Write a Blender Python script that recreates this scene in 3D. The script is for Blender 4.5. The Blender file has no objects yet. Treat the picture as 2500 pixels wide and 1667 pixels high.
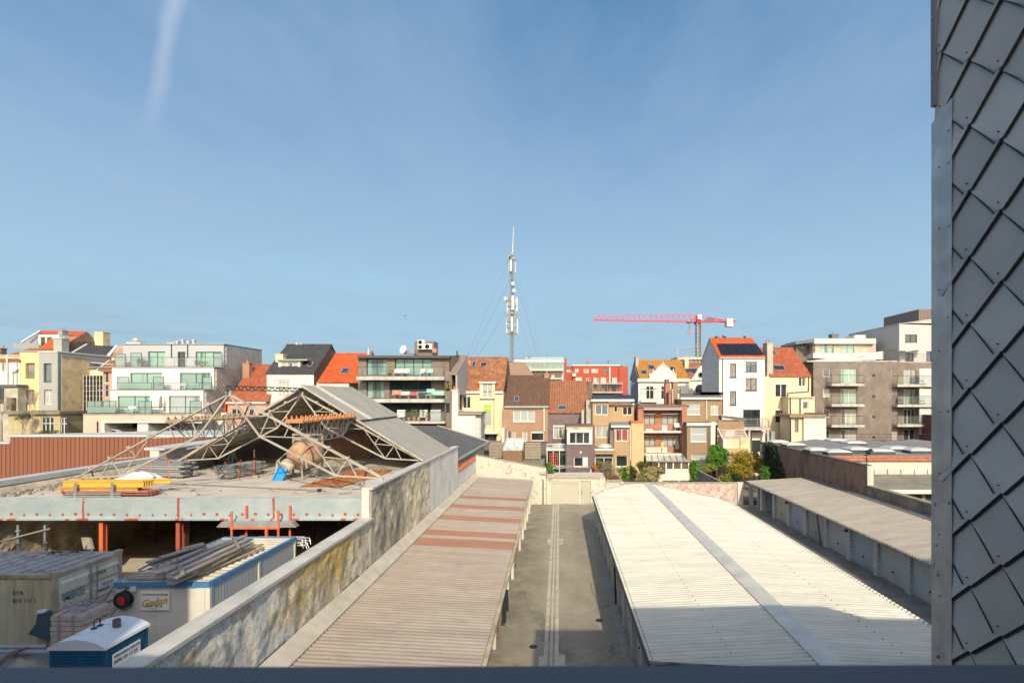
import bpy, math, random
from mathutils import Vector, noise as mnoise
rnd = random.Random(7)
F, H, CX, CY = 1319.0, 9.5, 1366.0, 969.0
sc = bpy.context.scene
COL = sc.collection
def P(px, py, Y):
    return Vector(((px-CX)*Y/F, Y, H-(py-CY)*Y/F))
def GZ(px, py, Z):
    Y = (H-Z)*F/(py-CY)
    return P(px, py, Y)
CR = {'R1':(0,780,.28912),'R2':(500,820,.21259),'R3':(850,800,.23384),'R4':(1350,750,.21259),'R5':(1350,920,.21259),
      'R6':(1700,740,.2551),'R8':(1100,980,.17007),'q5':(0,820,.16582),'q6':(1380,1000,.12755),'q7':(1560,980,.14456),
      'q8':(1840,1050,.19558),'c2':(400,920,.29762),'c3':(0,1250,.24878),'c4':(260,1240,.25507),'c5':(650,1080,.35714),
      'c6':(1200,1150,.32967),'c7':(1700,1040,.38272),'d1':(0,1020,.2381),'s5':(300,980,.17007),'s6':(640,1060,.13605),
      'an':(1150,530,.23585),'px':(0,0,1.0),'w4':(1130,1360,.17857)}
def K(c, u, v):
    o = CR[c]; return o[0]+u*o[2], o[1]+v*o[2]
def KP(c, u, v, Y):
    a, b = K(c, u, v); return P(a, b, Y)
def KZ(c, u, v, Z):
    a, b = K(c, u, v); return GZ(a, b, Z)

# ---------------------------------------------------------------- materials
MATS = {}
def newmat(name):
    m = bpy.data.materials.new(name); m.use_nodes = True
    nt = m.node_tree; b = nt.nodes['Principled BSDF']
    return m, nt, b
def N(nt, t, **kw):
    n = nt.nodes.new(t)
    for k, v in kw.items():
        if k in n.inputs.keys(): n.inputs[k].default_value = v
        else: setattr(n, k, v)
    return n
def L(nt, a, b): nt.links.new(a, b)
def c4(c): return (c[0], c[1], c[2], 1)
def mixc(nt, fac, a, b, mode='MIX'):
    n = nt.nodes.new('ShaderNodeMix'); n.data_type = 'RGBA'; n.blend_type = mode
    for s, v in ((0, fac), (6, a), (7, b)):
        if isinstance(v, (int, float)): n.inputs[s].default_value = v
        elif isinstance(v, tuple): n.inputs[s].default_value = c4(v) if len(v) == 3 else v
        else: L(nt, v, n.inputs[s])
    return n.outputs[2]
def mth(nt, op, a, b=None, c=None):
    n = nt.nodes.new('ShaderNodeMath'); n.operation = op
    for i, v in enumerate((a, b, c)):
        if v is None: continue
        if isinstance(v, (int, float)): n.inputs[i].default_value = v
        else: L(nt, v, n.inputs[i])
    return n.outputs[0]
def ramp(nt, fac, stops):
    n = nt.nodes.new('ShaderNodeValToRGB'); e = n.color_ramp.elements
    while len(e) < len(stops): e.new(.5)
    for i, (p, c) in enumerate(stops):
        e[i].position = p; e[i].color = c4(c) if isinstance(c, tuple) else (c, c, c, 1)
    L(nt, fac, n.inputs[0]); return n.outputs[0]
def objco(nt):
    return N(nt, 'ShaderNodeTexCoord').outputs['Object']
def scaled(nt, vec, s):
    n = nt.nodes.new('ShaderNodeMapping'); n.inputs['Scale'].default_value = s; L(nt, vec, n.inputs[0]); return n.outputs[0]
def nz(nt, vec, scale, detail=4, rough=.6, out='Fac'):
    n = N(nt, 'ShaderNodeTexNoise'); n.inputs['Scale'].default_value = scale; n.inputs['Detail'].default_value = detail
    n.inputs['Roughness'].default_value = rough; L(nt, vec, n.inputs['Vector']); return n.outputs[0 if out == 'Fac' else 1]
def bump(nt, b, h, strength=.4, dist=.02):
    n = N(nt, 'ShaderNodeBump'); n.inputs['Strength'].default_value = strength; n.inputs['Distance'].default_value = dist
    L(nt, h, n.inputs['Height']); L(nt, n.outputs[0], b.inputs['Normal'])
def wallco(nt):
    """(x+y, z, 0) so that one pattern runs over walls facing either way"""
    s = N(nt, 'ShaderNodeSeparateXYZ'); L(nt, objco(nt), s.inputs[0])
    c = N(nt, 'ShaderNodeCombineXYZ'); L(nt, mth(nt, 'ADD', s.outputs[0], s.outputs[1]), c.inputs[0]); L(nt, s.outputs[2], c.inputs[1])
    return c.outputs[0]

def plain(name, c, rough=.7, var=.12, scale=1.5, dirt=None, dirt_amt=.0, metal=0., bmp=0., streak=False, spec=.5):
    """paint / stucco / metal: colour with soft mottling, optional dirt patches, optional vertical rain streaks"""
    if name in MATS: return MATS[name]
    m, nt, b = newmat(name); co = objco(nt)
    n1 = nz(nt, co, scale, 5); dark = tuple(x*(1-var) for x in c); lite = tuple(min(1, x*(1+var)) for x in c)
    col = ramp(nt, n1, [(.3, dark), (.7, lite)])
    fine = nz(nt, co, scale*14, 3, .7)
    col = mixc(nt, mth(nt, 'MULTIPLY', fine, var*.9), col, tuple(x*.55 for x in c))
    if dirt:
        v = scaled(nt, co, (2.2, 2.2, .35)) if streak else co
        d = ramp(nt, nz(nt, v, 1.1 if not streak else 1.0, 6, .65), [(.46, 0.), (.68, 1.)])
        col = mixc(nt, mth(nt, 'MULTIPLY', d, dirt_amt), col, dirt)
    L(nt, col, b.inputs['Base Color']); b.inputs['Roughness'].default_value = rough; b.inputs['Metallic'].default_value = metal
    b.inputs['Specular IOR Level'].default_value = spec
    if bmp: bump(nt, b, nz(nt, co, scale*9, 6, .7), bmp, .03)
    MATS[name] = m; return m
def brick(name, c1, c2, mortar, bw=.22, bh=.075, ms=.012, dirt=None, dirt_amt=0., white=None, white_lo=.5, white_hi=.6, bmp=.5, wsc=1.3):
    if name in MATS: return MATS[name]
    m, nt, b = newmat(name); wc = wallco(nt); co = objco(nt)
    t = N(nt, 'ShaderNodeTexBrick'); L(nt, wc, t.inputs['Vector']); t.inputs['Scale'].default_value = 1
    t.inputs['Color1'].default_value = c4(c1); t.inputs['Color2'].default_value = c4(c2); t.inputs['Mortar'].default_value = c4(mortar)
    t.inputs['Brick Width'].default_value = bw; t.inputs['Row Height'].default_value = bh; t.inputs['Mortar Size'].default_value = ms
    col = t.outputs['Color']
    big = nz(nt, co, .7, 6, .6); med = nz(nt, scaled(nt, co, (4, 4, 9)), 1, 2, .5)
    col = mixc(nt, ramp(nt, big, [(.35, 0.), (.7, .45)]), col, tuple(x*.6 for x in c1))
    col = mixc(nt, ramp(nt, med, [(.3, 0.), (.75, .5)]), col, tuple(min(1, x*1.3) for x in c2))
    if dirt:
        col = mixc(nt, mth(nt, 'MULTIPLY', ramp(nt, nz(nt, scaled(nt, co, (1, 1, .6)), 1.1, 7, .7), [(.42, 0.), (.66, 1.)]), dirt_amt), col, dirt)
    if white:
        w = nz(nt, scaled(nt, co, (1, 1, 1)), wsc, 8, .75)
        w2 = mth(nt, 'ADD', w, mth(nt, 'MULTIPLY', nz(nt, scaled(nt, co, (5, 5, 13)), 1, 2), .16))
        col = mixc(nt, ramp(nt, mth(nt, 'SUBTRACT', w2, .08), [(white_lo, 0.), (white_hi, 1.)]), col, white)
    L(nt, col, b.inputs['Base Color']); b.inputs['Roughness'].default_value = .85
    bump(nt, b, mth(nt, 'ADD', mth(nt, 'MULTIPLY', t.outputs['Fac'], -1.), nz(nt, co, 30, 3)), bmp, .012)
    MATS[name] = m; return m
def tiles(name, c1, c2, moss=None, moss_amt=0., tw=.23, th=.34, bmp=.8, gap=.35):
    """pantiles on a slope that falls towards -y or +y: columns in x, rows up the slope"""
    if name in MATS: return MATS[name]
    m, nt, b = newmat(name); co = objco(nt)
    s = N(nt, 'ShaderNodeSeparateXYZ'); L(nt, co, s.inputs[0])
    c = N(nt, 'ShaderNodeCombineXYZ'); L(nt, s.outputs[0], c.inputs[0]); L(nt, mth(nt, 'MULTIPLY', s.outputs[2], 1.35), c.inputs[1])
    t = N(nt, 'ShaderNodeTexBrick'); L(nt, c.outputs[0], t.inputs['Vector']); t.offset = 0.; t.inputs['Scale'].default_value = 1
    t.inputs['Color1'].default_value = c4(c1); t.inputs['Color2'].default_value = c4(c2); t.inputs['Mortar'].default_value = c4(tuple(x*gap for x in c1))
    t.inputs['Brick Width'].default_value = tw; t.inputs['Row Height'].default_value = th; t.inputs['Mortar Size'].default_value = .026
    col = t.outputs['Color']
    col = mixc(nt, ramp(nt, nz(nt, scaled(nt, co, (1, 1, 1.6)), .9, 7, .7), [(.38, 0.), (.7, .65)]), col, tuple(x*.5 for x in c2))
    col = mixc(nt, ramp(nt, nz(nt, scaled(nt, co, (4.4, .3, 4.)), 1, 2, .5), [(.45, 0.), (.8, .5)]), col, tuple(min(1, x*1.35) for x in c1))
    if moss:
        col = mixc(nt, mth(nt, 'MULTIPLY', ramp(nt, nz(nt, co, 1.4, 7, .75), [(.45, 0.), (.65, 1.)]), moss_amt), col, moss)
    L(nt, col, b.inputs['Base Color']); b.inputs['Roughness'].default_value = .8
    wv = mth(nt, 'SINE', mth(nt, 'MULTIPLY', s.outputs[0], 6.2832/tw))
    fr = mth(nt, 'FRACT', mth(nt, 'MULTIPLY', s.outputs[2], 1.35/th))
    bump(nt, b, mth(nt, 'SUBTRACT', wv, mth(nt, 'MULTIPLY', fr, 1.2)), bmp, .02)
    MATS[name] = m; return m
def slates(name, c, size=.45):
    """diamond slates on a wall"""
    if name in MATS: return MATS[name]
    m, nt, b = newmat(name); wc = wallco(nt)
    s = N(nt, 'ShaderNodeSeparateXYZ'); L(nt, wc, s.inputs[0])
    a = mth(nt, 'DIVIDE', mth(nt, 'ADD', s.outputs[0], s.outputs[1]), size); d = mth(nt, 'DIVIDE', mth(nt, 'SUBTRACT', s.outputs[0], s.outputs[1]), size)
    fa = mth(nt, 'FRACT', a); fd = mth(nt, 'FRACT', d)
    line = mth(nt, 'MINIMUM', fa, mth(nt, 'SUBTRACT', 1., fd))
    cell = N(nt, 'ShaderNodeCombineXYZ'); L(nt, mth(nt, 'FLOOR', a), cell.inputs[0]); L(nt, mth(nt, 'FLOOR', d), cell.inputs[1])
    wn = N(nt, 'ShaderNodeTexWhiteNoise'); L(nt, cell.outputs[0], wn.inputs['Vector'])
    col = ramp(nt, wn.outputs['Value'], [(0., tuple(x*.88 for x in c)), (1., tuple(x*1.1 for x in c))])
    col = mixc(nt, ramp(nt, line, [(0., 1.), (.1, 1.), (.17, 0.)]), col, tuple(x*.4 for x in c))
    L(nt, col, b.inputs['Base Color']); b.inputs['Roughness'].default_value = .55
    MATS[name] = m; return m
def ribbed(name, c, axis=0, pitch=.25, duty=.14, dark=.45, rough=.5, dirt=None, amt=0., metal=0.):
    """sheet with folded ribs; the ribs are grooves of the sheet's own shape (bump) with a darker seam"""
    if name in MATS: return MATS[name]
    m, nt, b = newmat(name); co = objco(nt)
    s = N(nt, 'ShaderNodeSeparateXYZ'); L(nt, co, s.inputs[0])
    src = s.outputs[axis] if axis < 3 else mth(nt, 'ADD', s.outputs[0], s.outputs[1])
    fr = mth(nt, 'FRACT', mth(nt, 'DIVIDE', src, pitch))
    g = ramp(nt, fr, [(0., 1.), (duty*.5, 1.), (duty, 0.)])
    cell = N(nt, 'ShaderNodeTexWhiteNoise'); cell.noise_dimensions = '1D'; L(nt, mth(nt, 'FLOOR', mth(nt, 'DIVIDE', src, pitch)), cell.inputs['W'])
    col = ramp(nt, cell.outputs['Value'], [(0., tuple(x*.92 for x in c)), (1., tuple(min(1, x*1.07) for x in c))])
    col = mixc(nt, mth(nt, 'MULTIPLY', nz(nt, co, 1.2, 6), .35), col, tuple(x*.7 for x in c))
    if dirt:
        col = mixc(nt, mth(nt, 'MULTIPLY', ramp(nt, nz(nt, scaled(nt, co, (2, 2, .5)), 1.4, 7, .7), [(.45, 0.), (.7, 1.)]), amt), col, dirt)
    col = mixc(nt, g, col, tuple(x*dark for x in c))
    L(nt, col, b.inputs['Base Color']); b.inputs['Roughness'].default_value = rough; b.inputs['Metallic'].default_value = metal
    bump(nt, b, g, .5, .03)
    MATS[name] = m; return m
def glass(name, c, rough=.06, curtain=None, coat=.6, pitch=.16, spec=.55):
    """a pane with what hangs behind it: dark room, blind or pleated curtain"""
    if name in MATS: return MATS[name]
    m, nt, b = newmat(name); co = objco(nt)
    n = nz(nt, co, .55, 2)
    col = ramp(nt, n, [(.35, tuple(x*.6 for x in c)), (.65, tuple(min(1, x*1.35) for x in c))])
    if curtain:
        s = N(nt, 'ShaderNodeSeparateXYZ'); L(nt, co, s.inputs[0])
        w = mth(nt, 'SINE', mth(nt, 'ADD', mth(nt, 'MULTIPLY', s.outputs[0], 6.28/pitch), mth(nt, 'MULTIPLY', nz(nt, co, 2, 2), 6.)))
        cc = mixc(nt, mth(nt, 'MULTIPLY_ADD', w, .5, .5), tuple(x*.72 for x in curtain), curtain)
        col = mixc(nt, ramp(nt, nz(nt, scaled(nt, co, (1, 1, .1)), .9, 1), [(.36, 0.), (.4, 1.)]), col, cc)
    L(nt, col, b.inputs['Base Color']); b.inputs['Roughness'].default_value = rough if not curtain else .35
    b.inputs['Coat Weight'].default_value = coat; b.inputs['Coat Roughness'].default_value = .03
    b.inputs['Specular IOR Level'].default_value = spec
    MATS[name] = m; return m
def leafmat(name, c, c2, trans=.25):
    if name in MATS: return MATS[name]
    m, nt, b = newmat(name); co = objco(nt)
    g = N(nt, 'ShaderNodeObjectInfo')
    col = mixc(nt, ramp(nt, nz(nt, co, 3.5, 3), [(.3, 0.), (.7, 1.)]), c, c2)
    col = mixc(nt, mth(nt, 'MULTIPLY', nz(nt, co, 25, 1), .5), col, tuple(x*.5 for x in c))
    L(nt, col, b.inputs['Base Color']); b.inputs['Roughness'].default_value = .6
    b.inputs['Subsurface Weight'].default_value = 0.
    tr = N(nt, 'ShaderNodeBsdfTranslucent'); L(nt, col, tr.inputs[0])
    mx = N(nt, 'ShaderNodeMixShader'); mx.inputs[0].default_value = trans
    L(nt, b.outputs[0], mx.inputs[1]); L(nt, tr.outputs[0], mx.inputs[2])
    L(nt, mx.outputs[0], nt.nodes['Material Output'].inputs[0])
    MATS[name] = m; return m
def clearglass(name, tint=(.75, .85, .82), alpha=.35):
    if name in MATS: return MATS[name]
    m, nt, b = newmat(name)
    b.inputs['Base Color'].default_value = c4(tint); b.inputs['Roughness'].default_value = .08
    b.inputs['Alpha'].default_value = alpha
    MATS[name] = m; return m

# ---------------------------------------------------------------- mesh builder
class MB:
    def __init__(s): s.v = []; s.f = []; s.mi = []
    def add(s, vs, fs, mi=0):
        o = len(s.v); s.v += [Vector(p) for p in vs]; s.f += [tuple(i+o for i in f) for f in fs]; s.mi += [mi]*len(fs); return s
    def box(s, x0, x1, y0, y1, z0, z1, mi=0):
        if x0 > x1: x0, x1 = x1, x0
        if y0 > y1: y0, y1 = y1, y0
        if z0 > z1: z0, z1 = z1, z0
        return s.add([(x0,y0,z0),(x1,y0,z0),(x1,y1,z0),(x0,y1,z0),(x0,y0,z1),(x1,y0,z1),(x1,y1,z1),(x0,y1,z1)],
                     [(0,3,2,1),(4,5,6,7),(0,1,5,4),(1,2,6,5),(2,3,7,6),(3,0,4,7)], mi)
    def prism(s, pts, d, mi=0):
        """polygon swept by vector d"""
        n = len(pts); d = Vector(d); a = [Vector(p) for p in pts]; vs = a+[p+d for p in a]
        nrm = Vector((0,0,0))
        for i in range(n): nrm += a[i].cross(a[(i+1) % n])
        flip = nrm.dot(d) > 0
        fs = [tuple(range(n)), tuple(range(2*n-1, n-1, -1))]+[(i, i+n, (i+1) % n+n, (i+1) % n) for i in range(n)]
        if flip: fs = [tuple(reversed(f)) for f in fs]
        return s.add(vs, fs, mi)
    def quad(s, a, b, c, d, mi=0): return s.add([a,b,c,d], [(0,1,2,3)], mi)
    def tube(s, p, q, r, n=6, r2=None, mi=0, cap=True):
        p = Vector(p); q = Vector(q); d = q-p
        if d.length < 1e-6: return s
        z = d.normalized(); x = z.orthogonal().normalized(); y = z.cross(x); r2 = r if r2 is None else r2
        vs = []
        for k in range(n):
            a = 2*math.pi*(k+.5)/n; e = x*math.cos(a)+y*math.sin(a); vs += [p+e*r, q+e*r2]
        fs = [(2*k, 2*((k+1) % n), 2*((k+1) % n)+1, 2*k+1) for k in range(n)]
        if cap: fs += [tuple(2*k for k in reversed(range(n))), tuple(2*k+1 for k in range(n))]
        return s.add(vs, fs, mi)
    def path(s, pts, r, n=6):
        for a, b in zip(pts, pts[1:]): s.tube(a, b, r, n)
        return s
    def bar(s, p, q, w, h, up=(0,0,1), mi=0):
        """rectangular bar, w across, h along up"""
        p = Vector(p); q = Vector(q); z = (q-p).normalized(); u = Vector(up); x = z.cross(u)
        if x.length < 1e-4: x = z.orthogonal()
        x.normalize(); y = x.cross(z).normalized(); x = x*(w/2); y = y*(h/2)
        vs = [p-x-y, p+x-y, p+x+y, p-x+y, q-x-y, q+x-y, q+x+y, q-x+y]
        return s.add(vs, [(0,1,2,3),(7,6,5,4),(0,4,5,1),(1,5,6,2),(2,6,7,3),(3,7,4,0)], mi)
    def lathe(s, prof, n=12, c=(0,0,0), axis=None, mi=0):
        """(r, h) profile turned about axis through c"""
        c = Vector(c); z = Vector(axis or (0,0,1)).normalized(); x = z.orthogonal().normalized(); y = z.cross(x); vs = []; fs = []
        for r, h in prof:
            for k in range(n):
                a = 2*math.pi*k/n; vs.append(c+z*h+(x*math.cos(a)+y*math.sin(a))*r)
        for j in range(len(prof)-1):
            for k in range(n): fs.append((j*n+k, j*n+(k+1) % n, (j+1)*n+(k+1) % n, (j+1)*n+k))
        fs += [tuple(reversed(range(n))), tuple((len(prof)-1)*n+k for k in range(n))]
        return s.add(vs, fs, mi)
    def build(s, name, mat, parent=None, at=None, smooth=False):
        me = bpy.data.meshes.new(name)
        if parent is not None: org = Vector(parent['_o'])
        elif at is not None: org = Vector(at)
        else:
            xs = [p.x for p in s.v]; ys = [p.y for p in s.v]; org = Vector(((min(xs)+max(xs))/2, (min(ys)+max(ys))/2, min(p.z for p in s.v)))
        me.from_pydata([p-org for p in s.v], [], s.f)
        for m in (mat if isinstance(mat, (list, tuple)) else [mat]): me.materials.append(m)
        if isinstance(mat, (list, tuple)):
            me.polygons.foreach_set('material_index', s.mi)
        if smooth: me.polygons.foreach_set('use_smooth', [True]*len(me.polygons))
        o = bpy.data.objects.new(name, me); COL.objects.link(o); o['_o'] = tuple(org)
        if parent is not None: o.parent = parent
        else: o.location = org
        return o
def tag(o, label, cat, group=None, kind=None):
    if label: o['label'] = label
    if cat: o['category'] = cat
    if group: o['group'] = group
    if kind: o['kind'] = kind
    return o
def thing(name, label, cat, at, group=None):
    o = bpy.data.objects.new(name, None); COL.objects.link(o); o.location = at; o['_o'] = tuple(at); o.empty_display_size = .3
    return tag(o, label, cat, group)
def struct(mb, name, mat, smooth=False):
    o = mb.build(name, mat, smooth=smooth); o['kind'] = 'structure'; return o
def copy_thing(root, delta, label=None):
    r = root.copy(); COL.objects.link(r); r.location = Vector(root.location)+Vector(delta)
    if label: r['label'] = label
    for ch in list(root.children):
        c = ch.copy(); COL.objects.link(c); c.parent = r
        for g in list(ch.children):
            d = g.copy(); COL.objects.link(d); d.parent = c
    return r

# ---------------------------------------------------------------- house kit
def frame_ring(mb, X0, X1, Z0, Z1, y0, y1, t):
    mb.box(X0, X1, y0, y1, Z1-t, Z1); mb.box(X0, X1, y0, y1, Z0, Z0+t)
    mb.box(X0, X0+t, y0, y1, Z0+t, Z1-t); mb.box(X1-t, X1, y0, y1, Z0+t, Z1-t)
def window(parent, Y, r, style, rec=.14):
    """r: pixel rectangle on plane Y. style: frame letter, number of lights, pane letter, optional t (transom), s (sill), l (lintel)"""
    a = P(r[0], r[3], Y); b = P(r[2], r[1], Y)
    X0, X1, Z0, Z1 = a.x, b.x, a.z, b.z
    fm = {'w':M_WF, 'g':M_GF, 'k':M_KF, 'a':M_AL, 'm':M_BR}[style[0]]; n = int(style[1]); pm = PANES[style[2]]; ex = style[3:]
    t = .075 if (X1-X0) > .5 else .05
    mb = MB(); yf = Y+rec-.05; yb = Y+rec+.03
    frame_ring(mb, X0, X1, Z0, Z1, yf, yb, t)
    for k in range(1, n):
        x = X0+(X1-X0)*k/n; mb.box(x-t*.55, x+t*.55, yf, yb, Z0+t, Z1-t)
    if 't' in ex:
        zt = Z0+(Z1-Z0)*.7
        for k in range(n):
            xa = X0+(X1-X0)*k/n+t*.56; xb = X0+(X1-X0)*(k+1)/n-t*.56; mb.box(xa, xb, yf, yb, zt-t*.5, zt+t*.5)
    if 'h' in ex:
        zt = (Z0+Z1)/2
        for k in range(n):
            xa = X0+(X1-X0)*k/n+t*.56; xb = X0+(X1-X0)*(k+1)/n-t*.56; mb.box(xa, xb, yf, yb, zt-t*.5, zt+t*.5)
    w = mb.build('window', fm, parent)
    g = MB(); g.box(X0+t*.5, X1-t*.5, Y+rec-.012, Y+rec+.005, Z0+t*.5, Z1-t*.5)
    g.build('pane', pm, w)
    if 's' in ex:
        MB().box(X0-.06, X1+.06, Y-.06, Y+rec-.052, Z0-.07, Z0-.003).build('sill', M_SILL if 'D' not in ex else M_GF, w)
    if 'b' in ex:   # roller box over the window
        MB().box(X0-.02, X1+.02, Y-.05, Y+rec-.055, Z1-.02, Z1+.17).build('shutter_box', M_WF, w)
    return w
def wall_front(mb, Y, X0, X1, Z0, Z1, holes, depth=.16):
    xs = sorted({X0, X1, *[max(X0, min(X1, h[0])) for h in holes], *[max(X0, min(X1, h[1])) for h in holes]})
    zs = sorted({Z0, Z1, *[max(Z0, min(Z1, h[2])) for h in holes], *[max(Z0, min(Z1, h[3])) for h in holes]})
    for i in range(len(xs)-1):
        for j in range(len(zs)-1):
            cx = (xs[i]+xs[i+1])/2; cz = (zs[j]+zs[j+1])/2
            if any(h[0] < cx < h[1] and h[2] < cz < h[3] for h in holes): continue
            mb.quad((xs[i],Y,zs[j]), (xs[i+1],Y,zs[j]), (xs[i+1],Y,zs[j+1]), (xs[i],Y,zs[j+1]))
    for a, b, c, d in holes:
        y = Y+depth
        mb.quad((a,Y,c), (a,y,c), (a,y,d), (a,Y,d)); mb.quad((b,y,c), (b,Y,c), (b,Y,d), (b,y,d))
        mb.quad((a,Y,d), (a,y,d), (b,y,d), (b,Y,d)); mb.quad((a,y,c), (a,Y,c), (b,Y,c), (b,y,c))
        mb.quad((a,y,c), (b,y,c), (b,y,d), (a,y,d))
def block(parent, name, mat, Y, x0, x1, yt, yb, depth, wins=(), crop='px', wcrop=None, bottom=None, rec=.14):
    """a rectangular volume whose front stands on plane Y (pixel rectangle in crop), with window openings"""
    a = KP(crop, x0, yb, Y); b = KP(crop, x1, yt, Y)
    Z0 = a.z if bottom is None else bottom
    holes = []; rects = []
    for w in wins:
        cr = wcrop or crop
        p, q = K(cr, w[0], w[1]), K(cr, w[2], w[3]); r = (p[0], p[1], q[0], q[1]); rects.append((r, w[4]))
        u = P(r[0], r[3], Y); v = P(r[2], r[1], Y); holes.append((u.x, v.x, u.z, v.z))
    mb = MB(); wall_front(mb, Y, a.x, b.x, Z0, b.z, holes, rec+.02)
    y1 = Y+depth; X0, X1, Z1 = a.x, b.x, b.z
    mb.quad((X1,Y,Z0), (X1,y1,Z0), (X1,y1,Z1), (X1,Y,Z1)); mb.quad((X0,y1,Z0), (X0,Y,Z0), (X0,Y,Z1), (X0,y1,Z1))
    mb.quad((X0,Y,Z1), (X1,Y,Z1), (X1,y1,Z1), (X0,y1,Z1)); mb.quad((X1,y1,Z0), (X0,y1,Z0), (X0,y1,Z1), (X1,y1,Z1))
    o = mb.build(name, mat, parent)
    for r, s in rects: window(parent, Y, r, s, rec)
    return o, (X0, X1, Z0, Z1)
def gable(parent, X0, X1, Yf, Ze, Zr, run, rmat, wmat, over=.12, th=.12, back=None, ends=True):
    """saddle roof, ridge along x"""
    back = run if back is None else back
    mb = MB(); sl = (Zr-Ze)/run; yo = .18
    mb.prism([(X0-over,Yf-yo,Ze-yo*sl), (X1+over,Yf-yo,Ze-yo*sl), (X1+over,Yf+run,Zr), (X0-over,Yf+run,Zr)], (0,0,th))
    mb.prism([(X0-over,Yf+run,Zr), (X1+over,Yf+run,Zr), (X1+over,Yf+run+back,Ze), (X0-over,Yf+run+back,Ze)], (0,0,th))
    # ridge tiles
    mb.tube((X0-over,Yf+run,Zr+th), (X1+over,Yf+run,Zr+th), .1, 6)
    r = mb.build('roof', rmat, parent)
    for x in ((X0, X1-.02) if ends else ()): MB().prism([(x,Yf,Ze), (x,Yf+run,Zr-.01), (x,Yf+run+back,Ze)], (.02,0,0)).build('gable', wmat, parent)
    return r
def skylight(parent, roofobj, p, w, h, slope, mat=None):
    """roof window lying on a slope at world point p (centre); slope = dz/dy"""
    u = Vector((0, 1, slope)).normalized(); n = Vector((0, -slope, 1)).normalized(); x = Vector((1,0,0)); p = Vector(p)+n*.16
    mb = MB()
    for s in (-1, 1):
        mb.bar(p+x*(s*w/2)-u*(h/2), p+x*(s*w/2)+u*(h/2), .09, .1, n)
        mb.bar(p+u*(s*h/2)-x*(w/2-.05), p+u*(s*h/2)+x*(w/2-.05), .09, .1, n)
    f = mb.build('skylight', M_ALU, parent)
    q = MB(); q.prism([p-x*(w/2)-u*(h/2), p+x*(w/2)-u*(h/2), p+x*(w/2)+u*(h/2), p-x*(w/2)+u*(h/2)], -n*.03)
    q.build('pane', mat or PANES['d'], f); return f
def chimney(parent, X0, X1, Y0, Y1, Z0, Z1, mat, pots=2, cap=True):
    mb = MB(); mb.box(X0, X1, Y0, Y1, Z0, Z1)
    if cap: mb.box(X0-.06, X1+.06, Y0-.06, Y1+.06, Z1+.001, Z1+.1)
    c = mb.build('chimney', mat, parent)
    for k in range(pots):
        x = X0+(X1-X0)*(k+.5)/pots
        MB().lathe([(.11,0),(.12,.08),(.09,.3),(.12,.34),(.12,.38)], 8, (x,(Y0+Y1)/2,Z1+.1)).build('chimney_pot', M_POT, c)
    return c
def railing(parent, pts, h, mat, name='railing', step=.12, glassmat=None, r=.018, rails=()):
    """posts, top rail and bars (or glass) along a polyline"""
    mb = MB(); g = MB(); up = Vector((0,0,h))
    for a, b in zip(pts, pts[1:]):
        a = Vector(a); b = Vector(b); mb.tube(a+up, b+up, r*1.3, 5); mb.tube(a+Vector((0,0,.08)), b+Vector((0,0,.08)), r, 5)
        for z in rails: mb.tube(a+Vector((0,0,h*z)), b+Vector((0,0,h*z)), r*.8, 5)
        n = max(1, int((b-a).length/step))
        for k in range(n+1): p = a+(b-a)*(k/n); mb.tube(p, p+up, r if k in (0, n) else r*.7, 5)
        if glassmat: g.prism([a+Vector((0,0,.1)), b+Vector((0,0,.1)), b+Vector((0,0,h-.03)), a+Vector((0,0,h-.03))], (b-a).cross(Vector((0,0,1))).normalized()*.012)
    o = mb.build(name, mat, parent)
    if glassmat: g.build('glass_panel', glassmat, o)
    return o

# ---------------------------------------------------------------- shared materials
M_WF = plain('white_frame', (.62,.6,.54), .4, .04)
M_GF = plain('grey_frame', (.09,.1,.105), .45, .08)
M_KF = plain('black_frame', (.02,.025,.025), .4, .1)
M_AL = plain('teal_frame', (.035,.075,.075), .35, .1)
M_BR = plain('brown_frame', (.14,.1,.075), .5, .1)
M_ALU = plain('zinc_frame', (.4,.42,.43), .4, .1, metal=.6)
M_SILL = plain('stone_sill', (.5,.48,.44), .8, .1)
M_POT = plain('clay_pot', (.4,.18,.1), .8, .15)
PANES = {'d': glass('dark_pane', (.03,.035,.04)), 'e': glass('sky_pane', (.14,.17,.19)),
         'c': glass('curtain_pane', (.06,.07,.07), curtain=(.4,.4,.36)), 'g': glass('green_pane', (.09,.17,.14), curtain=(.28,.43,.35)),
         'G': glass('teal_pane', (.06,.12,.11), curtain=(.2,.34,.29)), 'b': glass('blind_pane', (.25,.27,.26), curtain=(.38,.42,.41), pitch=.1),
         'n': glass('green_dark_pane', (.02,.04,.04)), 'r': glass('red_curtain_pane', (.08,.03,.025), curtain=(.3,.07,.06)),
         'l': glass('lime_blind_pane', (.35,.5,.08), rough=.4), 's': glass('shutter_pane', (.2,.19,.17), rough=.6, coat=.1, spec=.2), 'u': glass('navy_pane', (.035,.055,.11))}
CLR = clearglass('balcony_glass', (.4,.55,.5), .3)
CLR2 = clearglass('clear_glass', (.3,.35,.34), .07)
M_DARKM = plain('dark_metal', (.035,.037,.04), .45, .15, metal=.4)
M_GALV = plain('galvanised_steel', (.42,.43,.43), .42, .18, 4, metal=.5)
M_CONC = plain('concrete', (.43,.41,.37), .85, .14, 1.2, dirt=(.16,.15,.13), dirt_amt=.5, streak=True, bmp=.15)
M_BITU = plain('bitumen', (.075,.078,.08), .75, .25, .8, dirt=(.2,.19,.17), dirt_amt=.5)
M_WSTUC = plain('white_stucco', (.62,.585,.5), .85, .05, .8, dirt=(.5,.47,.4), dirt_amt=.25, streak=True)
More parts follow.
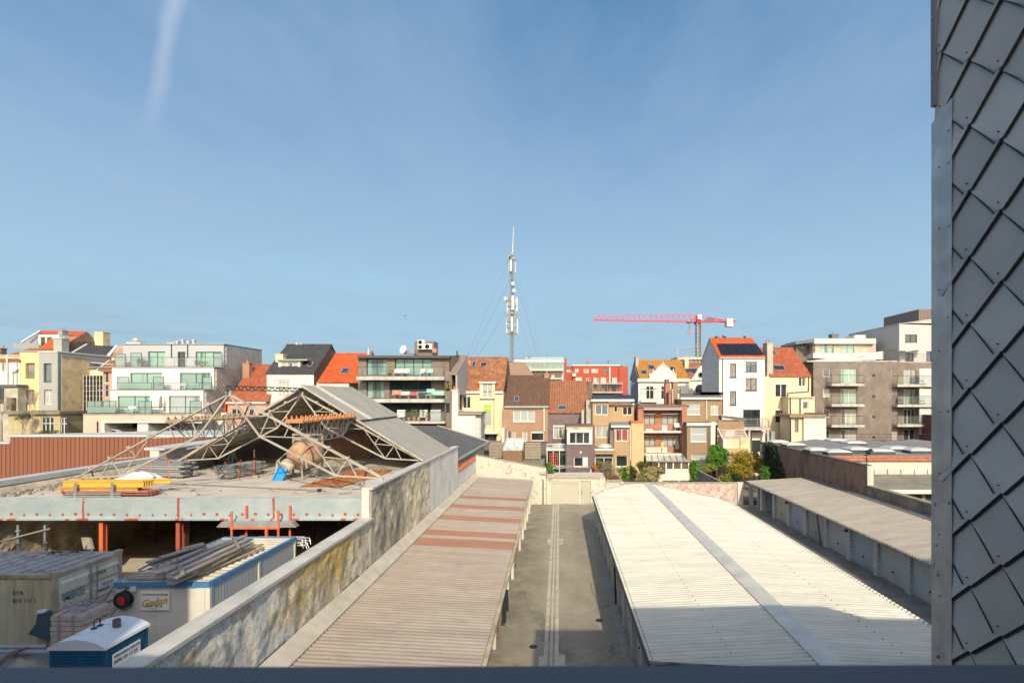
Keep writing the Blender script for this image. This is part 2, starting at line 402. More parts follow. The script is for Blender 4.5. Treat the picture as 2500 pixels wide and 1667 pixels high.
# ================================================================ setting
m, nt, b = newmat('alley_concrete'); co = objco(nt)
s = N(nt, 'ShaderNodeSeparateXYZ'); L(nt, co, s.inputs[0])
n1 = nz(nt, co, .35, 8, .7); n2 = nz(nt, scaled(nt, co, (.5, .13, 1)), 1.6, 6, .6)
col = ramp(nt, n1, [(.3, (.26,.222,.15)), (.55, (.365,.317,.222)), (.75, (.41,.36,.255))])
col = mixc(nt, ramp(nt, n2, [(.45, 0.), (.75, .55)]), col, (.17,.15,.115))
edge = mth(nt, 'MULTIPLY', ramp(nt, mth(nt, 'MULTIPLY', s.outputs[0], -.1), [(.73, 0.), (.86, .75)]), ramp(nt, nz(nt, co, 1.1, 6), [(.35, 0.), (.6, 1.)]))
col = mixc(nt, edge, col, (.16,.14,.1))
col = mixc(nt, mth(nt, 'MULTIPLY', nz(nt, co, 55, 2), .3), col, (.13,.12,.1))
crk = N(nt, 'ShaderNodeTexVoronoi'); crk.feature = 'DISTANCE_TO_EDGE'; crk.inputs['Scale'].default_value = .33; L(nt, mixc(nt, .12, co, nz(nt, co, 1.5, 4, out='Color')), crk.inputs['Vector'])
col = mixc(nt, ramp(nt, crk.outputs[0], [(0., .6), (.008, 0.)]), col, (.1,.09,.075))
L(nt, col, b.inputs['Base Color']); b.inputs['Roughness'].default_value = .85; bump(nt, b, nz(nt, co, 40, 4), .15, .01)
M_ALLEY = m
M_EARTH = plain('earth', (.2,.17,.12), .95, .25, .5, bmp=.3)
M_GRASS0 = plain('lawn_soil', (.1,.13,.03), .95, .3, 1.5, bmp=.4)
M_YARD = plain('yard_concrete', (.47,.42,.35), .9, .15, .6, dirt=(.24,.2,.15), dirt_amt=.6, bmp=.15)
struct(MB().box(-900,900,-30,1500,-.6,-.08), 'ground', M_EARTH)
struct(MB().box(-7.3,20.6,4,47.72,-.2,0), 'alley', M_ALLEY)
struct(MB().box(-58,-7.83,4,47.9,-.2,1.4), 'yard_ground', M_YARD)
struct(MB().box(-7.0,21.3,48.16,90,-.2,.3), 'garden_ground', M_EARTH)
# lawn sheets
mb = MB()
for poly in ([(430,1300),(560,1290),(640,1330),(660,1372),(400,1372)], [(690,1310),(780,1280),(930,1345),(930,1372),(740,1372)]):
    pts = [KZ('q7', u, v, .304) for u, v in poly]; mb.prism(pts, (0,0,.02))
o = struct(mb, 'lawn', M_GRASS0)

# drain channel down the alley
mb = MB(); M_DRAIN = plain('drain_concrete', (.5,.45,.35), .9, .2, 2.5, dirt=(.2,.17,.12), dirt_amt=.45, bmp=.2)
for s_ in (-1, 1):
    x = -.31+s_*.2
    mb.box(x-.075, x+.075, 9, 47.6, .002, .016)
mb.box(-.36, -.26, 9, 47.6, .002, .01)
mb.box(-.5-.28, -.5+.05, 34.9, 36.2, .003, .02); mb.box(-.1-.02, -.1+.34, 34.9, 36.2, .003, .02)
mb.box(-.5-.25, -.5+.03, 18.6, 19.8, .003, .02); mb.box(-.1, -.1+.3, 18.6, 19.9, .003, .02)
tag(mb.build('drain_channel', M_DRAIN), 'pale concrete drain strip with square blocks along the middle of the alley', 'drain')
for i, (px, py) in enumerate(((1302,1578),(1463,1514))):
    p = GZ(px, py, 0)
    mb = MB().lathe([(.16,0),(.16,.012),(.12,.012),(.11,.006)], 14, (p.x,p.y,.003))
    tag(mb.build('drain_cover', M_DARKM), ['small round drain cover in the sunlit alley beside left garages', 'small round drain cover in the alley near the white roofed garages'][i], 'drain cover', 'round drain covers in the alley')

# ================================================================ garages
def corr(mb, Xa, Xb, Z_of, Y0, Y1, pitch=.212, amp=.034, seg=6, cols=8, clip=None, mi_of=None, xb_of=None, clip0=None):
    """corrugated sheet: ridges run along x"""
    n = int((Y1-Y0)/pitch*seg); base = len(mb.v); fs = []; mi = []
    for j in range(n+1):
        y = Y0+(Y1-Y0)*j/n; w = amp*math.sin(2*math.pi*(y-Y0)/pitch)
        xb = xb_of(y) if xb_of else Xb
        for i in range(cols+1):
            x = Xa+(xb-Xa)*i/cols; yy = y
            if clip: yy = min(y, clip(x))
            if clip0: yy = max(yy, clip0(x))
            mb.v.append(Vector((x, yy, Z_of(x, yy)+w)))
    for j in range(n):
        y = Y0+(Y1-Y0)*(j+.5)/n
        for i in range(cols):
            a = base+j*(cols+1)+i; fs.append((a, a+1, a+cols+2, a+cols+1)); mi.append(mi_of(y) if mi_of else 0)
    mb.f += fs; mb.mi += mi
def sheetmat(name, c, lich=(.3,.27,.2), amt=.3, spots=True, ph=None, vd=.4, var=.16):
    m, nt, b = newmat(name); co = objco(nt)
    col = ramp(nt, nz(nt, scaled(nt, co, (.35, 2.2, 1)), 1., 6, .6), [(.3, tuple(x*.84 for x in c)), (.7, tuple(min(1, x*1.1) for x in c))])
    col = mixc(nt, mth(nt, 'MULTIPLY', ramp(nt, nz(nt, co, 1.7, 8, .7), [(.5, 0.), (.72, 1.)]), amt), col, lich)
    cell = N(nt, 'ShaderNodeSeparateXYZ'); L(nt, co, cell.inputs[0])
    wn = N(nt, 'ShaderNodeTexWhiteNoise'); wn.noise_dimensions = '1D'; L(nt, mth(nt, 'FLOOR', mth(nt, 'DIVIDE', cell.outputs[1], .885)), wn.inputs['W'])
    col = mixc(nt, mth(nt, 'MULTIPLY', wn.outputs['Value'], var), col, tuple(x*.62 for x in c))
    if spots:
        v = N(nt, 'ShaderNodeTexVoronoi'); v.inputs['Scale'].default_value = 1.6; L(nt, co, v.inputs['Vector'])
        col = mixc(nt, ramp(nt, v.outputs['Distance'], [(.03, .8), (.05, 0.)]), col, tuple(x*.3 for x in c))
    run = ramp(nt, nz(nt, scaled(nt, co, (.5, 5, 1)), 1.2, 5, .7), [(.5, 0.), (.68, 1.)])
    col = mixc(nt, mth(nt, 'MULTIPLY', run, .35), col, tuple(x*.5 for x in c))
    if ph is not None:      # grime in the troughs, darkened further to make the corrugation show
        sn = mth(nt, 'SINE', mth(nt, 'MULTIPLY', mth(nt, 'ADD', cell.outputs[1], ph), 6.28319/.212))
        col = mixc(nt, mth(nt, 'MULTIPLY', ramp(nt, mth(nt, 'MULTIPLY_ADD', sn, .5, .5), [(.0, 1.), (.55, 0.)]), vd), col, tuple(x*.42 for x in c))
    L(nt, col, b.inputs['Base Color']); b.inputs['Roughness'].default_value = .75
    bump(nt, b, nz(nt, co, 18, 4), .12, .01)
    return m
M_RL = sheetmat('fibre_cement_tan', (.34,.285,.235), (.2,.17,.12), .5, True, 17.4, .5, .28)
M_RLR = sheetmat('fibre_cement_russet', (.3,.15,.1), (.26,.18,.13), .6, True, 17.4, .5, .3)
M_RW = sheetmat('white_sheet', (.56,.54,.465), (.42,.385,.29), .35, True, 15.6, 1., .16)
M_RR = sheetmat('fibre_cement_grey_tan', (.335,.295,.25), (.21,.185,.15), .45, True, 15.8, .45, .22)
M_WPAINT = plain('white_block_paint', (.58,.54,.46), .85, .1, 1.2, dirt=(.32,.3,.25), dirt_amt=.55, streak=True)
M_GUT = plain('gutter_zinc', (.3,.28,.24), .6, .3, 3, dirt=(.12,.08,.05), dirt_amt=.7)
M_FASC = plain('old_fascia', (.5,.42,.27), .8, .25, 2, dirt=(.2,.15,.1), dirt_amt=.6)
M_BLOCK = brick('white_block', (.56,.55,.5), (.5,.49,.45), (.3,.3,.27), .4, .2, .02, dirt=(.3,.29,.26), dirt_amt=.3)
def doormat(name, c, rib=True, rust=False):
    m, nt, b = newmat(name); co = objco(nt); s = N(nt, 'ShaderNodeSeparateXYZ'); L(nt, co, s.inputs[0])
    col = ramp(nt, nz(nt, scaled(nt, co, (1, 1, .4)), 1.3, 5), [(.3, tuple(x*.85 for x in c)), (.7, tuple(x*1.08 for x in c))])
    if rib:
        fr = mth(nt, 'FRACT', mth(nt, 'DIVIDE', s.outputs[1], .13)); g = ramp(nt, fr, [(0., 1.), (.16, 1.), (.2, 0.)])
        col = mixc(nt, mth(nt, 'MULTIPLY', g, .75), col, tuple(x*.4 for x in c)); bump(nt, b, g, .5, .02)
    if rust:
        r = mth(nt, 'MULTIPLY', ramp(nt, mth(nt, 'ADD', mth(nt, 'MULTIPLY', s.outputs[2], .4), mth(nt, 'MULTIPLY', nz(nt, co, 2.4, 6), .32)), [(.88, 0.), (.98, 1.)]), .8)
        col = mixc(nt, r, col, (.13,.06,.03))
    L(nt, col, b.inputs['Base Color']); b.inputs['Roughness'].default_value = .5; return m

# --- left row
g = thing('garage_row', 'long garage row with tan corrugated roof and russet stripes against the plastered wall', 'garages', (-4.6, 30, 0))
stripes = [(38.1,37.2),(35.1,33.9),(31.9,30.8),(28.4,27.3),(26.8,25.5)]
mb = MB()
zl = lambda x, y: 2.55-(x+7.0)*.052
xr = lambda y: -2.1-(y-14)*.0086
corr(mb, -6.98, 0, zl, 12.6, 46.9, mi_of=lambda y: 1 if any(b_ <= y <= a_ for a_, b_ in stripes) else 0, xb_of=xr)
mb.build('roof', [M_RL, M_RLR], g, smooth=True)
mb = MB()
mb.box(-7.36, -2.45, 46.62, 46.7, 0, 2.2)
mb.box(-2.5, -2.42, 12.5, 46.7, 1.98, 2.2)
for k in range(14):
    y = 12.5+k*2.62
    if y > 46.5: break
    mb.box(-2.62, -2.40, y, y+.3, 0, 1.975)
mb.box(-7.36, -7.3, 12.5, 46.6, 0, 2.3)
mb.build('wall', M_WPAINT, g)
doors = [doormat('door_cream', (.5,.46,.36)), doormat('door_grey', (.42,.43,.42)), doormat('door_tan', (.42,.36,.28), False)]
for k in range(13):
    y = 12.5+k*2.62+.3
    d = MB().box(-2.56, -2.52, y+.02, y+2.3, .03, 1.97).build('door', doors[k % 3], g)
    MB().tube((-2.52,y+1.16,.9), (-2.46,y+1.16,.9), .03, 6).build('handle', M_DARKM, d)
mb = MB()
for (ya, yb) in ((12.6,46.9),):
    p = Vector((xr(ya)+.06, ya, 2.2)); q = Vector((xr(yb)+.06, yb, 2.2)); mb.bar(p, q, .13, .09)
mb.build('gutter', M_FASC, g)
mb = MB(); mb.prism([(-7.39,12.5,2.9),(-6.93,12.5,2.62),(-6.93,12.5,2.58),(-7.39,12.5,2.84)], (0,34.3,0)); mb.build('flashing', plain('lead_flashing', (.5,.44,.35), .8, .2, 2, dirt=(.5,.47,.4), dirt_amt=.6), g)
mb = MB()
for y in (21.3, 29.9): mb.tube((-2.28,y,2.15), (-2.38,y,.05), .045, 6)
mb.build('downpipe', plain('copper_brown_pipe', (.25,.15,.1), .5), g)
# lamps on the left eave
pl = GZ(1218,1505,1.9); pl.x = -2.22
lt = thing('wall_lamp', 'clear round globe lamp under the eave of the tan roofed garages', 'lamp', pl)
MB().lathe([(.02,-.16),(.1,-.12),(.15,0),(.1,.12),(.02,.15)], 12, pl).build('globe', CLR2, lt, smooth=True)
MB().tube(pl+Vector((-.2,0,-.16)), pl+Vector((.03,0,-.16)), .05, 8).build('bracket', M_DARKM, lt)
# black panel hanging at the left eave
p0 = Vector((-2.2, 22, .36))
sg = thing('hanging_panel', 'black panel fixed below the left garage eave above the alley', 'panel', p0)
MB().box(-2.33,-2.08,22,22.1,.78,1.64).build('board', M_KF, sg); MB().box(-2.33,-2.17,21.9,21.98,.36,.9).build('lower_board', M_KF, sg)

# --- white roofed block
gw = thing('garage_block', 'double garage block under a cream white corrugated saddle roof with grey ridge', 'garages', (7, 28, 0))
XR = 7.04
zw = lambda x, y: 2.56-abs(x-XR)*.048
pts = [(2.4,39.3),(3.3,40.9),(4.18,42.1),(5.0,43.0),(6.65,43.3),(7.6,42.9),(8.8,41.2),(10,39.4),(11.3,38.0),(11.8,36.3)]
def clipw(x):
    if x <= pts[0][0]: return pts[0][1]
    for a_, b_ in zip(pts, pts[1:]):
        if x <= b_[0]: return a_[1]+(b_[1]-a_[1])*(x-a_[0])/(b_[0]-a_[0])
    return pts[-1][1]
mb = MB(); near = lambda x: 14.6-(x-2.43)*.22
corr(mb, 2.43, 7.0, zw, 12.4, 43.4, cols=10, clip=clipw, clip0=near, amp=.046); corr(mb, 7.08, 11.66, zw, 12.4, 43.4, cols=10, clip=clipw, clip0=near, amp=.046)
rm = mb; rmb = MB()
rmb.prism([(6.72,13.2,2.6),(7.04,13.2,2.63),(7.38,13.2,2.6),(7.38,13.2,2.575),(7.04,13.2,2.605),(6.72,13.2,2.575)], (0,29.9,0))
rmb.build('ridge_cap', plain('ridge_grey', (.52,.5,.445), .6, .12, 1.2, dirt=(.3,.29,.26), dirt_amt=.4), gw)
for x in (4.7, 9.4):
    for k in range(70):
        y = 14.8+k*.424+.05
        if y < clipw(x)-.3: mb.box(x-.009, x+.009, y-.009, y+.009, zw(x,y)+.01, zw(x,y)+.06, 1)
for k in range(140):
    for x in (2.53, 11.5):
        y = 14.7+k*.212+.04
        if y < clipw(x)-.3: mb.box(x-.009, x+.009, y-.009, y+.009, zw(x,y)+.01, zw(x,y)+.06, 1)
mb.build('roof', [M_RW, M_DARKM], gw, smooth=True)
M_SH = plain('pillar_grey_paint', (.5,.49,.45), .85, .1, 1.5, dirt=(.28,.26,.22), dirt_amt=.5, streak=True)
mb = MB()
for k in range(11):
    y = 14.75+k*2.46
    mb.box(2.62, 2.86, y, y+.34, 0, 2.18); mb.box(11.2, 11.44, y, y+.34, 0, 2.18)
mb.box(2.62, 2.82, 14.75, 39.2, 2.181, 2.29); mb.box(11.24, 11.44, 14.75, 36.4, 2.181, 2.29)
mb.box(2.9, 11.2, 14.7, 14.82, 0, 2.3); mb.box(7.0, 7.12, 14.82, 39, 0, 2.4)
mb.prism([(2.86,39.0,0),(11.2,36.2,0),(11.2,36.3,0),(2.86,39.1,0)], (0,0,2.3))
mb.build('wall', M_SH, gw)
dw = [doormat('door_pale_grey', (.4,.4,.37)), doormat('door_white', (.5,.5,.46)), doormat('door_plain_beige', (.44,.42,.36), False)]
for k in range(10):
    y = 14.75+k*2.46+.34
    d = MB().box(2.76, 2.80, y+.02, y+2.1, .03, 2.17).build('door', dw[(k*2) % 3], gw)
    MB().tube((2.76,y+1.0,.9), (2.70,y+1.0,.9), .03, 6).build('handle', M_DARKM, d)
    d = MB().box(11.25, 11.29, y+.02, y+2.1, .03, 2.17).build('door', dw[(k+1) % 3], gw)
mb = MB(); mb.bar((2.41,14.55,2.27), (2.37,39.3,2.27), .07, .1); mb.build('gutter', M_DARKM, gw)
mb = MB(); mb.bar((11.7,14.55,2.27), (11.7,36.2,2.27), .07, .08); mb.build('gutter', M_GUT, gw)
mb = MB()
for y in (24.7,): mb.tube((2.5,y,2.2), (2.58,y,.05), .05, 6)
mb.build('downpipe', M_KF, gw)
mb = MB(); mb.box(2.3, 2.62, 14.6, 39.2, .003, .05); mb.build('apron', plain('apron_concrete', (.3,.28,.24), .9, .2, 2), gw)

# --- right row
gr = thing('garage_row', 'garage row with beige corrugated roof and ribbed doors along the right brick wall', 'garages', (18.4, 30, 0))
zr = lambda x, y: 2.16+(x-16.4)*.135
mb = MB(); corr(mb, 16.38, 20.35, zr, 14.2, 47.3, cols=6, clip=lambda x: 47.3-(x-16.4)*.46); mb.build('roof', M_RR, gr, smooth=True)
edges = [46.9]
base = [(1851,1247),(1885,1264),(1918,1284),(1962,1307),(2011,1335),(2067,1367),(2136,1405),(2224,1449),(2340,1510),(2480,1590)]
ys = [GZ(px, py, 0).y for px, py in base]
mb = MB(); XF = 16.85
ys_all = [ys[0]+2.75]+ys
for y in ys_all: mb.box(XF-.05, XF+.25, y-.2, y+.2, 0, 1.9)
mb.box(XF, XF+.2, 14.3, 47.0, 1.901, 2.1); mb.box(20.1, 20.3, 14.3, 45.4, 0, 2.5); mb.box(XF+.25, 20.09, 46.6, 46.75, 0, 2.15)
mb.box(XF+.26, 20.09, 14.3, 14.4, 0, 2.15)
for y in ys[:3]: mb.box(XF+.3, 20.05, y-.05, y+.05, 0, 2.1)
mb.build('wall', M_BLOCK, gr)
dcol = [None, None, ((.4,.39,.31), False, False), ((.36,.39,.4), False, False), ((.33,.34,.3), False, False), ((.5,.49,.43), True, True), ((.38,.43,.43), True, True), ((.5,.5,.45), True, True), ((.5,.52,.48), True, True), ((.45,.46,.43), True, True)]
dlab = [None, None, 'plain pale olive door', 'plain blue grey door', 'plain moss grey door', 'cream ribbed door with rusty top', 'blue grey ribbed door', 'cream ribbed door with rusty top edge', 'white ribbed door', None]
for k in range(len(ys_all)-1):
    ya, yb = ys_all[k+1]+.2, ys_all[k]-.2
    if k < 2: continue
    c = dcol[k]; d = MB().box(XF+.1, XF+.15, ya, yb, .04, 1.9).build('door', doormat('rowdoor%d' % k, *c), gr)
    if dlab[k]: d['label'] = dlab[k]
    MB().tube((XF+.1,(ya+yb)/2,.62), (XF+.03,(ya+yb)/2,.62), .045, 6).build('handle', M_DARKM, d)
mb = MB(); mb.bar((16.33,14.2,2.1), (16.33,47.3,2.1), .1, .08); mb.build('gutter', plain('gutter_rust', (.34,.31,.26), .7, .3, 3, dirt=(.12,.07,.04), dirt_amt=.8), gr)
mb = MB(); mb.tube((16.45,ys[4]+.3,2.05), (16.7,ys[4]+.3,.05), .05, 6); mb.build('downpipe', plain('brown_pipe', (.1,.07,.06), .6), gr)
mb = MB(); mb.prism([(20.36,14.2,2.66),(20.95,14.2,2.8),(20.95,14.2,2.74),(20.36,14.2,2.6)], (0,31.2,0)); mb.build('flashing', plain('gutter_dark', (.14,.13,.12), .9, .2), gr)
mb = MB(); mb.box(11.9, 16.8, 9, 46.5, .004, .02); struct(mb, 'lane', plain('dark_asphalt', (.17,.155,.14), .9, .25, .8, dirt=(.33,.3,.25), dirt_amt=.6))
for i, (y, lab) in enumerate(((ys[2]+.05, 'small lamp on the garage pillar beside plain olive door'), (ys[5]+.05, 'small globe lamp on the garage pillar beside blue grey ribbed door'))):
    p = Vector((XF-.2, y, 1.72)); t = thing('wall_lamp', lab, 'lamp', p, 'lamps on the right garage row')
    MB().box(p.x-.02, p.x+.15, y-.06, y+.06, 1.66, 1.78).build('bracket', M_DARKM, t)
    MB().lathe([(.02,-.1),(.1,-.02),(.09,.08),(.03,.12)], 10, (p.x-.05,y,1.86)).build('globe', plain('lamp_white', (.75,.75,.72), .3, .03), t, smooth=True)

# ================================================================ long plastered wall on the left of the garages
m, nt, b = newmat('old_plaster'); co = objco(nt); s = N(nt, 'ShaderNodeSeparateXYZ'); L(nt, co, s.inputs[0])
y = s.outputs[1]; z = s.outputs[2]
col = ramp(nt, nz(nt, co, .8, 8, .65), [(.3, (.58,.48,.32)), (.5, (.78,.67,.47)), (.72, (.88,.8,.62))])
blot = nz(nt, scaled(nt, co, (1, 1, .7)), 1.5, 9, .75)
col = mixc(nt, mth(nt, 'MULTIPLY', ramp(nt, blot, [(.53, 0.), (.63, 1.)]), .55), col, (.26,.21,.15))
def band(a, b_, soft=1.):      # 1 between world y a..b
    ya = a-28.0; yb = b_-28.0
    return mth(nt, 'MULTIPLY', ramp(nt, mth(nt, 'MULTIPLY_ADD', y, .02, .5), [(.5+.02*ya-.01*soft, 0.), (.5+.02*ya+.01*soft, 1.)]), ramp(nt, mth(nt, 'MULTIPLY_ADD', y, .02, .5), [(.5+.02*yb-.01*soft, 1.), (.5+.02*yb+.01*soft, 0.)]))
col = mixc(nt, mth(nt, 'MULTIPLY', band(8, 15.3, .6), ramp(nt, nz(nt, co, 2.2, 8, .7), [(.42, 0.), (.52, .9)])), col, (.88,.87,.83))
yel = mth(nt, 'MULTIPLY', band(14.6, 19.6, 1.2), ramp(nt, mth(nt, 'MULTIPLY_ADD', nz(nt, co, 1.2, 6), .6, mth(nt, 'MULTIPLY', z, .11)), [(.64, 0.), (.78, .9)]))
col = mixc(nt, yel, col, (.72,.5,.14))
col = mixc(nt, mth(nt, 'MULTIPLY', band(19.2, 22.4, .5), ramp(nt, nz(nt, co, 3.5, 8, .8), [(.42, 0.), (.6, .7)])), col, (.84,.79,.68))
col = mixc(nt, mth(nt, 'MULTIPLY', band(21.6, 25.6, 1.), ramp(nt, nz(nt, scaled(nt, co, (1, 1.6, .8)), 1.1, 8, .75), [(.35, 0.), (.55, .85)])), col, (.23,.21,.18))
col = mixc(nt, mth(nt, 'MULTIPLY', ramp(nt, nz(nt, scaled(nt, co, (1, 1, .75)), 6.5, 8, .8), [(.5, 0.), (.6, 1.)]), .5), col, (.2,.165,.12))
ck = N(nt, 'ShaderNodeTexVoronoi'); ck.feature = 'DISTANCE_TO_EDGE'; ck.inputs['Scale'].default_value = .55; L(nt, mixc(nt, .2, co, nz(nt, co, 1.2, 6, out='Color')), ck.inputs['Vector'])
rough = nz(nt, co, 2.2, 9, .72)
L(nt, col, b.inputs['Base Color']); b.inputs['Roughness'].default_value = .9; bump(nt, b, rough, 1., .3)
M_PLAST = m
M_WBRICK = brick('white_painted_brick', (.9,.86,.76), (.84,.8,.7), (.7,.66,.56), .22, .07, .012, dirt=(.25,.16,.11), dirt_amt=.35, bmp=.8)
M_COPE = plain('coping_concrete', (.53,.5,.44), .85, .15, 1., dirt=(.25,.24,.2), dirt_amt=.5, bmp=.2)
w = thing('boundary_wall', 'long peeling plaster wall with stepped concrete coping beside the tan garage roof', 'wall', (-7.6, 28, 0))
def reliefwall(mb, X, y0, y1, z0, z1, st=.085, amp=.085):
    ny = int((y1-y0)/st); nzz = int((z1-z0)/st); base = len(mb.v)
    for j in range(nzz+1):
        for i in range(ny+1):
            yy = y0+(y1-y0)*i/ny; zz = z0+(z1-z0)*j/nzz
            d = (mnoise.fractal(Vector((yy*1.1, zz*1.1, 3.3)), .8, 2.1, 6))*amp
            ed = min(1, (z1-zz)/.25, (yy-y0)/.2+.001, (y1-yy)/.2+.001)
            mb.v.append(Vector((X+max(-.03, d)*max(0, ed), yy, zz)))
    for j in range(nzz):
        for i in range(ny):
            a_ = base+j*(ny+1)+i; mb.f.append((a_, a_+1, a_+ny+2, a_+ny+1)); mb.mi.append(0)
mb = MB(); mb.box(-7.8,-7.46,8,21.3,0,4.65); mb.box(-7.72,-7.46,21.3,30.9,0,5.85)
reliefwall(mb, -7.42, 8, 21.3, 2.4, 4.65); reliefwall(mb, -7.42, 21.3, 30.9, 2.3, 5.85)
mb.build('wall', M_PLAST, w, smooth=True)
mb = MB(); mb.box(-7.72,-7.42,30.9,39.5,0,5.85); mb.box(-7.7,-7.42,39.5,47.7,0,4.02)
mb.build('brick_wall', M_WBRICK, w)
mb = MB(); mb.prism([(-7.86,8,4.65),(-7.86,8,4.74),(-7.6,8,4.79),(-7.35,8,4.74),(-7.35,8,4.65)], (0,13.28,0))
mb.prism([(-7.8,21.27,5.85),(-7.8,21.27,5.93),(-7.35,21.27,5.93),(-7.35,21.27,5.85)], (0,18.3,0)); mb.build('coping', M_COPE, w)
mb = MB(); mb.box(-7.76,-7.47,21.2,21.28,1.4,5.845); mb.build('end_face', M_WSTUC, w)
M_ORTILE = tiles('orange_coping', (.72,.2,.05), (.6,.16,.04), bmp=.6)
mb = MB(); mb.prism([(-7.75,39.5,4.03),(-7.58,39.5,4.32),(-7.36,39.5,4.03)], (0,8.2,0)); mb.build('tile_coping', M_ORTILE, w)
mb = MB(); pts_ = [Vector((-7.4, 12.5+k*.6, 2.86+.05*math.sin(k*.7))) for k in range(18)]; mb.path(pts_, .018, 5); mb.build('cable', M_DARKM, w)

# ================================================================ end wall of the alley
M_WB2 = brick('flaking_white_brick', (.32,.26,.19), (.25,.2,.14), (.42,.38,.3), .22, .07, .012, white=(.56,.53,.44), white_lo=.4, white_hi=.46, wsc=2.6, dirt=(.34,.31,.24), dirt_amt=.5, bmp=.7)
M_WB3 = brick('patchy_red_white_brick', (.36,.15,.12), (.42,.2,.15), (.55,.45,.4), .22, .07, .014, white=(.52,.47,.41), white_lo=.44, white_hi=.54, wsc=3.2, bmp=.7)
w = thing('boundary_wall', 'white flaking brick wall sloping down behind the far end of the tan garages', 'wall', (-5, 48, 0))
a_ = P(1161,1111,47.8); c_ = P(1333,1142,47.8)
MB().prism([(-7.4,47.8,0),(a_.x,47.8,a_.z),(c_.x,47.8,c_.z),(c_.x,47.8,0)], (0,.3,0)).build('wall', M_WB2, w)
mb = MB(); n_ = 24
for k in range(n_):
    p = a_+(c_-a_)*(k/n_); mb.box(p.x, p.x+(c_.x-a_.x)/n_*.8, 47.74, 48.16, p.z-.02, p.z+.07)
mb.build('coping', plain('brick_coping', (.3,.24,.18), .9, .3, 4), w)
mb = MB(); p = P(1326,1170,47.75); mb.tube((p.x,47.72,0), (p.x,47.72,p.z), .05, 6); mb.build('downpipe', plain('rust_pipe', (.16,.1,.07), .8), w)
mb = MB(); q = P(1323,1150,47.7); mb.box(q.x-.1, q.x+.35, 47.6, 48.1, q.z-.25, q.z); mb.build('cap_stone', M_CONC, w)
w = thing('garage', 'low white brick garage with beige double door closing the end of the alley', 'garage', (1, 48, 0))
x0 = P(1334,1200,47.8).x; x1 = P(1478,1200,47.8).x; zt = P(0,1167,47.8).z
hol = []
for r in ((1345,1174,1413,1230),(1418,1174,1442,1230)):
    u = P(r[0],r[3],47.8); v = P(r[2],r[1],47.8); hol.append((u.x,v.x,.03,v.z))
mb = MB(); wall_front(mb, 47.8, x0, x1, 0, zt, hol, .14); mb.quad((x1,47.8,0),(x1,51.5,0),(x1,51.5,zt),(x1,47.8,zt)); mb.quad((x0,51.5,0),(x0,47.8,0),(x0,47.8,zt),(x0,51.5,zt)); mb.quad((x0,47.8,zt),(x1,47.8,zt),(x1,51.5,zt),(x0,51.5,zt)); mb.quad((x1,51.5,0),(x0,51.5,0),(x0,51.5,zt),(x1,51.5,zt))
mb.build('wall', M_WB2, w)
M_DOORB = plain('beige_door', (.42,.4,.32), .55, .05, .8)
u, v = hol[0][0], hol[0][1]
MB().box(u+.06,v-.06,47.86,47.9,.05,hol[0][3]-.22).build('door', M_DOORB, w)
mb = MB(); mb.box(u,v,47.82,47.92,hol[0][3]-.2,hol[0][3]); mb.box(u,u+.055,47.82,47.92,.03,hol[0][3]-.2); mb.box(v-.055,v,47.82,47.92,.03,hol[0][3]-.2); mb.build('door_frame', M_DOORB, w)
d = MB().box(hol[1][0]+.02,hol[1][1]-.02,47.86,47.9,.05,hol[1][3]-.03).build('door', plain('beige_side_door', (.4,.38,.3), .55, .06), w)
MB().box(hol[1][0]+.08,hol[1][0]+.13,47.82,47.86,.95,1.15).build('handle', M_DARKM, d)
mb = MB(); zc = zt
for k in range(5):
    xa = x0+(x1-.5-x0)*k/5; xb = x0+(x1-.5-x0)*(k+1)/5
    mb.prism([(xa+.02,47.7,zc+.01),(xa+.02,48.5,zc+.24),(xb-.02,48.5,zc+.24),(xb-.02,47.7,zc+.01)], (0,0,.06))
mb.build('coping', plain('coping_slab', (.42,.35,.27), .85, .15, 2), w)
# orange tiled garden wall running away
ga, gb_ = P(1474,1176,48.3), P(1449,1130,56.5)
w = thing('garden_wall', 'garden wall with bright orange tile coping beside the purple house', 'wall', (ga.x, 52, .3))
mb = MB(); mb.prism([(ga.x-.12,ga.y,.3),(ga.x+.12,ga.y,.3),(gb_.x+.12,gb_.y,.3),(gb_.x-.12,gb_.y,.3)], (0,0,ga.z-.5)); mb.build('wall', plain('garden_wall_brick', (.4,.24,.17), .9, .2, 3), w)
mb = MB(); za = ga.z-.2
mb.prism([(ga.x-.2,ga.y,za),(ga.x,ga.y,za+.28),(ga.x+.24,ga.y,za)], Vector((gb_.x-ga.x, gb_.y-ga.y, gb_.z-.2-za))); mb.build('coping', M_ORTILE, w)
# small grey hatch and red white wall
w = thing('brick_wall', 'low red brick wall with flaking white paint behind the white roofed garages', 'wall', (10, 48, 0))
xa = P(1480,0,47.8).x; xb = P(1800,0,47.8).x; zt = P(0,1179,47.8).z
u = P(1485,1195,47.8).x; v = P(1513,1195,47.8).x
mb = MB(); mb.box(x1+.02,u-.02,47.8,48.1,0,2.05); mb.box(v+.02,v+.35,47.8,48.1,0,2.0)
mb.build('pier', M_WB2, w)
MB().box(v+.36,xb,47.82,48.1,0,zt).build('wall', M_WB3, w)
mb = MB(); mb.box(v+.36,xb,47.76,48.14,zt+.001,zt+.05); mb.box(u-.15,v+.2,47.74,48.16,2.052,2.14); mb.build('coping', plain('wall_cap', (.4,.33,.27), .9, .2), w)
MB().box(u,v,47.88,47.95,0,2.04).build('door', plain('hatch_grey', (.46,.45,.39), .6, .05), w)
MB().box(xb+.01,xb+.5,47.7,48.2,0,1.95).build('end_pier', M_WPAINT, w)

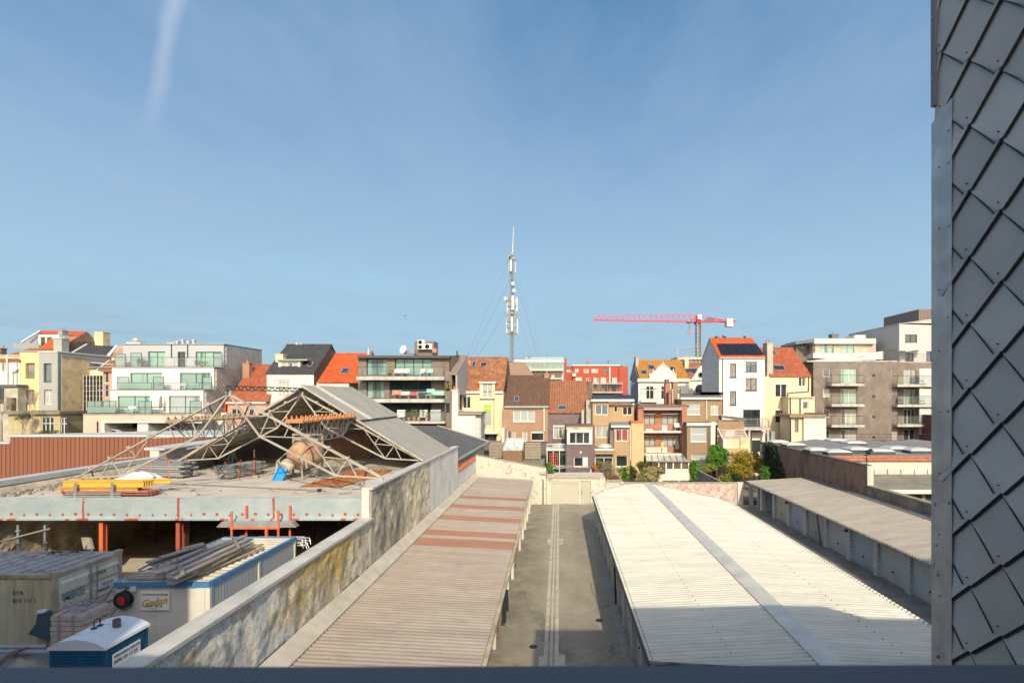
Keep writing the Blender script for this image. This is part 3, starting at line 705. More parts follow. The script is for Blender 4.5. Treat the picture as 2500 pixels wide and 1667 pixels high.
# ================================================================ right side: brick wall, domed roof, mossy garage
M_DKB = brick('weathered_brown_brick', (.4,.19,.11), (.2,.11,.075), (.3,.24,.17), .26, .085, .018, dirt=(.07,.06,.045), dirt_amt=.65, bmp=1.)
M_DKB2 = brick('lichened_brick', (.24,.15,.09), (.14,.09,.06), (.46,.41,.3), .26, .085, .022, dirt=(.05,.045,.04), dirt_amt=.6, bmp=1.)
w = thing('brick_wall', 'tall weathered brown brick wall behind the beige roofed garages, stepping down', 'wall', (21.2, 40, 0))
MB().box(21.0,21.38,36.9,55.2,0,4.75).build('wall', M_DKB, w)
MB().box(21.0,21.36,14,36.88,0,3.42).build('wall', M_DKB2, w)
MB().box(20.97,21.42,36.95,55.3,4.751,4.84).build('coping', plain('dark_coping', (.13,.11,.09), .9, .3, 3), w)
MB().box(20.97,21.4,14,36.86,3.421,3.49).build('coping', plain('mossy_coping', (.28,.24,.17), .9, .3, 3), w)
MB().box(21.0,21.42,36.84,36.9,3.49,4.8).build('end_face', M_WPAINT, w)
w = thing('flat_roof_building', 'flat grey roofed building covered with domed rooflights and edged with orange tiles', 'building', (30, 50, 0))
M_WB4 = brick('white_brick_red_patch', (.6,.3,.22), (.5,.24,.18), (.55,.5,.42), .22, .07, .012, white=(.58,.54,.45), white_lo=.3, white_hi=.35, wsc=2.2, bmp=.5)
MB().box(21.4,48,42.5,57.6,0,4.5).build('wall', M_WB4, w)
M_FELT = ribbed('roof_felt', (.2,.195,.19), 0, 1.0, .06, .6, .8, dirt=(.33,.3,.26), amt=.7)
mb = MB(); mb.box(21.4,48,43.1,57.6,4.501,4.72)
for k in range(5):
    x = 24.5+k*5.2; mb.prism([(x,45.5,4.721),(x+2.6,45.5,5.05),(x+5.1,45.5,4.721)], (0,11.8,0))
mb.build('roof', M_FELT, w)
mb = MB(); mb.prism([(21.4,42.3,4.5),(21.4,43.1,4.8),(21.4,43.1,4.5)], (26.6,0,0)); mb.build('tile_edge', tiles('orange_pantile_edge', (.62,.22,.09), (.5,.17,.08), tw=.2, th=.3), w)
railing(w, [KP('q8',910,133,57.4), KP('q8',2262,133,57.4)], .72, M_DARKM, step=2.0, rails=(.5,))
M_DOME = plain('acrylic_dome', (.47,.48,.47), .25, .04); M_CURB = plain('rooflight_curb', (.06,.06,.06), .7, .2)
domes = [(240,455,115,190),(415,660,145,225),(705,970,205,298),(930,1235,240,312),(960,1190,105,160),(1170,1425,130,195),(1210,1495,195,292),(1460,1775,225,302),(1700,2000,190,275),(1960,2275,220,292)]
dl = ['domed rooflight at the far left of the flat roof next to brick wall', 'domed rooflight second along the brick wall coping', 'domed rooflight in front row nearest the brick wall', 'low domed rooflight in front row beside the orange tile end', 'domed rooflight in the far row below the apartment railing, left one', 'domed rooflight in the far row below the apartment railing, right one', 'domed rooflight standing behind the weather vane', 'wide domed rooflight just right of the weather vane', 'domed rooflight nearer the slate wall, farther of the pair', 'wide domed rooflight half hidden by the slate clad wall']
for i, (u0, u1, v0, v1) in enumerate(domes):
    a_ = KZ('q8', u0, v1, 4.74); b__ = KZ('q8', u1, v1, 4.74); Y = a_.y; wd = b__.x-a_.x; top = KP('q8', u0, v0, Y+wd*.4).z
    cx = (a_.x+b__.x)/2; hh = max(.32, min(.8, (top-4.74)*.75)); dp = wd*.8
    t = thing('rooflight', dl[i], 'rooflight', (cx, Y+dp/2, 4.72), 'domed rooflights on the flat roof')
    MB().box(cx-wd/2, cx+wd/2, Y, Y+dp, 4.6, 4.74+hh*.68).build('curb', M_CURB, t)
    mb = MB(); z0 = 4.741+hh*.68; rr = wd/2-.02; rd = dp/2-.02; vs = []; fs = []
    lev = [(1.,0),(1.,.04),(.82,.14),(.5,.22),(0.2,.25)]
    for sx, hz in lev:
        for (ax, ay) in ((-1,-1),(1,-1),(1,1),(-1,1)): vs.append((cx+ax*rr*sx, Y+dp/2+ay*rd*sx, z0+hz))
    for j in range(len(lev)-1):
        for k in range(4): fs.append((j*4+k, j*4+(k+1) % 4, (j+1)*4+(k+1) % 4, (j+1)*4+k))
    fs += [(3,2,1,0), tuple(len(vs)-4+k for k in range(4))]
    mb.add(vs, fs); mb.build('dome', M_DOME, t)
w = thing('garage', 'garage with mossy grey roof, white fascia and dark green doors behind the brick wall', 'garage', (30, 39, 0))
M_MOSS = plain('mossy_roof', (.2,.185,.15), .95, .3, .7, dirt=(.3,.25,.12), dirt_amt=.7, bmp=.4)
mb = MB(); mb.prism([(21.5,37.6,3.05),(48,37.6,3.05),(48,42.45,3.42),(21.5,42.45,3.42)], (0,0,-.1)); mb.build('roof', M_MOSS, w)
MB().box(21.5,48,37.5,37.62,2.78,3.06).build('fascia', M_WF, w)
mb = MB(); mb.box(21.6,48,38.4,42.3,0,2.92); mb.build('wall', plain('dull_garage_wall', (.3,.28,.25), .9), w)  # wall has one even grey base colour
for k in range(6):
    x = 23.3+k*2.6
    MB().box(x,x+2.3,38.3,38.38,.05,2.6).build('door', ribbed('green_door', (.02,.09,.055), 0, 1.15, .05, .5, .5), w)
    MB().box(x-.28,x-.03,38.2,38.4,0,2.77).build('pier', brick('orange_brick_pier', (.5,.25,.14), (.45,.22,.12), (.5,.45,.4)), w)
mb = MB()
for k in range(12):
    x = 22.6+k*1.05; mb.box(x, x+.98, 42.36, 42.44, 3.44, 3.85-.02*(k % 3))
mb.build('flashing', M_WPAINT, w)
# weather vane
p = KP('q8',1408,450,37.0); p = Vector((p.x,37.0,4.8))
t = thing('weather_vane', 'small black wrought iron weather vane on the wall end by the flat roof', 'weather vane', p)
mb = MB(); mb.tube(p, p+Vector((0,0,.95)), .025, 6); mb.tube(p+Vector((-.25,0,.72)), p+Vector((.25,0,.72)), .016, 5); mb.tube(p+Vector((0,-.25,.72)), p+Vector((0,.25,.72)), .016, 5)
for s_ in (-1, 1): mb.path([p+Vector((s_*.02,0,.05)), p+Vector((s_*.13,0,.2)), p+Vector((s_*.04,0,.32)), p+Vector((s_*.1,0,.45)), p+Vector((s_*.01,0,.55))], .016, 5)
mb.build('stand', M_KF, t)
z_ = p.z+.98
bd = MB(); bd.prism([(p.x-.32,37,z_),(p.x-.12,37,z_+.07),(p.x+.1,37,z_+.1),(p.x+.3,37,z_+.22),(p.x+.42,37,z_+.1),(p.x+.52,37,z_+.02),(p.x+.25,37,z_-.06),(p.x,37,z_-.03)], (0,.02,0)); bd.build('vane', M_KF, t)
# ================================================================ text
def text_mesh(s, size, loc, rot, mat, parent, name='lettering', shear=0., thick=.0, xs=1., align='LEFT', bold=.0):
    cu = bpy.data.curves.new('t', 'FONT'); cu.body = s; cu.size = size; cu.shear = shear; cu.extrude = .002; cu.align_x = align; cu.offset = bold
    cu.resolution_u = 3
    to = bpy.data.objects.new('t', cu); COL.objects.link(to)
    dg = bpy.context.evaluated_depsgraph_get(); dg.update()
    me = bpy.data.meshes.new_from_object(to.evaluated_get(dg))
    bpy.data.objects.remove(to); bpy.data.curves.remove(cu)
    from mathutils import Matrix, Euler
    mx = Matrix.Translation(Vector(loc)-Vector(parent['_o'])) @ Euler(rot).to_matrix().to_4x4() @ Matrix.Diagonal((xs,1,1,1))
    me.transform(mx); me.name = name; me.materials.clear(); me.materials.append(mat)
    o = bpy.data.objects.new(name, me); COL.objects.link(o); o.parent = parent; o['_o'] = parent['_o']; return o
RF = (math.pi/2, 0, 0); RX = (math.pi/2, 0, math.pi/2)
M_INK = plain('black_ink', (.03,.03,.035), .6, .1)
M_INK2 = plain('blue_grey_spray', (.25,.29,.31), .7, .1)

# ================================================================ the building the photo is taken from
M_SLW = plain('slate_grey', (.46,.43,.395), .5, .1, 2.5, dirt=(.36,.34,.31), dirt_amt=.4, bmp=.05)
M_SLB = plain('backing_and_seam_shade', (.02,.02,.02), .8)
M_ZN = plain('old_zinc', (.5,.5,.49), .45, .3, 5, dirt=(.3,.31,.31), dirt_amt=.7, metal=.45, streak=True)
M_RAIL = plain('blue_grey_sill', (.16,.15,.155), .6, .06, 2)
M_RENDER = plain('grey_render', (.12,.12,.12), .9, .1)
ab = thing('apartment_building', 'dark slate clad corner of the apartment building at the right edge', 'building', (5, 0, 0))
mb = MB(); mb.box(2.22,11.3,-12,3.14,0,11.93); mb.prism([(11.3,3.14,11.93),(12.2,3.14,11.33),(12.2,3.14,0),(11.3,3.14,0)], (0,-15,0)); mb.box(12.2,19.5,-12,3.14,0,11.33)
mb.box(19.5,60,-12,-.4,0,17.8); mb.box(-60,-8.3,-12,-.4,0,17.5); mb.box(-8.3,2.18,-12,-.45,0,11.3)
mb.build('wall', M_RENDER, ab)
mb = MB(); mb.box(-4,2.18,-.45,.62,7.9,8.12); mb.box(-4,2.18,.5,.6,8.12,9.15); mb.build('balcony', M_RENDER, ab)
mb = MB(); mb.prism([(-4,.3,9.185),(-4,.6,9.19),(-4,.6,9.1),(-4,.3,9.1)], (6.18,0,.018)); mb.build('balcony_sill', M_RAIL, ab)
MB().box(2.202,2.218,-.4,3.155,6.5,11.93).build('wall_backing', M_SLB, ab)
# slates: diamonds, half width .207 (y), height .35 (z) between courses
mb = MB(); hw, hh = .2075, .35; Y1 = 2.884; Z1 = H-(1105-969)*Y1/F
for i in range(-2, 16):
    for j in range(-15, 11):
        yc = Y1-i*hw; tip = Z1+j*hh+(hh/2 if i % 2 else 0)
        if yc < -.2 or tip < 6.7 or tip > 12: continue
        k = 1.12; r_ = rnd.uniform(-.002, .002); jj = rnd.uniform(-.004, .004)
        yc += jj; X = 2.2
        # corners: bottom tip (clipped), near side (smaller y, lifts), top, far side
        b1 = (X-.022-r_, yc+.022, tip+.0); b2 = (X-.025-r_, yc-.022, tip-.002)
        near = (X-.021, yc-hw*1.04, tip+hh*.5+.0); top = (X-.002, yc, tip+hh*1.06); far = (X-.011, yc+hw*1.04, tip+hh*.5)
        pts_ = [b1, b2, near, top, far]
        pts_ = [(p_[0], min(p_[1], 3.15), p_[2]) for p_ in pts_]
        if max(p_[1] for p_ in pts_)-min(p_[1] for p_ in pts_) < .02: continue
        mb.prism(pts_, (.006,0,0), rnd.choice((0,0,1,2)))
        if yc < 3.12: mb.bar((b2[0]+.006, b2[1]-.003, b2[2]-.006), (near[0]+.006, near[1]-.001, near[2]-.006), .007, .0075, (0,1,-1), 3)  # black bars along both lower edges stand in for shadow seams
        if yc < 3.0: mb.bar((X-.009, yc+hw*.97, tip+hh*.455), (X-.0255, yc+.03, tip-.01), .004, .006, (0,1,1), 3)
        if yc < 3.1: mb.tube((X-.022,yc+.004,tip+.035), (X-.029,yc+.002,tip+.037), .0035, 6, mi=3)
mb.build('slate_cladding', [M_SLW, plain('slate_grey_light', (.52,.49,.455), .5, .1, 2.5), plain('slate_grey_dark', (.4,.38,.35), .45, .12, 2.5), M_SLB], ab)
def strip(za, zb, ya, yb, x, cut=0., name='corner_flashing'):
    mb = MB(); mb.prism([(x,ya,za),(x,yb,za),(x,yb,zb-cut),(x,ya,zb)], (.004,0,0)); mb.prism([(x,yb,za),(x+.2,yb,za),(x+.2,yb,zb-cut),(x,yb,zb-cut)], (0,.004,0))
    return mb.build(name, M_ZN, ab)
Zp = lambda py, Y: H-(py-CY)*Y/F
strip(Zp(1245,3.15), Zp(240,3.0), 3.0, 3.158, 2.176, .06)
strip(Zp(1362,3.15), Zp(1232,3.15), 2.995, 3.157, 2.1745, .02)
strip(6.5, Zp(1350,3.15), 3.0, 3.158, 2.1765, .02)
MB().box(2.168,2.2,3.12,3.156,Zp(262,3.15),11.93).build('corner_trim', plain('trim_grey', (.17,.17,.17), .5), ab)
mb = MB()
for u, v in ((338,880),(333,1100),(333,1535)):
    mb.tube((2.17,3.02,Zp(v/2.8,3.0)), (2.178,3.02,Zp(v/2.8,3.0)), .007, 8)
for v in (600, 1240): mb.tube((2.17,3.03,Zp(560+v/2.8,3.03)), (2.178,3.03,Zp(560+v/2.8,3.03)), .007, 8)
for v, yy in ((335,3.02),(345,3.13),(625,3.12),(825,3.11),(1385,3.11)): mb.tube((2.168,yy,Zp(1107+v/2.8,yy)), (2.178,yy,Zp(1107+v/2.8,yy)), .008, 8)
for v in (125, 545): mb.tube((2.162,3.14,Zp(v/2.8,3.14)), (2.17,3.14,Zp(v/2.8,3.14)), .006, 8)
mb.build('rivets', M_GALV, ab)

# ================================================================ deck with steel edge beam and old shed frame
ZD = 5.32; YB = 22.3
M_DECK = plain('deck_concrete', (.56,.5,.41), .9, .12, .5, dirt=(.36,.31,.25), dirt_amt=.75, bmp=.2)
M_OLDW = plain('old_rubble_plaster', (.55,.46,.32), .95, .3, 1.2, dirt=(.1,.085,.065), dirt_amt=.7, bmp=.7)
dk = thing('parking_deck', 'raised concrete deck with a long galvanised edge beam on orange steel columns', 'deck', (-16, 30, 1.4))
MB().box(-24,-7.82,YB+.06,37.2,4.95,ZD).build('slab', M_DECK, dk)
m, nt, b = newmat('spotted_steel'); co = objco(nt); s = N(nt, 'ShaderNodeSeparateXYZ'); L(nt, co, s.inputs[0])
col = ramp(nt, nz(nt, scaled(nt, co, (.8, 1, 1.4)), 1.6, 6, .65), [(.3, (.34,.41,.42)), (.7, (.47,.535,.54))])
col = mixc(nt, ramp(nt, nz(nt, scaled(nt, co, (6, 1, .6)), 1, 4), [(.6, 0.), (.75, .5)]), col, (.65,.66,.65))
cv = N(nt, 'ShaderNodeCombineXYZ'); L(nt, mth(nt, 'DIVIDE', s.outputs[0], .53), cv.inputs[0])
fx = mth(nt, 'ABSOLUTE', mth(nt, 'SUBTRACT', mth(nt, 'FRACT', mth(nt, 'DIVIDE', s.outputs[0], .53)), .5))
wn = N(nt, 'ShaderNodeTexWhiteNoise'); wn.noise_dimensions = '1D'; L(nt, mth(nt, 'FLOOR', mth(nt, 'DIVIDE', s.outputs[0], .53)), wn.inputs['W'])
dz = mth(nt, 'ABSOLUTE', mth(nt, 'SUBTRACT', mth(nt, 'MULTIPLY_ADD', wn.outputs['Value'], .06, 3.22), s.outputs[2]))
dot = mth(nt, 'MULTIPLY', mth(nt, 'LESS_THAN', mth(nt, 'ADD', fx, mth(nt, 'MULTIPLY', nz(nt, co, 9, 3), .1)), mth(nt, 'MULTIPLY_ADD', wn.outputs['Value'], .06, .12)), mth(nt, 'LESS_THAN', dz, .055))
dot2 = mth(nt, 'MULTIPLY', mth(nt, 'LESS_THAN', s.outputs[2], 3.1), mth(nt, 'GREATER_THAN', nz(nt, scaled(nt, co, (2.2, 1, .1)), 1, 2), .57))
col = mixc(nt, mth(nt, 'MAXIMUM', dot, dot2), col, (.42,.1,.06))
f4 = mth(nt, 'ABSOLUTE', mth(nt, 'SUBTRACT', mth(nt, 'FRACT', mth(nt, 'DIVIDE', mth(nt, 'ADD', s.outputs[0], mth(nt, 'MULTIPLY', nz(nt, co, 5, 3), .1)), 3.93)), .08))
col = mixc(nt, mth(nt, 'MULTIPLY', mth(nt, 'LESS_THAN', f4, .012), mth(nt, 'GREATER_THAN', nz(nt, co, 7, 3), .4)), col, (.42,.1,.05))
L(nt, col, b.inputs['Base Color']); b.inputs['Metallic'].default_value = .25; b.inputs['Roughness'].default_value = .5
mb = MB(); mb.box(-24,-7.86,YB,YB+.03,4.5,ZD-.012); mb.box(-24,-7.86,YB-.14,YB+.2,4.44,4.499); mb.box(-24,-7.86,YB+.031,YB+.2,ZD-.05,ZD+.004); mb.build('edge_beam', m, dk)
M_ORST = plain('orange_primer', (.62,.14,.05), .6, .12, 3); M_RDST = plain('red_primer', (.4,.09,.055), .65, .15, 3)
for px, mt in ((250,M_ORST),(437,M_RDST)):
    x = (px-CX)*22.5/F; mb = MB(); mb.box(x-.08,x+.08,22.42,22.45,1.4,4.44); mb.box(x-.08,x+.08,22.63,22.66,1.4,4.44); mb.box(x-.02,x+.02,22.45,22.63,1.4,4.44); mb.box(x-.16,x+.16,22.36,22.72,1.4,1.44)
    mb.build('column', mt, dk)
x = (447-CX)*23.6/F; MB().box(x-.13,x+.13,23.5,23.8,1.4,4.94).build('column', plain('brown_primer', (.2,.08,.06), .7, .2), dk)
mb = MB(); mb.box(-24,-7.83,37.21,37.5,1.4,5.3); mb.build('rear_wall', plain('dark_plaster', (.2,.18,.15), .95, .2, 1, bmp=.3), dk)  # rear wall has one even dark base colour
mb = MB()
for k in range(9): mb.box(-22.5+k*1.7,-22.4+k*1.7,30+.3*(k % 3),30.1+.3*(k % 3),1.4,4.94)
mb.build('prop_post', plain('rusty_prop', (.14,.09,.07), .8), dk)
wl = thing('retaining_wall', 'old rubble wall with grey concrete coping along the left side of the deck', 'wall', (-24.2, 30, 1.4))
mb = MB(); base_i = 0
reliefwall(mb, -24.0, 20, 40, 1.35, 5.7, .2, .12); mb.box(-24.5,-24.06,18,40,1.35,5.68)
mb.build('wall', M_OLDW, wl)
MB().box(-24.55,-23.86,18,32.3,5.69,5.92).build('coping', plain('grey_coping', (.44,.45,.44), .8, .12, 1), wl)
mb = MB(); mb.prism([(-24.0,20.3,5.33),(-23.5,20.3,5.33),(-23.75,20.3,5.62),(-24.0,20.3,5.66)], (0,17,0)); mb.build('rubble_ledge', M_OLDW, wl)
mb = MB(); mb.box(-24.5,-23.95,32.31,32.9,5.69,6.3); mb.build('pier', M_WPAINT, wl)
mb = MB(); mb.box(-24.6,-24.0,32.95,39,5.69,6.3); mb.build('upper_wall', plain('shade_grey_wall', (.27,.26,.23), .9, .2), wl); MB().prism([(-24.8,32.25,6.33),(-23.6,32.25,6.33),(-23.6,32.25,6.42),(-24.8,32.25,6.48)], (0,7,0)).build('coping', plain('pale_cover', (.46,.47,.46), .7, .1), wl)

# ---- shed frame: Fink trusses, lattice purlins, corrugated roof on the rear bay
M_TR = plain('truss_beige', (.4,.37,.315), .65, .15, 3, dirt=(.2,.12,.07), dirt_amt=.5)
M_TRD = plain('truss_dark', (.13,.12,.11), .7, .2, 3); M_TRO = plain('truss_rust', (.36,.2,.1), .8, .3, 5)
sh = thing('open_shed', 'open steel truss shed on the deck, its rear bay still roofed with corrugated sheets', 'shed', (-14.25, 30, ZD))
XA, XL, XRr = -14.25, -20.85, -7.66; ZA, ZF = 9.62, 6.0
def truss(Y, mat):
    mb = MB(); r = .045
    for s_ in (-1, 1):
        def T(t, z): return Vector((XA+s_*t*6.6, Y, ZF+z*(ZA-ZF)))
        def C(t): return T(t, 1-t)
        mb.bar(C(0)+Vector((0,-.05,0)), C(1.0)+Vector((0,-.05,0)), .045, .06); mb.bar(C(0)+Vector((0,.06,-.0)), C(1.0)+Vector((0,.06,.03)), .045, .07)
        n1 = T(.2, .5); n2 = T(.7, .03)
        mb.bar(C(0), n1, .065, .065); mb.bar(n1, n2, .075, .08); mb.bar(n2, C(1.0), .065, .065)
        m1 = (C(0)+n1)/2; m2 = (n1+n2)/2
        q1 = (C(0)*1+n1)/2; q3 = n1+(n2-n1)*.0
        for a_, b__ in ((C(.13), m1), (C(.26), m1), (C(.26), n1), (n1, C(.52)), (C(.13), n1*0.+m1), (C(.52), n2), (C(.39), (n1+C(.52))/2), (C(.65), (n2+C(.52))/2), (C(.775), n2), ((n2+C(.52))/2, C(.775)), (C(.9), n2+(C(1)-n2)*.62), (C(.775), n2+(C(1)-n2)*.45), (C(.9), n2+(C(1)-n2)*.62)):
            mb.bar(a_, b__, .04, .04)
    n1r = Vector((XA+.2*6.6, Y, ZF+.5*(ZA-ZF))); n1l = Vector((XA-.2*6.6, Y, ZF+.5*(ZA-ZF)))
    mb.box(XA-.12, XA+.12, Y-.06, Y+.06, ZA-.1, ZA+.16)
    for s_ in (-1, 1):
        for t in (.13,.26,.52,.65,.775,.9):
            x = XA+s_*t*6.6; z = ZF+(1-t)*(ZA-ZF)+.06; mb.box(x-.07, x+.07, Y-.09, Y+.09, z-.03, z+.06)
    return mb.build('truss', mat, sh)
truss(23.3, M_TR); truss(29.85, M_TR)
mb = MB()
for Y in (23.3, 29.85): mb.box(XL-.2, XL+.25, Y-.15, Y+.15, ZD, ZF-.02)
mb.box(XRr-.1, XRr+.05, 23.2, 23.4, 5.935, 6.0); mb.build('foot_block', M_CONC, sh)
def purlin(x, z, ya, yb, depth, mat, top, nseg, tmat=None, wd=.28):
    mb = MB(); n = nseg
    tl = lambda t: Vector((x-wd, ya+(yb-ya)*t, z)); tr_ = lambda t: Vector((x+wd, ya+(yb-ya)*t, z)); bt = lambda t: Vector((x+.05, ya+(yb-ya)*t, z-depth*min(1, 5*t+.25, 5*(1-t)+.25)))
    for f in (tl, tr_): mb.bar(f(0), f(1), .05, .05)
    prev = bt(0)
    for k in range(1, n+1): mb.bar(prev, bt(k/n), .045, .045); prev = bt(k/n)
    for k in range(n):
        a_, b__ = k/n, (k+1)/n; mid = (a_+b__)/2
        for f in (tl, tr_): mb.tube(f(a_), bt(mid), .02, 5); mb.tube(bt(mid), f(b__), .02, 5)
        mb.tube(tl(a_), tr_(b__), .02, 4)
    p = mb.build('purlin', mat, sh)
    if top:
        t = MB(); nn = int((yb-ya)/.42)
        for k in range(nn):
            y = ya+(yb-ya)*(k+.2)/nn; t.box(x-wd-.1, x+wd+.1, y, y+.07, z+.03, z+.1)
            for s_ in (-1, 1): t.prism([(x+s_*(wd+.06),y,z+.1),(x+s_*(wd+.06),y+.2,z+.1),(x+s_*(wd+.06),y+.05,z+.24)], (.05*s_,0,0))
        t.box(x-wd-.12, x+wd+.12, ya+.02, yb-.02, z-.05, z+.029)
        t.build('cleats', tmat, p)
    return p
purlin(-11.55, 8.42, 23.45, 29.7, 1.0, M_TR, True, 9, plain('rusty_cleats', (.5,.22,.08), .85, .3, 6))
purlin(-16.75, 8.42, 23.45, 29.7, .9, M_TR, True, 8, plain('weathered_cleats', (.33,.24,.15), .9, .3, 6))
mb = MB(); mb.bar((XA,22.9,9.98),(XA,29.9,9.98),.16,.05); mb.bar((XA,22.9,9.8),(XA,29.9,9.8),.1,.05)
for k in range(24): mb.bar((XA,23+k*.29,9.8+.18*(k % 2)),(XA,23.29+k*.29,9.98-.18*(k % 2)),.03,.03)
mb.build('ridge_beam', M_TRD, sh)
M_GS = sheetmat('grey_corrugated', (.3,.29,.26), (.19,.175,.145), .45, False, 0., .5); M_GSW = sheetmat('pale_sheet', (.45,.44,.4), (.5,.48,.42), .2, False); M_GSU = sheetmat('grey_sheet_left', (.34,.32,.29), (.2,.18,.15), .4, False)
slope = (9.98-6.02)/6.6
mb = MB(); corr(mb, -14.3, -11.05, lambda x, y: 9.98-(x+14.25)*slope+.16, 29.75, 37.2, cols=3, mi_of=lambda y: 1 if 31.3 < y < 31.95 else 0); mb.build('roof', [M_GS, M_GSW], sh, smooth=True)
mb = MB(); corr(mb, -11.35, -7.5, lambda x, y: 9.98-(x+14.25)*slope-.02, 29.75, 37.2, cols=3); mb.build('roof', M_GS, sh, smooth=True)
mb = MB(); corr(mb, -21.1, -14.2, lambda x, y: 9.98+(x+14.25)*slope, 29.75, 37.2, cols=4); mb.build('roof', M_GSU, sh, smooth=True)
mb = MB(); mb.bar((-14.22,29.7,10.14),(-7.5,29.7,6.0),.05,.1); mb.bar((-14.22,29.7,10.0),(-21.1,29.7,5.9),.05,.12)
for t in (.2,.4,.6,.8):
    for s_ in (-1, 1): x = XA+s_*t*6.6; z = ZF+(1-t)*(ZA-ZF)+.0; mb.bar((x,29.8,z),(x,37.1,z),.07,.12)
mb.build('rafter', M_TR, sh)
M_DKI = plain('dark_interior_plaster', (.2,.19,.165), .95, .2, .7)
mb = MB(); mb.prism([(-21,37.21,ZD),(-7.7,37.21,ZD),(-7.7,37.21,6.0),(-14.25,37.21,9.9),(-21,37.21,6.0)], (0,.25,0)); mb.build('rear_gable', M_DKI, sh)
u, v = KP('c2',1375,470,37.15), KP('c2',1690,632,37.15)
MB().box(u.x,v.x,37.1,37.2,ZD+.01,u.z).build('brick_panel', brick('shed_brick', (.3,.14,.09), (.24,.11,.07), (.3,.25,.2), .22, .075, .014, dirt=(.1,.07,.05), dirt_amt=.4), sh)
mb = MB(); u1 = KP('c2',1690,470,37.15); mb.box(u.x-.1,u.x-.01,37.06,37.2,ZD+.01,8.2); mb.box(v.x+.01,v.x+.1,37.06,37.2,ZD+.01,7.5); mb.build('post', M_TRO, sh)
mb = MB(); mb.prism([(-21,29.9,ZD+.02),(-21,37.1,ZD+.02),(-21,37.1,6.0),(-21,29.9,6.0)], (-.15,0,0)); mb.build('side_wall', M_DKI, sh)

# ---- things on the deck
def D(c, u, v): return KZ(c, u, v, ZD)
M_YB = plain('yellow_timber_beam', (.72,.42,.05), .55, .12, 2, dirt=(.5,.3,.08), dirt_amt=.3); M_OB = plain('ochre_timber', (.5,.33,.13), .7, .2, 3)
a_ = D('d1',660,808); yb_ = 22.75
t = thing('beam_pile', 'stack of yellow formwork beams on the deck edge above the galvanised beam', 'timber stack', (a_.x+2, yb_, ZD))
def hbeam(mb, x0, x1, y, z, h=.2, w=.08):
    mb.box(x0, x1, y-w/2, y+w/2, z, z+.04); mb.box(x0, x1, y-w/2, y+w/2, z+h-.04, z+h); mb.box(x0, x1, y-.014, y+.014, z+.04, z+h-.04)
fx = lambda u: (K('d1',u,0)[0]-CX)*yb_/F
z1 = H-(K('d1',0,712)[1]-CY)*yb_/F; z0 = H-(K('d1',0,765)[1]-CY)*yb_/F
for k in range(5): hb = MB(); hbeam(hb, fx(650)+.02*k, fx(1475)+.03*k, yb_+k*.1, z1+.01, .26); hb.build('beam', M_YB, t)
for k in range(5): hb = MB(); hbeam(hb, fx(588)+.05*k, fx(1412)-.03*k, yb_+k*.1, z0, .2); hb.build('beam', M_OB, t)
hb = MB(); hbeam(hb, fx(1290), fx(1590), yb_+.9, z1+.02, .2); hb.build('beam', M_YB, t)
t = thing('prop_bundle', 'bundle of rusty red steel props in a grey stillage under the yellow beams', 'props', (a_.x+2, yb_, ZD))
M_RPROP = plain('rusty_red_prop', (.4,.13,.08), .75, .3, 6); mb = MB()
for k in range(16): 
    y = yb_-.12+.085*(k % 8); z = ZD+.1+.09*(k//8)+rnd.uniform(-.01,.02); xa = fx(665)+rnd.uniform(-.06,.15); xb = fx(1560)+rnd.uniform(-.15,.06)
    mb.tube((xa,y,z), (xb,y,z), .03, 6); mb.box(xb, xb+.012, y-.05, y+.05, z-.05, z+.05); mb.box(xa-.012, xa, y-.05, y+.05, z-.05, z+.05)
mb.build('props', M_RPROP, t)
mb = MB()
for u in (815, 1190):
    x = fx(u); mb.box(x-.05,x+.05,yb_-.22,yb_-.16,ZD,z1+.22); mb.box(x-.05,x+.05,yb_+.62,yb_+.68,ZD,z1+.22); mb.box(x-.05,x+.05,yb_-.159,yb_+.619,ZD+.01,ZD+.06)
mb.tube((fx(720),yb_-.18,ZD+.05), (fx(1280),yb_-.18,ZD+.05), .03, 6); mb.tube((fx(720),yb_-.18,ZD+.14), (fx(1280),yb_-.18,ZD+.14), .03, 6)
mb.build('stillage', M_GALV, t)
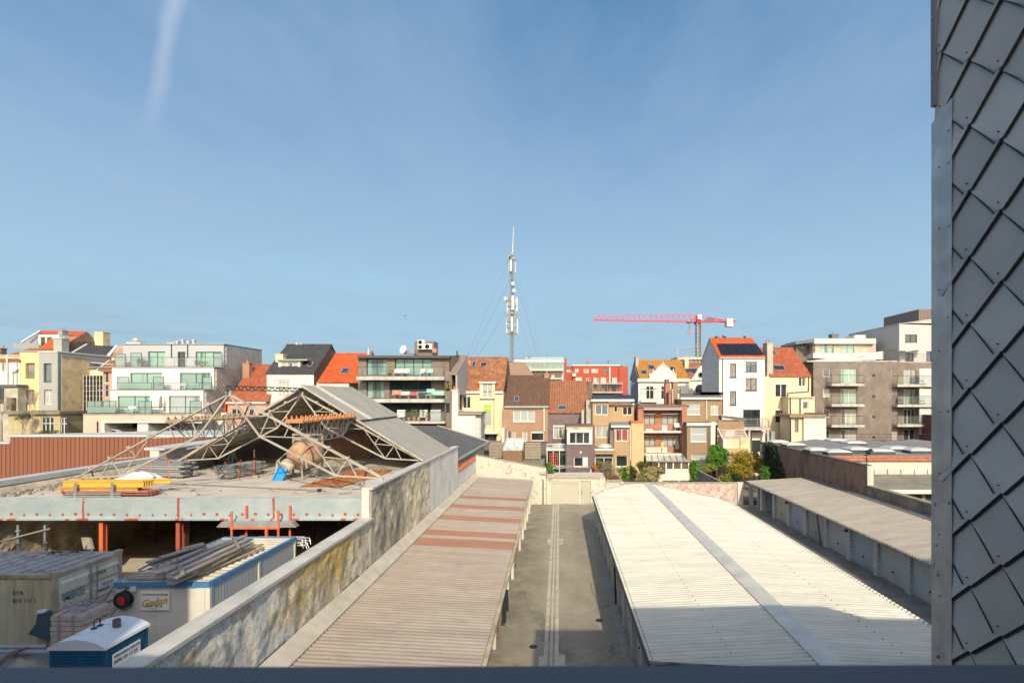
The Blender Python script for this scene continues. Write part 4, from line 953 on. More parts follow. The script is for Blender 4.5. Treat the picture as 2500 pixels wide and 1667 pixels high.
def sheetstack(c, u0, v0, u1, v1, hgt, label, n, seed, lay, dpt):
    r = random.Random(seed); p = D(c, u0, v0); q = D(c, u1, v1); ax = (q-p); ln = ax.length; ax.normalize(); nn = Vector((-ax.y, ax.x, 0))
    t = thing('scaffold_planks', label, 'scaffold planks', (p+q)/2, 'bundles of scaffold decks on the deck')
    for k in range(lay):
        mb = MB(); z = ZD+.08+hgt*(k+.5)/lay
        for i in range(n):
            o_ = nn*(dpt*i/n); s0 = r.uniform(-.12,.12); 
            mb.bar(p+o_+ax*s0+Vector((0,0,z-ZD)), p+o_+ax*(ln+r.uniform(-.25,.15))+Vector((0,0,z-ZD)), dpt/n*.85, hgt/lay*.8)
        mb.build('deck_plank', M_STK[k % 3], t)
    mb = MB(); b9 = p+ax*(ln*.3)-nn*.06; mb.bar(b9+Vector((0,0,.02)), p+ax*(ln*.72)-nn*.06+Vector((0,0,.02)), .06, .05)
    for f in (.3, .72):
        for o_ in (-.06, dpt+.02):
            b0 = p+ax*(ln*f)+nn*o_; mb.bar(b0, b0+Vector((0,0,hgt+.2)), .08, .08, (0,1,0))
        mb.bar(p+ax*(ln*f)-nn*.06+Vector((0,0,.04)), p+ax*(ln*f)+nn*(dpt+.02)+Vector((0,0,.04)), .07, .07)
    mb.build('stillage', M_RPROP, t)
    mb = MB()
    for i in range(60):
        b0 = q+nn*r.uniform(0,dpt)+ax*r.uniform(-.5,.1)+Vector((0,0,r.uniform(.05,hgt+.1))); d = Vector((r.uniform(-.1,.1), r.uniform(-.1,.1), r.uniform(-.05,.05))); mb.tube(b0-d, b0+d, .015, 4)
    mb.build('couplers', M_DARKM, t)['kind'] = 'stuff'
    return t
def perforated(name, c):
    m, nt, b = newmat(name); co = objco(nt); s = N(nt, 'ShaderNodeSeparateXYZ'); L(nt, co, s.inputs[0])
    f = mth(nt, 'GREATER_THAN', mth(nt, 'SINE', mth(nt, 'MULTIPLY', s.outputs[0], 42.)), .35)
    col = mixc(nt, mth(nt, 'MULTIPLY', nz(nt, co, 3, 5), .6), c, tuple(x*.6 for x in c))
    b_ = mth(nt, 'MULTIPLY', f, mth(nt, 'GREATER_THAN', mth(nt, 'SINE', mth(nt, 'MULTIPLY', s.outputs[2], 60.)), .2))
    L(nt, mixc(nt, mth(nt, 'MULTIPLY', b_, .9), col, (.04,.04,.04)), b.inputs['Base Color']); b.inputs['Roughness'].default_value = .55; b.inputs['Metallic'].default_value = .3; return m
M_STK = [perforated('perforated_deck', (.45,.47,.46)), plain('deck_steel', (.4,.41,.4), .5, .2, 3, metal=.4), perforated('perforated_deck_dark', (.33,.33,.32))]
sheetstack('s5',215,1085,880,1105,.72,'neat grey bundle of perforated scaffold decks beside the left rubble wall',4,3,6,.9)
sheetstack('s5',1490,1125,2010,1035,.62,'dark bundle of scaffold decks in the middle of the deck near the mixer',6,5,7,.8)
t = thing('scaffold_trestle', 'pale steel scaffold frames and trestles standing on the deck by the shed opening', 'scaffold', D('s5',1300,930)); mb = MB()
Yt = D('s5',1300,935).y
X_ = lambda u, Y=Yt: (K('s5',u,0)[0]-CX)*Y/F
Z_ = lambda v, Y=Yt: H-(K('s5',0,v)[1]-CY)*Y/F
for u in (1000,1072,1118,1190): mb.tube((X_(u),Yt+.4,ZD), (X_(u),Yt+.4,Z_(665)), .04, 6)
for v in (660, 860): mb.tube((X_(990),Yt+.4,Z_(v)), (X_(1240),Yt+.4,Z_(v)), .035, 6)
mb.tube((X_(850),Yt+.4,Z_(690)), (X_(1040),Yt+.4,Z_(650)), .04, 6)
for u in (1240, 1520):
    for s_ in (-1, 1):
        for dy in (0, .7): mb.tube((X_(u)+.2*s_,Yt+dy,ZD), (X_(u)+.06*s_,Yt+.35,Z_(715)), .035, 6)
    mb.tube((X_(u)-.15,Yt,Z_(870)), (X_(u)+.15,Yt,Z_(870)), .025, 5)
mb.bar((X_(1230),Yt+.35,Z_(715)), (X_(1570),Yt+.35,Z_(715)), .1, .07); mb.tube((X_(1250),Yt+.3,Z_(742)), (X_(1520),Yt+.3,Z_(742)), .04, 6)
mb.tube((X_(1270),Yt+.1,Z_(812)), (X_(1500),Yt+.1,Z_(812)), .035, 6); mb.tube((X_(1270),Yt+.1,Z_(840)), (X_(1490),Yt+.1,Z_(832)), .03, 6); mb.tube((X_(1050),Yt+.2,Z_(855)), (X_(1480),Yt+.4,Z_(835)), .03, 6)
mb.build('tubes', M_GALV, t)
p, q = D('s5',580,1182), D('s6',1140,1030)
t = thing('scaffold_tube', 'long steel tube lying across the front of the concrete deck', 'tube', (p+q)/2)
MB().tube(p+Vector((0,0,.04)), q+Vector((0,0,.04)), .035, 8).build('tube', plain('brown_tube', (.25,.21,.17), .6, .2), t); MB().box(q.x-.35,q.x-.2,q.y-.06,q.y+.06,ZD,ZD+.13).build('coupler', M_DARKM, t)
# polythene sheet
def heap(cx, cy, z0, rx, ry, h, seed, n=14, amp=.35):
    mb = MB(); base = 0; r = random.Random(seed)
    for j in range(n//2+1):
        for i in range(n):
            a_ = 2*math.pi*i/n; f = j/(n//2); rr = math.cos(f*math.pi/2)
            d = 1+amp*mnoise.noise(Vector((math.cos(a_)*1.7+seed, math.sin(a_)*1.7, f*2)))
            mb.v.append(Vector((cx+rx*rr*d*math.cos(a_), cy+ry*rr*d*math.sin(a_), z0+h*math.sin(f*math.pi/2)*(1+.3*mnoise.noise(Vector((i*.6,j*.9,seed)))))))
    for j in range(n//2):
        for i in range(n): mb.f.append((j*n+i, j*n+(i+1) % n, (j+1)*n+(i+1) % n, (j+1)*n+i)); mb.mi.append(0)
    return mb
p = D('s5',330,1110)
tag(heap(p.x, p.y-.35, ZD, 1.0, .5, .42, 5, 18, .6).build('plastic_sheet', plain('white_polythene', (.68,.7,.7), .3, .12, 4, bmp=.5), smooth=True), 'crumpled white plastic sheet between the yellow beams and the scaffold decks', 'plastic sheet')
mb = MB(); r2 = random.Random(77)
for k in range(130):
    x = r2.uniform(-23.3,-8.2); y = r2.uniform(22.8,36.5); s_ = r2.uniform(.03,.12)*(1 if k % 6 else 2.2); a_ = r2.uniform(0,3.14)
    if k % 9 == 0: d = Vector((math.cos(a_),math.sin(a_),0))*r2.uniform(.3,.9); p = Vector((x,y,ZD+.03)); mb.bar(p, p+d, .07, .03)
    elif k % 31 == 0: d = Vector((math.cos(a_),math.sin(a_)*.5,0))*r2.uniform(1,2.4); p = Vector((x,y,ZD+.03)); mb.tube(p, p+d, .025, 5)
    else: mb.box(x-s_/2,x+s_/2,y-s_*.4,y+s_*.4,ZD+.001,ZD+s_*.5)
for k in range(500):
    y = r2.uniform(22.6,37); x = -23.75+abs(r2.gauss(0,.55)); s_ = r2.uniform(.05,.2); mb.box(x-s_/2,x+s_/2,y-s_*.5,y+s_*.5,ZD+.001,ZD+s_*.7)
o = mb.build('rubble', plain('rubble_bits', (.33,.28,.22), .9, .3, 4)); o['kind'] = 'stuff'; o['label'] = 'loose rubble, offcuts and tube ends scattered over the concrete deck'; o['category'] = 'rubble'
# rusty reinforcement mats
M_RUST = plain('rebar_rust', (.32,.12,.04), .9, .3, 8)
for poly, lab, dz in (([(690,935),(1000,850),(1390,945)],None,0),):
    pass
def mat_mesh(c, a0, a1, b0, b1, n, m_, lab, z):
    p0, p1, q0, q1 = [KZ(c, *w_, z) for w_ in (a0, a1, b0, b1)]
    mb = MB()
    for k in range(n+1): f = k/n; mb.tube(p0+(p1-p0)*f, q0+(q1-q0)*f, .013, 4, cap=False)
    for k in range(m_+1): f = k/m_; mb.tube(p0+(q0-p0)*f+Vector((0,0,.02)), p1+(q1-p1)*f+Vector((0,0,.02)), .013, 4, cap=False)
    for k in range(30):
        f = rnd.random(); g_ = rnd.random(); a_ = p0+(p1-p0)*f; b__ = q0+(q1-q0)*f; mb.tube(a_+(b__-a_)*g_+Vector((0,0,.03)), a_+(b__-a_)*min(1, g_+.4)+Vector((rnd.uniform(-.2,.2),0,.05)), .012, 4)
    tag(mb.build('rebar_mat', M_RUST), lab, 'rebar mat', 'rusty rebar mats on the deck')
mat_mesh('s6', (700,935), (1430,940), (1130,800), (1900,800), 34, 26, 'rusty reinforcing mats spread on the deck in front of the truss foot', ZD+.03)
mat_mesh('s6', (1240,800), (1980,790), (1560,645), (2330,650), 30, 22, 'rusty reinforcing mats on the deck behind the truss bottom bar near the wall', ZD+.05)

# cement mixer
pc = D('s6',745,770); cx, cy = pc.x, pc.y
t = thing('cement_mixer', 'large old cement mixer with rusty peeling drum standing on the deck', 'cement mixer', (cx, cy, ZD))
m, nt, b = newmat('peeling_drum'); co = objco(nt)
col = ramp(nt, nz(nt, co, 1.6, 5, .6), [(.34, (.42,.43,.36)), (.44, (.5,.32,.15)), (.55, (.4,.15,.09)), (.66, (.48,.36,.22)), (.75,(.3,.27,.22))])
col = mixc(nt, mth(nt, 'MULTIPLY', nz(nt, co, 14, 5), .5), col, (.2,.15,.1)); L(nt, col, b.inputs['Base Color']); b.inputs['Roughness'].default_value = .8; bump(nt, b, nz(nt, co, 12, 6), .4, .03)
M_DRUM = m; M_MIXF = plain('mixer_frame', (.34,.31,.24), .8, .3, 5, dirt=(.25,.12,.06), dirt_amt=.6)
dc = Vector((cx-.05, cy+.1, ZD+1.12)); ax = Vector((-.38,-.8,-.14)).normalized()
MB().lathe([(.28,-.9),(.58,-.82),(.77,-.4),(.79,.15),(.58,.56),(.38,.72),(.34,.75)], 22, dc, ax).build('drum', M_DRUM, t, smooth=True)
MB().lathe([(.8,-.04),(.84,-.03),(.84,.03),(.8,.04)], 28, dc+ax*.1, ax).build('ring_gear', plain('gear_dark', (.12,.09,.07), .8, .3, 6), t)
mth_ = dc+ax*1.0+Vector((-.02,0,-.28)); MB().lathe([(.34,-.22),(.36,.05),(.27,.16),(.2,.17)], 16, mth_, (ax+Vector((0,0,-.35))).normalized()).build('discharge_mouth', plain('cement_crust', (.52,.46,.34), .9, .25, 5, bmp=.5), t, smooth=True)
mb = MB()
mb.bar((cx-.95,cy+.75,ZD+2.18),(cx+.65,cy+.75,ZD+2.18),.08,.1); mb.bar((cx-.9,cy+.78,ZD+1.92),(cx+.62,cy+.78,ZD+1.92),.08,.1); mb.bar((cx-.92,cy+.76,ZD),(cx-.92,cy+.76,ZD+2.13),.08,.08); mb.bar((cx+.63,cy+.76,ZD),(cx+.63,cy+.76,ZD+2.13),.1,.1)
mb.bar((cx+.15,cy-.55,ZD+.65),(cx+.33,cy-.85,ZD+.03),.07,.07); mb.bar((cx+.33,cy-.85,ZD+.04),(cx+.75,cy+.2,ZD+.5),.06,.06); mb.bar((cx-.3,cy-.85,ZD+.04),(cx+.4,cy-.85,ZD+.04),.07,.06)
mb.bar((cx+.1,cy-.2,ZD+.1),(cx+.65,cy+.6,ZD+.1),.08,.1); mb.bar((cx-.7,cy-.3,ZD+.1),(cx-.7,cy+.6,ZD+.1),.08,.1); mb.bar((cx+.55,cy+.2,ZD),(cx+.55,cy+.2,ZD+.8),.18,.05); mb.bar((cx-.65,cy+.2,ZD),(cx-.65,cy+.2,ZD+.9),.1,.05)
mb.bar((cx+.62,cy-.35,ZD+1.85),(cx+.05,cy-.8,ZD+1.05),.05,.05); mb.tube((cx+.2,cy-.62,ZD+.55),(cx+.22,cy-.6,ZD+1.1),.09,8); mb.tube((cx+.38,cy-.5,ZD+.5),(cx+.36,cy-.5,ZD+1.0),.07,8)
mb.build('frame', M_MIXF, t)
mb = MB(); mb.bar((cx-1.1,cy-.65,ZD+.05),(cx-1.05,cy-.55,ZD+.95),.12,.1); mb.bar((cx-1.15,cy-.7,ZD+.03),(cx-.75,cy-.75,ZD+.05),.1,.06); mb.bar((cx-1.02,cy-.55,ZD+.9),(cx-.72,cy-.7,ZD+.1),.07,.05); mb.bar((cx-1.05,cy-.55,ZD+.95),(cx-.1,cy+.1,ZD+2.0),.035,.035)
mb.build('tow_bar', plain('pale_green_frame', (.42,.44,.34), .8, .25, 5), t)
cb = MB(); c0 = mth_+ax*.1+Vector((0,-.02,-.05)); c1 = c0+Vector((-.16,-.3,-.62))
cb.prism([c0+Vector((-.2,0,.02)), c0+Vector((.2,0,.02)), c1+Vector((.22,0,0)), c1+Vector((-.22,0,0))], Vector((0,.03,.012)))
for s_ in (-1, 1): cb.prism([c0+Vector((s_*.2,0,.02)), c1+Vector((s_*.22,0,0)), c1+Vector((s_*.25,-.1,.06)), c0+Vector((s_*.23,-.1,.08))], Vector((.012*s_,0,0)))
cb.bar(c0+(c1-c0)*.4+Vector((-.22,-.06,.05)), c0+(c1-c0)*.4+Vector((.22,-.06,.05)), .03, .03)
o = cb.build('chute', plain('bright_blue_plastic', (.01,.28,.75), .4, .06), t)

# ================================================================ yard below
ZG = 1.4
def ribside(name, c, axis, pitch, dirt, amt, dark=.7):
    return ribbed(name, c, axis, pitch, .3, dark, .65, dirt=dirt, amt=amt)
ct = thing('shipping_container', 'old beige shipping container with MIKE sprayed on its double doors', 'container', (-18.6, 17.5, ZG))
M_CT = plain('container_beige', (.5,.46,.31), .6, .12, 1.2, dirt=(.24,.18,.11), dirt_amt=.45, streak=True)
X1 = -15.22; X0 = X1-6.1; YA, YC = 16.3, 18.8; ZT = 4.15
mb = MB(); n = 22
mb.box(X0+.1, X1-.12, YA+.06, YC-.06, ZG+.05, ZT-.1)
for k in range(n):      # corrugated long side facing the camera
    xa = X0+.12+(X1-X0-.3)*k/n; w_ = (X1-X0-.3)/n
    mb.prism([(xa,YA+.06,ZG+.15),(xa+w_*.2,YA+.025,ZG+.15),(xa+w_*.6,YA+.025,ZG+.15),(xa+w_*.8,YA+.06,ZG+.15)], (0,0,ZT-ZG-.3))
mb.build('body', M_CT, ct)
M_RUSTF = plain('container_frame', (.4,.36,.27), .7, .2, 4, dirt=(.2,.08,.04), dirt_amt=.55)
mb = MB()
for x in (X0, X1-.12):
    for y in (YA, YC-.12): mb.box(x,x+.12,y,y+.12,ZG,ZT)
for y in (YA, YC-.1): mb.box(X0+.12,X1-.12,y,y+.1,ZT-.12,ZT-.01); mb.box(X0+.12,X1-.12,y,y+.1,ZG,ZG+.15)
mb.box(X1-.1,X1+.0,YA+.12,YC-.12,ZT-.14,ZT-.005); mb.box(X1-.1,X1,YA+.12,YC-.12,ZG,ZG+.14)
for x in (X0, X1-.16):
    for y in (YA-.01, YC-.17): mb.box(x,x+.18,y,y+.18,ZT-.05,ZT+.06)
mb.build('frame', M_RUSTF, ct)
m, nt, b = newmat('container_roof'); co = objco(nt); s = N(nt, 'ShaderNodeSeparateXYZ'); L(nt, co, s.inputs[0])
fr = mth(nt, 'FRACT', mth(nt, 'DIVIDE', s.outputs[0], .42)); gg = ramp(nt, fr, [(0.,.7),(.2,0.),(.6,0.),(.8,.7)])
col = mixc(nt, gg, (.4,.4,.4), (.2,.18,.17)); col = mixc(nt, mth(nt, 'MULTIPLY', ramp(nt, nz(nt, co, 2.4, 8, .75), [(.45,0.),(.62,1.)]), .8), col, (.17,.12,.085)); L(nt, col, b.inputs['Base Color']); b.inputs['Roughness'].default_value = .7; M_CROOF = m
mb = MB()
for k in range(15):
    xa = X0+.14+k*.4; mb.prism([(xa,YA+.1,ZT-.07),(xa+.1,YA+.1,ZT-.01),(xa+.24,YA+.1,ZT-.01),(xa+.34,YA+.1,ZT-.07)], (0,2.3,0))
mb.box(X0+.12,X1-.12,YA+.1,YC-.1,ZT-.1,ZT-.069); mb.build('roof', M_CROOF, ct)
M_CD = plain('container_door', (.6,.57,.45), .55, .1, 1.5, dirt=(.33,.26,.17), dirt_amt=.4, streak=True)
for ya, yb in ((YA+.13,YA+1.24),(YA+1.27,YC-.13)):
    mb = MB(); mb.box(X1-.06,X1-.02,ya,yb,ZG+.15,ZT-.15)
    for k in range(4):
        za = ZG+.3+k*.58; mb.prism([(X1-.02,ya+.06,za),(X1+.02,ya+.06,za+.06),(X1+.02,ya+.06,za+.36),(X1-.02,ya+.06,za+.42)], (0,yb-ya-.12,0))
    d = mb.build('door', M_CD, ct); r_ = MB()
    for f in ((.95,) if ya < YA+1 else (.14,)):
        yy = ya+(yb-ya)*f; r_.tube((X1+.06,yy,ZG+.1), (X1+.06,yy,ZT-.1), .022, 6)
        for z in (ZG+.3,ZG+1.3,ZT-.4): r_.box(X1-.01,X1+.085,yy-.05,yy+.05,z-.05,z+.05)
    r_.bar((X1+.08,yy,ZG+1.2),(X1+.08,yy+(-.55 if ya < YA+1 else .55),ZG+1.27),.03,.05); r_.build('lock_bar', plain('lock_bar_grey', (.24,.25,.24), .6, .2), d)
text_mesh('MiKE', .36, (X1+.024, YA+.24, ZT-.92), RX, M_INK2, ct, bold=.012)
text_mesh('RTA', .17, (X1-2.55+1.25, YA+.02, ZT-.62), RF, M_INK, ct); text_mesh('810 111 1', .18, (X1-2.55+1.25, YA+.02, ZT-.86), RF, M_INK, ct)
text_mesh('REA      1 1', .17, (X1+.03, YA+1.5, ZT-.5), RX, M_INK, ct); text_mesh('MC010', .15, (X1+.036, YA+1.62, ZT-.92), RX, M_INK, ct); text_mesh('MAX.GR', .12, (X1+.03, YA+1.5, ZT-1.08), RX, M_INK, ct); text_mesh('NET\nCU.CAP', .13, (X1+.03, YA+1.55, ZT-1.45), RX, M_INK, ct)
MB().box(X1+.024,X1+.03,YA+1.5,YA+2.2,ZT-.96,ZT-.76).build('sticker', plain('sticker_white', (.7,.7,.7), .5), ct)
c_ = KZ('c3',690,405,ZT); mb = MB(); r2 = random.Random(4)
for k in range(7):
    q0 = c_+Vector((r2.uniform(-.3,.3), r2.uniform(-.2,.2), .02)); mb.path([q0+Vector((.14*i*r2.uniform(.3,1.2)*(1 if k % 2 else -1), r2.uniform(-.1,.1), r2.uniform(0,.09))) for i in range(6)], .012, 4)
tag(mb.build('cable', M_KF), 'tangled black cable lying on the container roof', 'cable')

cb = thing('site_cabin', 'grey site cabin with blue roof edge loaded with old planks', 'site cabin', (-11.8, 18.7, ZG))
CX0, CX1, CYa, CYb, CZ = -13.24, -10.39, 16.05, 21.3, 4.0
M_CAB = plain('cabin_grey', (.58,.57,.52), .5, .06, .8, dirt=(.33,.32,.28), dirt_amt=.3)
mb = MB(); mb.box(CX0+.03,CX1-.16,CYa+.04,CYb-.04,ZG,CZ-.15); mb.box((CX0+CX1)/2-.2,(CX0+CX1)/2-.18,CYa+.02,CYa+.039,ZG,CZ-.16); mb.build('body', M_CAB, cb)
MB().box(CX1-.15,CX1-.03,CYa+.06,CYb-.06,ZG,CZ-.16).build('side_panel', ribbed('cabin_ribs', (.45,.5,.53), 1, .16, .3, .75, .5), cb)
mb = MB()
for y in (CYa, (CYa+CYb)/2, CYb-.1): MB().box(CX1-.14,CX1,y,y+.1,ZG,CZ-.15).build('post', plain('cabin_post', (.62,.6,.53), .5, .06), cb)
mb.box(CX1-.42,CX1-.15,CYa,CYa+.05,ZG,CZ-.151)
mb.build('post', plain('cabin_post', (.62,.6,.53), .5, .06), cb)
M_BLUE = plain('cabin_blue', (.06,.2,.4), .5, .15, 3, dirt=(.3,.32,.32), dirt_amt=.25)
mb = MB(); mb.box(CX0,CX1,CYa-.02,CYa+.08,CZ-.15,CZ); mb.box(CX0,CX1,CYb-.08,CYb+.02,CZ-.15,CZ); mb.box(CX1-.1,CX1+.01,CYa+.081,CYb-.081,CZ-.15,CZ); mb.box(CX0,CX0+.1,CYa+.081,CYb-.081,CZ-.15,CZ); mb.build('roof_frame', M_BLUE, cb)
mb = MB()
for k in range(17):
    y = CYa+.1+k*.3; mb.prism([(CX0+.1,y,CZ-.06),(CX0+.1,y+.07,CZ),(CX0+.1,y+.17,CZ),(CX0+.1,y+.24,CZ-.06)], (CX1-CX0-.2,0,0))
mb.box(CX0+.1,CX1-.1,CYa+.08,CYb-.08,CZ-.14,CZ-.061); mb.build('roof', plain('cabin_roof_sand', (.55,.47,.35), .8, .2, 2, dirt=(.3,.27,.22), dirt_amt=.4), cb)
a_ = KP('c4',335,972,CYa); b__ = KP('c4',606,790,CYa)
sg = thing('sign', 'white builder sign with gold script and phone number on the grey cabin', 'sign', (a_.x,CYa,a_.z))
MB().box(a_.x,b__.x,CYa-.03,CYa-.001,a_.z,b__.z).build('board', plain('sign_white', (.72,.72,.7), .4, .03), sg)
w_ = b__.x-a_.x; h_ = b__.z-a_.z; xc = (a_.x+b__.x)/2
text_mesh('ALGEMEEN BOUWBEDRIJF', .082, (xc,CYa-.034,b__.z-.13), RF, M_INK, sg, align='CENTER', xs=.92*w_/.95)
M_GOLD = plain('gold_letter', (.55,.36,.06), .5)
text_mesh('Gedan', .3, (xc-.02,CYa-.034,b__.z-.42), (math.pi/2,-.16,0), M_GOLD, sg, shear=.35, align='CENTER', bold=.008)
MB().box(xc-.3,xc+.1,CYa-.034,CYa-.031,a_.z+.2,a_.z+.212).build('rule', M_INK, sg); MB().box(xc-.2,xc+.06,CYa-.034,CYa-.031,a_.z+.045,a_.z+.055).build('rule', M_INK, sg)
text_mesh('050/87 64 36', .1, (xc-.04,CYa-.034,a_.z+.09), RF, M_INK, sg, align='CENTER')
r0 = KP('c4',190,860,CYa); t = thing('cable_reel', 'black and red cable reel hung on the grey cabin front', 'cable reel', (r0.x,CYa-.2,r0.z-.25))
mb = MB()
for y in (CYa-.2,CYa-.05): mb.lathe([(.24,0),(.25,.015),(.24,.03)], 18, (r0.x,y,r0.z), (0,1,0))
mb.lathe([(.19,0),(.19,.12)], 14, (r0.x,CYa-.17,r0.z), (0,1,0)); mb.build('drum', M_KF, t); mb = MB(); mb.lathe([(.12,0),(.1,-.03)], 10, (r0.x,CYa-.2,r0.z), (0,1,0)); mb.box(r0.x-.02,r0.x+.12,CYa-.24,CYa-.2,r0.z-.12,r0.z+.12); mb.build('hub', plain('red_plastic', (.4,.03,.03), .4), t)
mb = MB(); mb.path([(r0.x,CYa-.03,CZ-.1),(r0.x+.03,CYa-.05,r0.z+.28),(r0.x-.1,CYa-.12,r0.z+.2)], .012, 5); mb.path([(CX0+.02,CYa-.04,CZ-.12),(CX0-.3,CYa-.15,CZ-.7),(CX0-.05,CYa-.2,CZ-1.05),(r0.x,CYa-.2,r0.z-.1)], .012, 5); mb.path([(r0.x-.2,CYa-.1,r0.z-.2),(r0.x,CYa-.1,r0.z-.33),(r0.x+.25,CYa-.08,r0.z-.2)], .012, 5); mb.build('cable', M_KF, t)
mb = MB(); q = KP('c4',265,768,CYa); mb.box(q.x-.08,q.x+.08,CYa-.06,CYa-.002,q.z-.07,q.z+.07); tag(mb.build('junction_box', M_WF), 'small white socket box on the grey cabin under the blue edge', 'socket box')

# planks on the cabin
M_PL = []
for i, c in enumerate(((.25,.21,.17),(.33,.29,.25),(.4,.33,.24),(.2,.17,.15))):
    m, nt, b = newmat('old_plank%d' % i); co = objco(nt)
    col = ramp(nt, nz(nt, scaled(nt, co, (9, 2.2, 9)), 1.5, 6, .7), [(.3, tuple(x*.6 for x in c)), (.7, tuple(x*1.25 for x in c))]); L(nt, col, b.inputs['Base Color']); b.inputs['Roughness'].default_value = .85; bump(nt, b, nz(nt, scaled(nt, co, (30, 3, 30)), 1, 4), .5, .01); M_PL.append(m)
pl = [((400,520),(930,350),.22,.05,CZ+.3,0),((420,545),(940,375),.2,.05,CZ+.22,3),((520,470),(760,400),.2,.04,CZ+.36,1),((690,490),(930,390),.16,.06,CZ+.34,1),((725,388),(925,335),.14,.05,CZ+.28,2),
      ((640,530),(1200,320),.24,.05,CZ+.2,3),((555,610),(1320,265),.2,.05,CZ+.4,1),((600,640),(1345,300),.2,.05,CZ+.4,1),((650,668),(1355,340),.2,.05,CZ+.39,0),((560,640),(1330,295),.55,.05,CZ+.3,3),
      ((800,600),(1370,365),.2,.07,CZ+.12,2),((830,610),(1490,345),.12,.06,CZ+.1,2),((870,640),(1500,375),.1,.05,CZ+.09,2),((610,720),(880,610),.24,.07,CZ+.12,1),((700,700),(1300,420),.14,.05,CZ+.06,0),((180,668),(560,672),.1,.05,CZ+.07,1),((230,650),(560,650),.1,.05,CZ+.07,1),((300,622),(540,622),.1,.05,CZ+.09,2)]
labs = ['thick grey plank end at the left of the pile on the cabin', 'dark plank beneath the left end of the pile', 'short grey plank with loose strap on the left of the pile', 'short pale plank on the middle of the pile', 'pale plank at the far left rear of the pile', 'dark weathered plank in the middle of the pile under others', 'upper left board of the wide grey board bundle', 'middle board of the wide grey board bundle', 'right board of the wide grey board bundle', 'dark board layer under the wide grey bundle', 'brown plank with sawn orange end right of the bundle', 'narrow brown batten pointing to the rear right of the cabin', 'outermost brown batten along the sandy roof', 'pale thick plank jutting over the blue front edge', 'low grey batten under the brown planks', 'front pale batten lying crosswise near the blue edge', 'second crosswise batten near the blue edge', 'third crosswise batten half under the planks']
for (a_, b__, w_, h_, z, mi), lb in zip(pl, labs):
    p = KZ('c4', *a_, z); q = KZ('c4', *b__, z+rnd.uniform(-.02,.03)); mb = MB(); mb.bar(p, q, w_, h_)
    tag(mb.build('plank', M_PL[mi]), lb, 'plank', 'old planks piled on the site cabin')
for u, v, w_, lab in ((700,580,.62,'crosswise nailed batten at the near end of the wide board bundle'),(1235,330,.62,'crosswise nailed batten at the far end of the wide board bundle')):
    p = KZ('c4', u-18, v-40, CZ+.46); q = KZ('c4', u+30, v+45, CZ+.44); mb = MB(); mb.bar(p, q, .1, .06); tag(mb.build('batten', M_PL[0]), lab, 'batten', 'old planks piled on the site cabin')
# plank/pipe racks behind the cabin
Yr = 21.9; xr_ = lambda u: (K('c4',u,0)[0]-CX)*Yr/F; zr_ = lambda v: H-(K('c4',0,v)[1]-CY)*Yr/F
t = thing('rack', 'orange post rack carrying grey scaffold decks behind the site cabin', 'rack', (xr_(1440),Yr,ZG)); mb = MB()
for u, v0 in ((1205,30),(1650,18)): mb.tube((xr_(u),Yr-.05,ZG), (xr_(u),Yr-.05,zr_(v0)), .045, 8)
for u, v0 in ((1297,-12),(1720,-12)): mb.tube((xr_(u),Yr+.3,ZG), (xr_(u),Yr+.3,zr_(v0)), .045, 8)
mb.bar((xr_(1190),Yr-.05,zr_(188)), (xr_(1665),Yr-.05,zr_(188)), .06, .08); mb.bar((xr_(1290),Yr+.3,zr_(192)), (xr_(1735),Yr+.3,zr_(192)), .06, .08); mb.bar((xr_(1545),Yr-.1,ZG), (xr_(1545),Yr-.1,zr_(185)), .1, .08, (0,1,0))
mb.build('frame', M_ORST, t)
mb = MB()
for k in range(4): mb.box(xr_(1060)+.05*k, xr_(1815)-.05*k, Yr-.03+.0*k, Yr+.28, zr_(182)+.052*k, zr_(182)+.052*k+.045)
mb.build('deck_plank', M_STK[1], t)
t = thing('tube_bundle', 'bundle of galvanised tubes sticking out behind the cabin corner', 'tubes', (xr_(1900),Yr-.3,3.6)); mb = MB(); r2 = random.Random(8)
for k in range(14):
    z = zr_(250+r2.uniform(0,80)); y = Yr-.35+r2.uniform(-.12,.12); x_e = xr_(1900+r2.uniform(0,90)); mb.tube((xr_(1500),y,z), (x_e,y,z), .026, 6); mb.tube((x_e-.01,y,z), (x_e+.06,y-.05,z-.13), .014, 5)
mb.tube((xr_(1835),Yr-.3,ZG),(xr_(1835),Yr-.3,zr_(270)),.04,6); mb.tube((xr_(1560),Yr-.3,ZG),(xr_(1560),Yr-.3,zr_(270)),.04,6)
mb.build('tubes', M_GALV, t)
# pallet of tiles
t = thing('pallet', 'strapped pallet of pale clay blocks between the container and the cabin', 'pallet', (-13.55,15.2,ZG))
Xp0, Xp1, Yp0, Yp1 = -13.95, -13.02, 14.75, 15.75
mb = MB()
for k in range(3): mb.box(Xp0,Xp1,Yp0+.4*k,Yp0+.4*k+.1,ZG,ZG+.1)
mb.box(Xp0,Xp1,Yp0,Yp1,ZG+.1,ZG+.13); mb.build('base', M_PL[2], t)
M_CLAY = plain('pale_clay', (.48,.4,.34), .8, .12, 4)
for k in range(14):
    z = ZG+.14+k*.142; j = rnd.uniform(-.015,.015); mb = MB(); mb.box(Xp0+.03+j,Xp1-.03+j,Yp0+.03,Yp1-.03,z,z+.115); mb.box(Xp0+.06+j,Xp1-.06+j,Yp0+.06,Yp1-.06,z+.116,z+.141); mb.build('block_layer', M_CLAY, t)
mb = MB()
for x in (Xp0+.22, Xp1-.32): mb.box(x,x+.06,Yp0+.01,Yp0+.029,ZG+.14,ZG+2.13); mb.box(x,x+.06,Yp0+.01,Yp1-.01,ZG+2.131,ZG+2.14)
mb.build('strap', plain('grey_strap', (.3,.28,.3), .5), t)
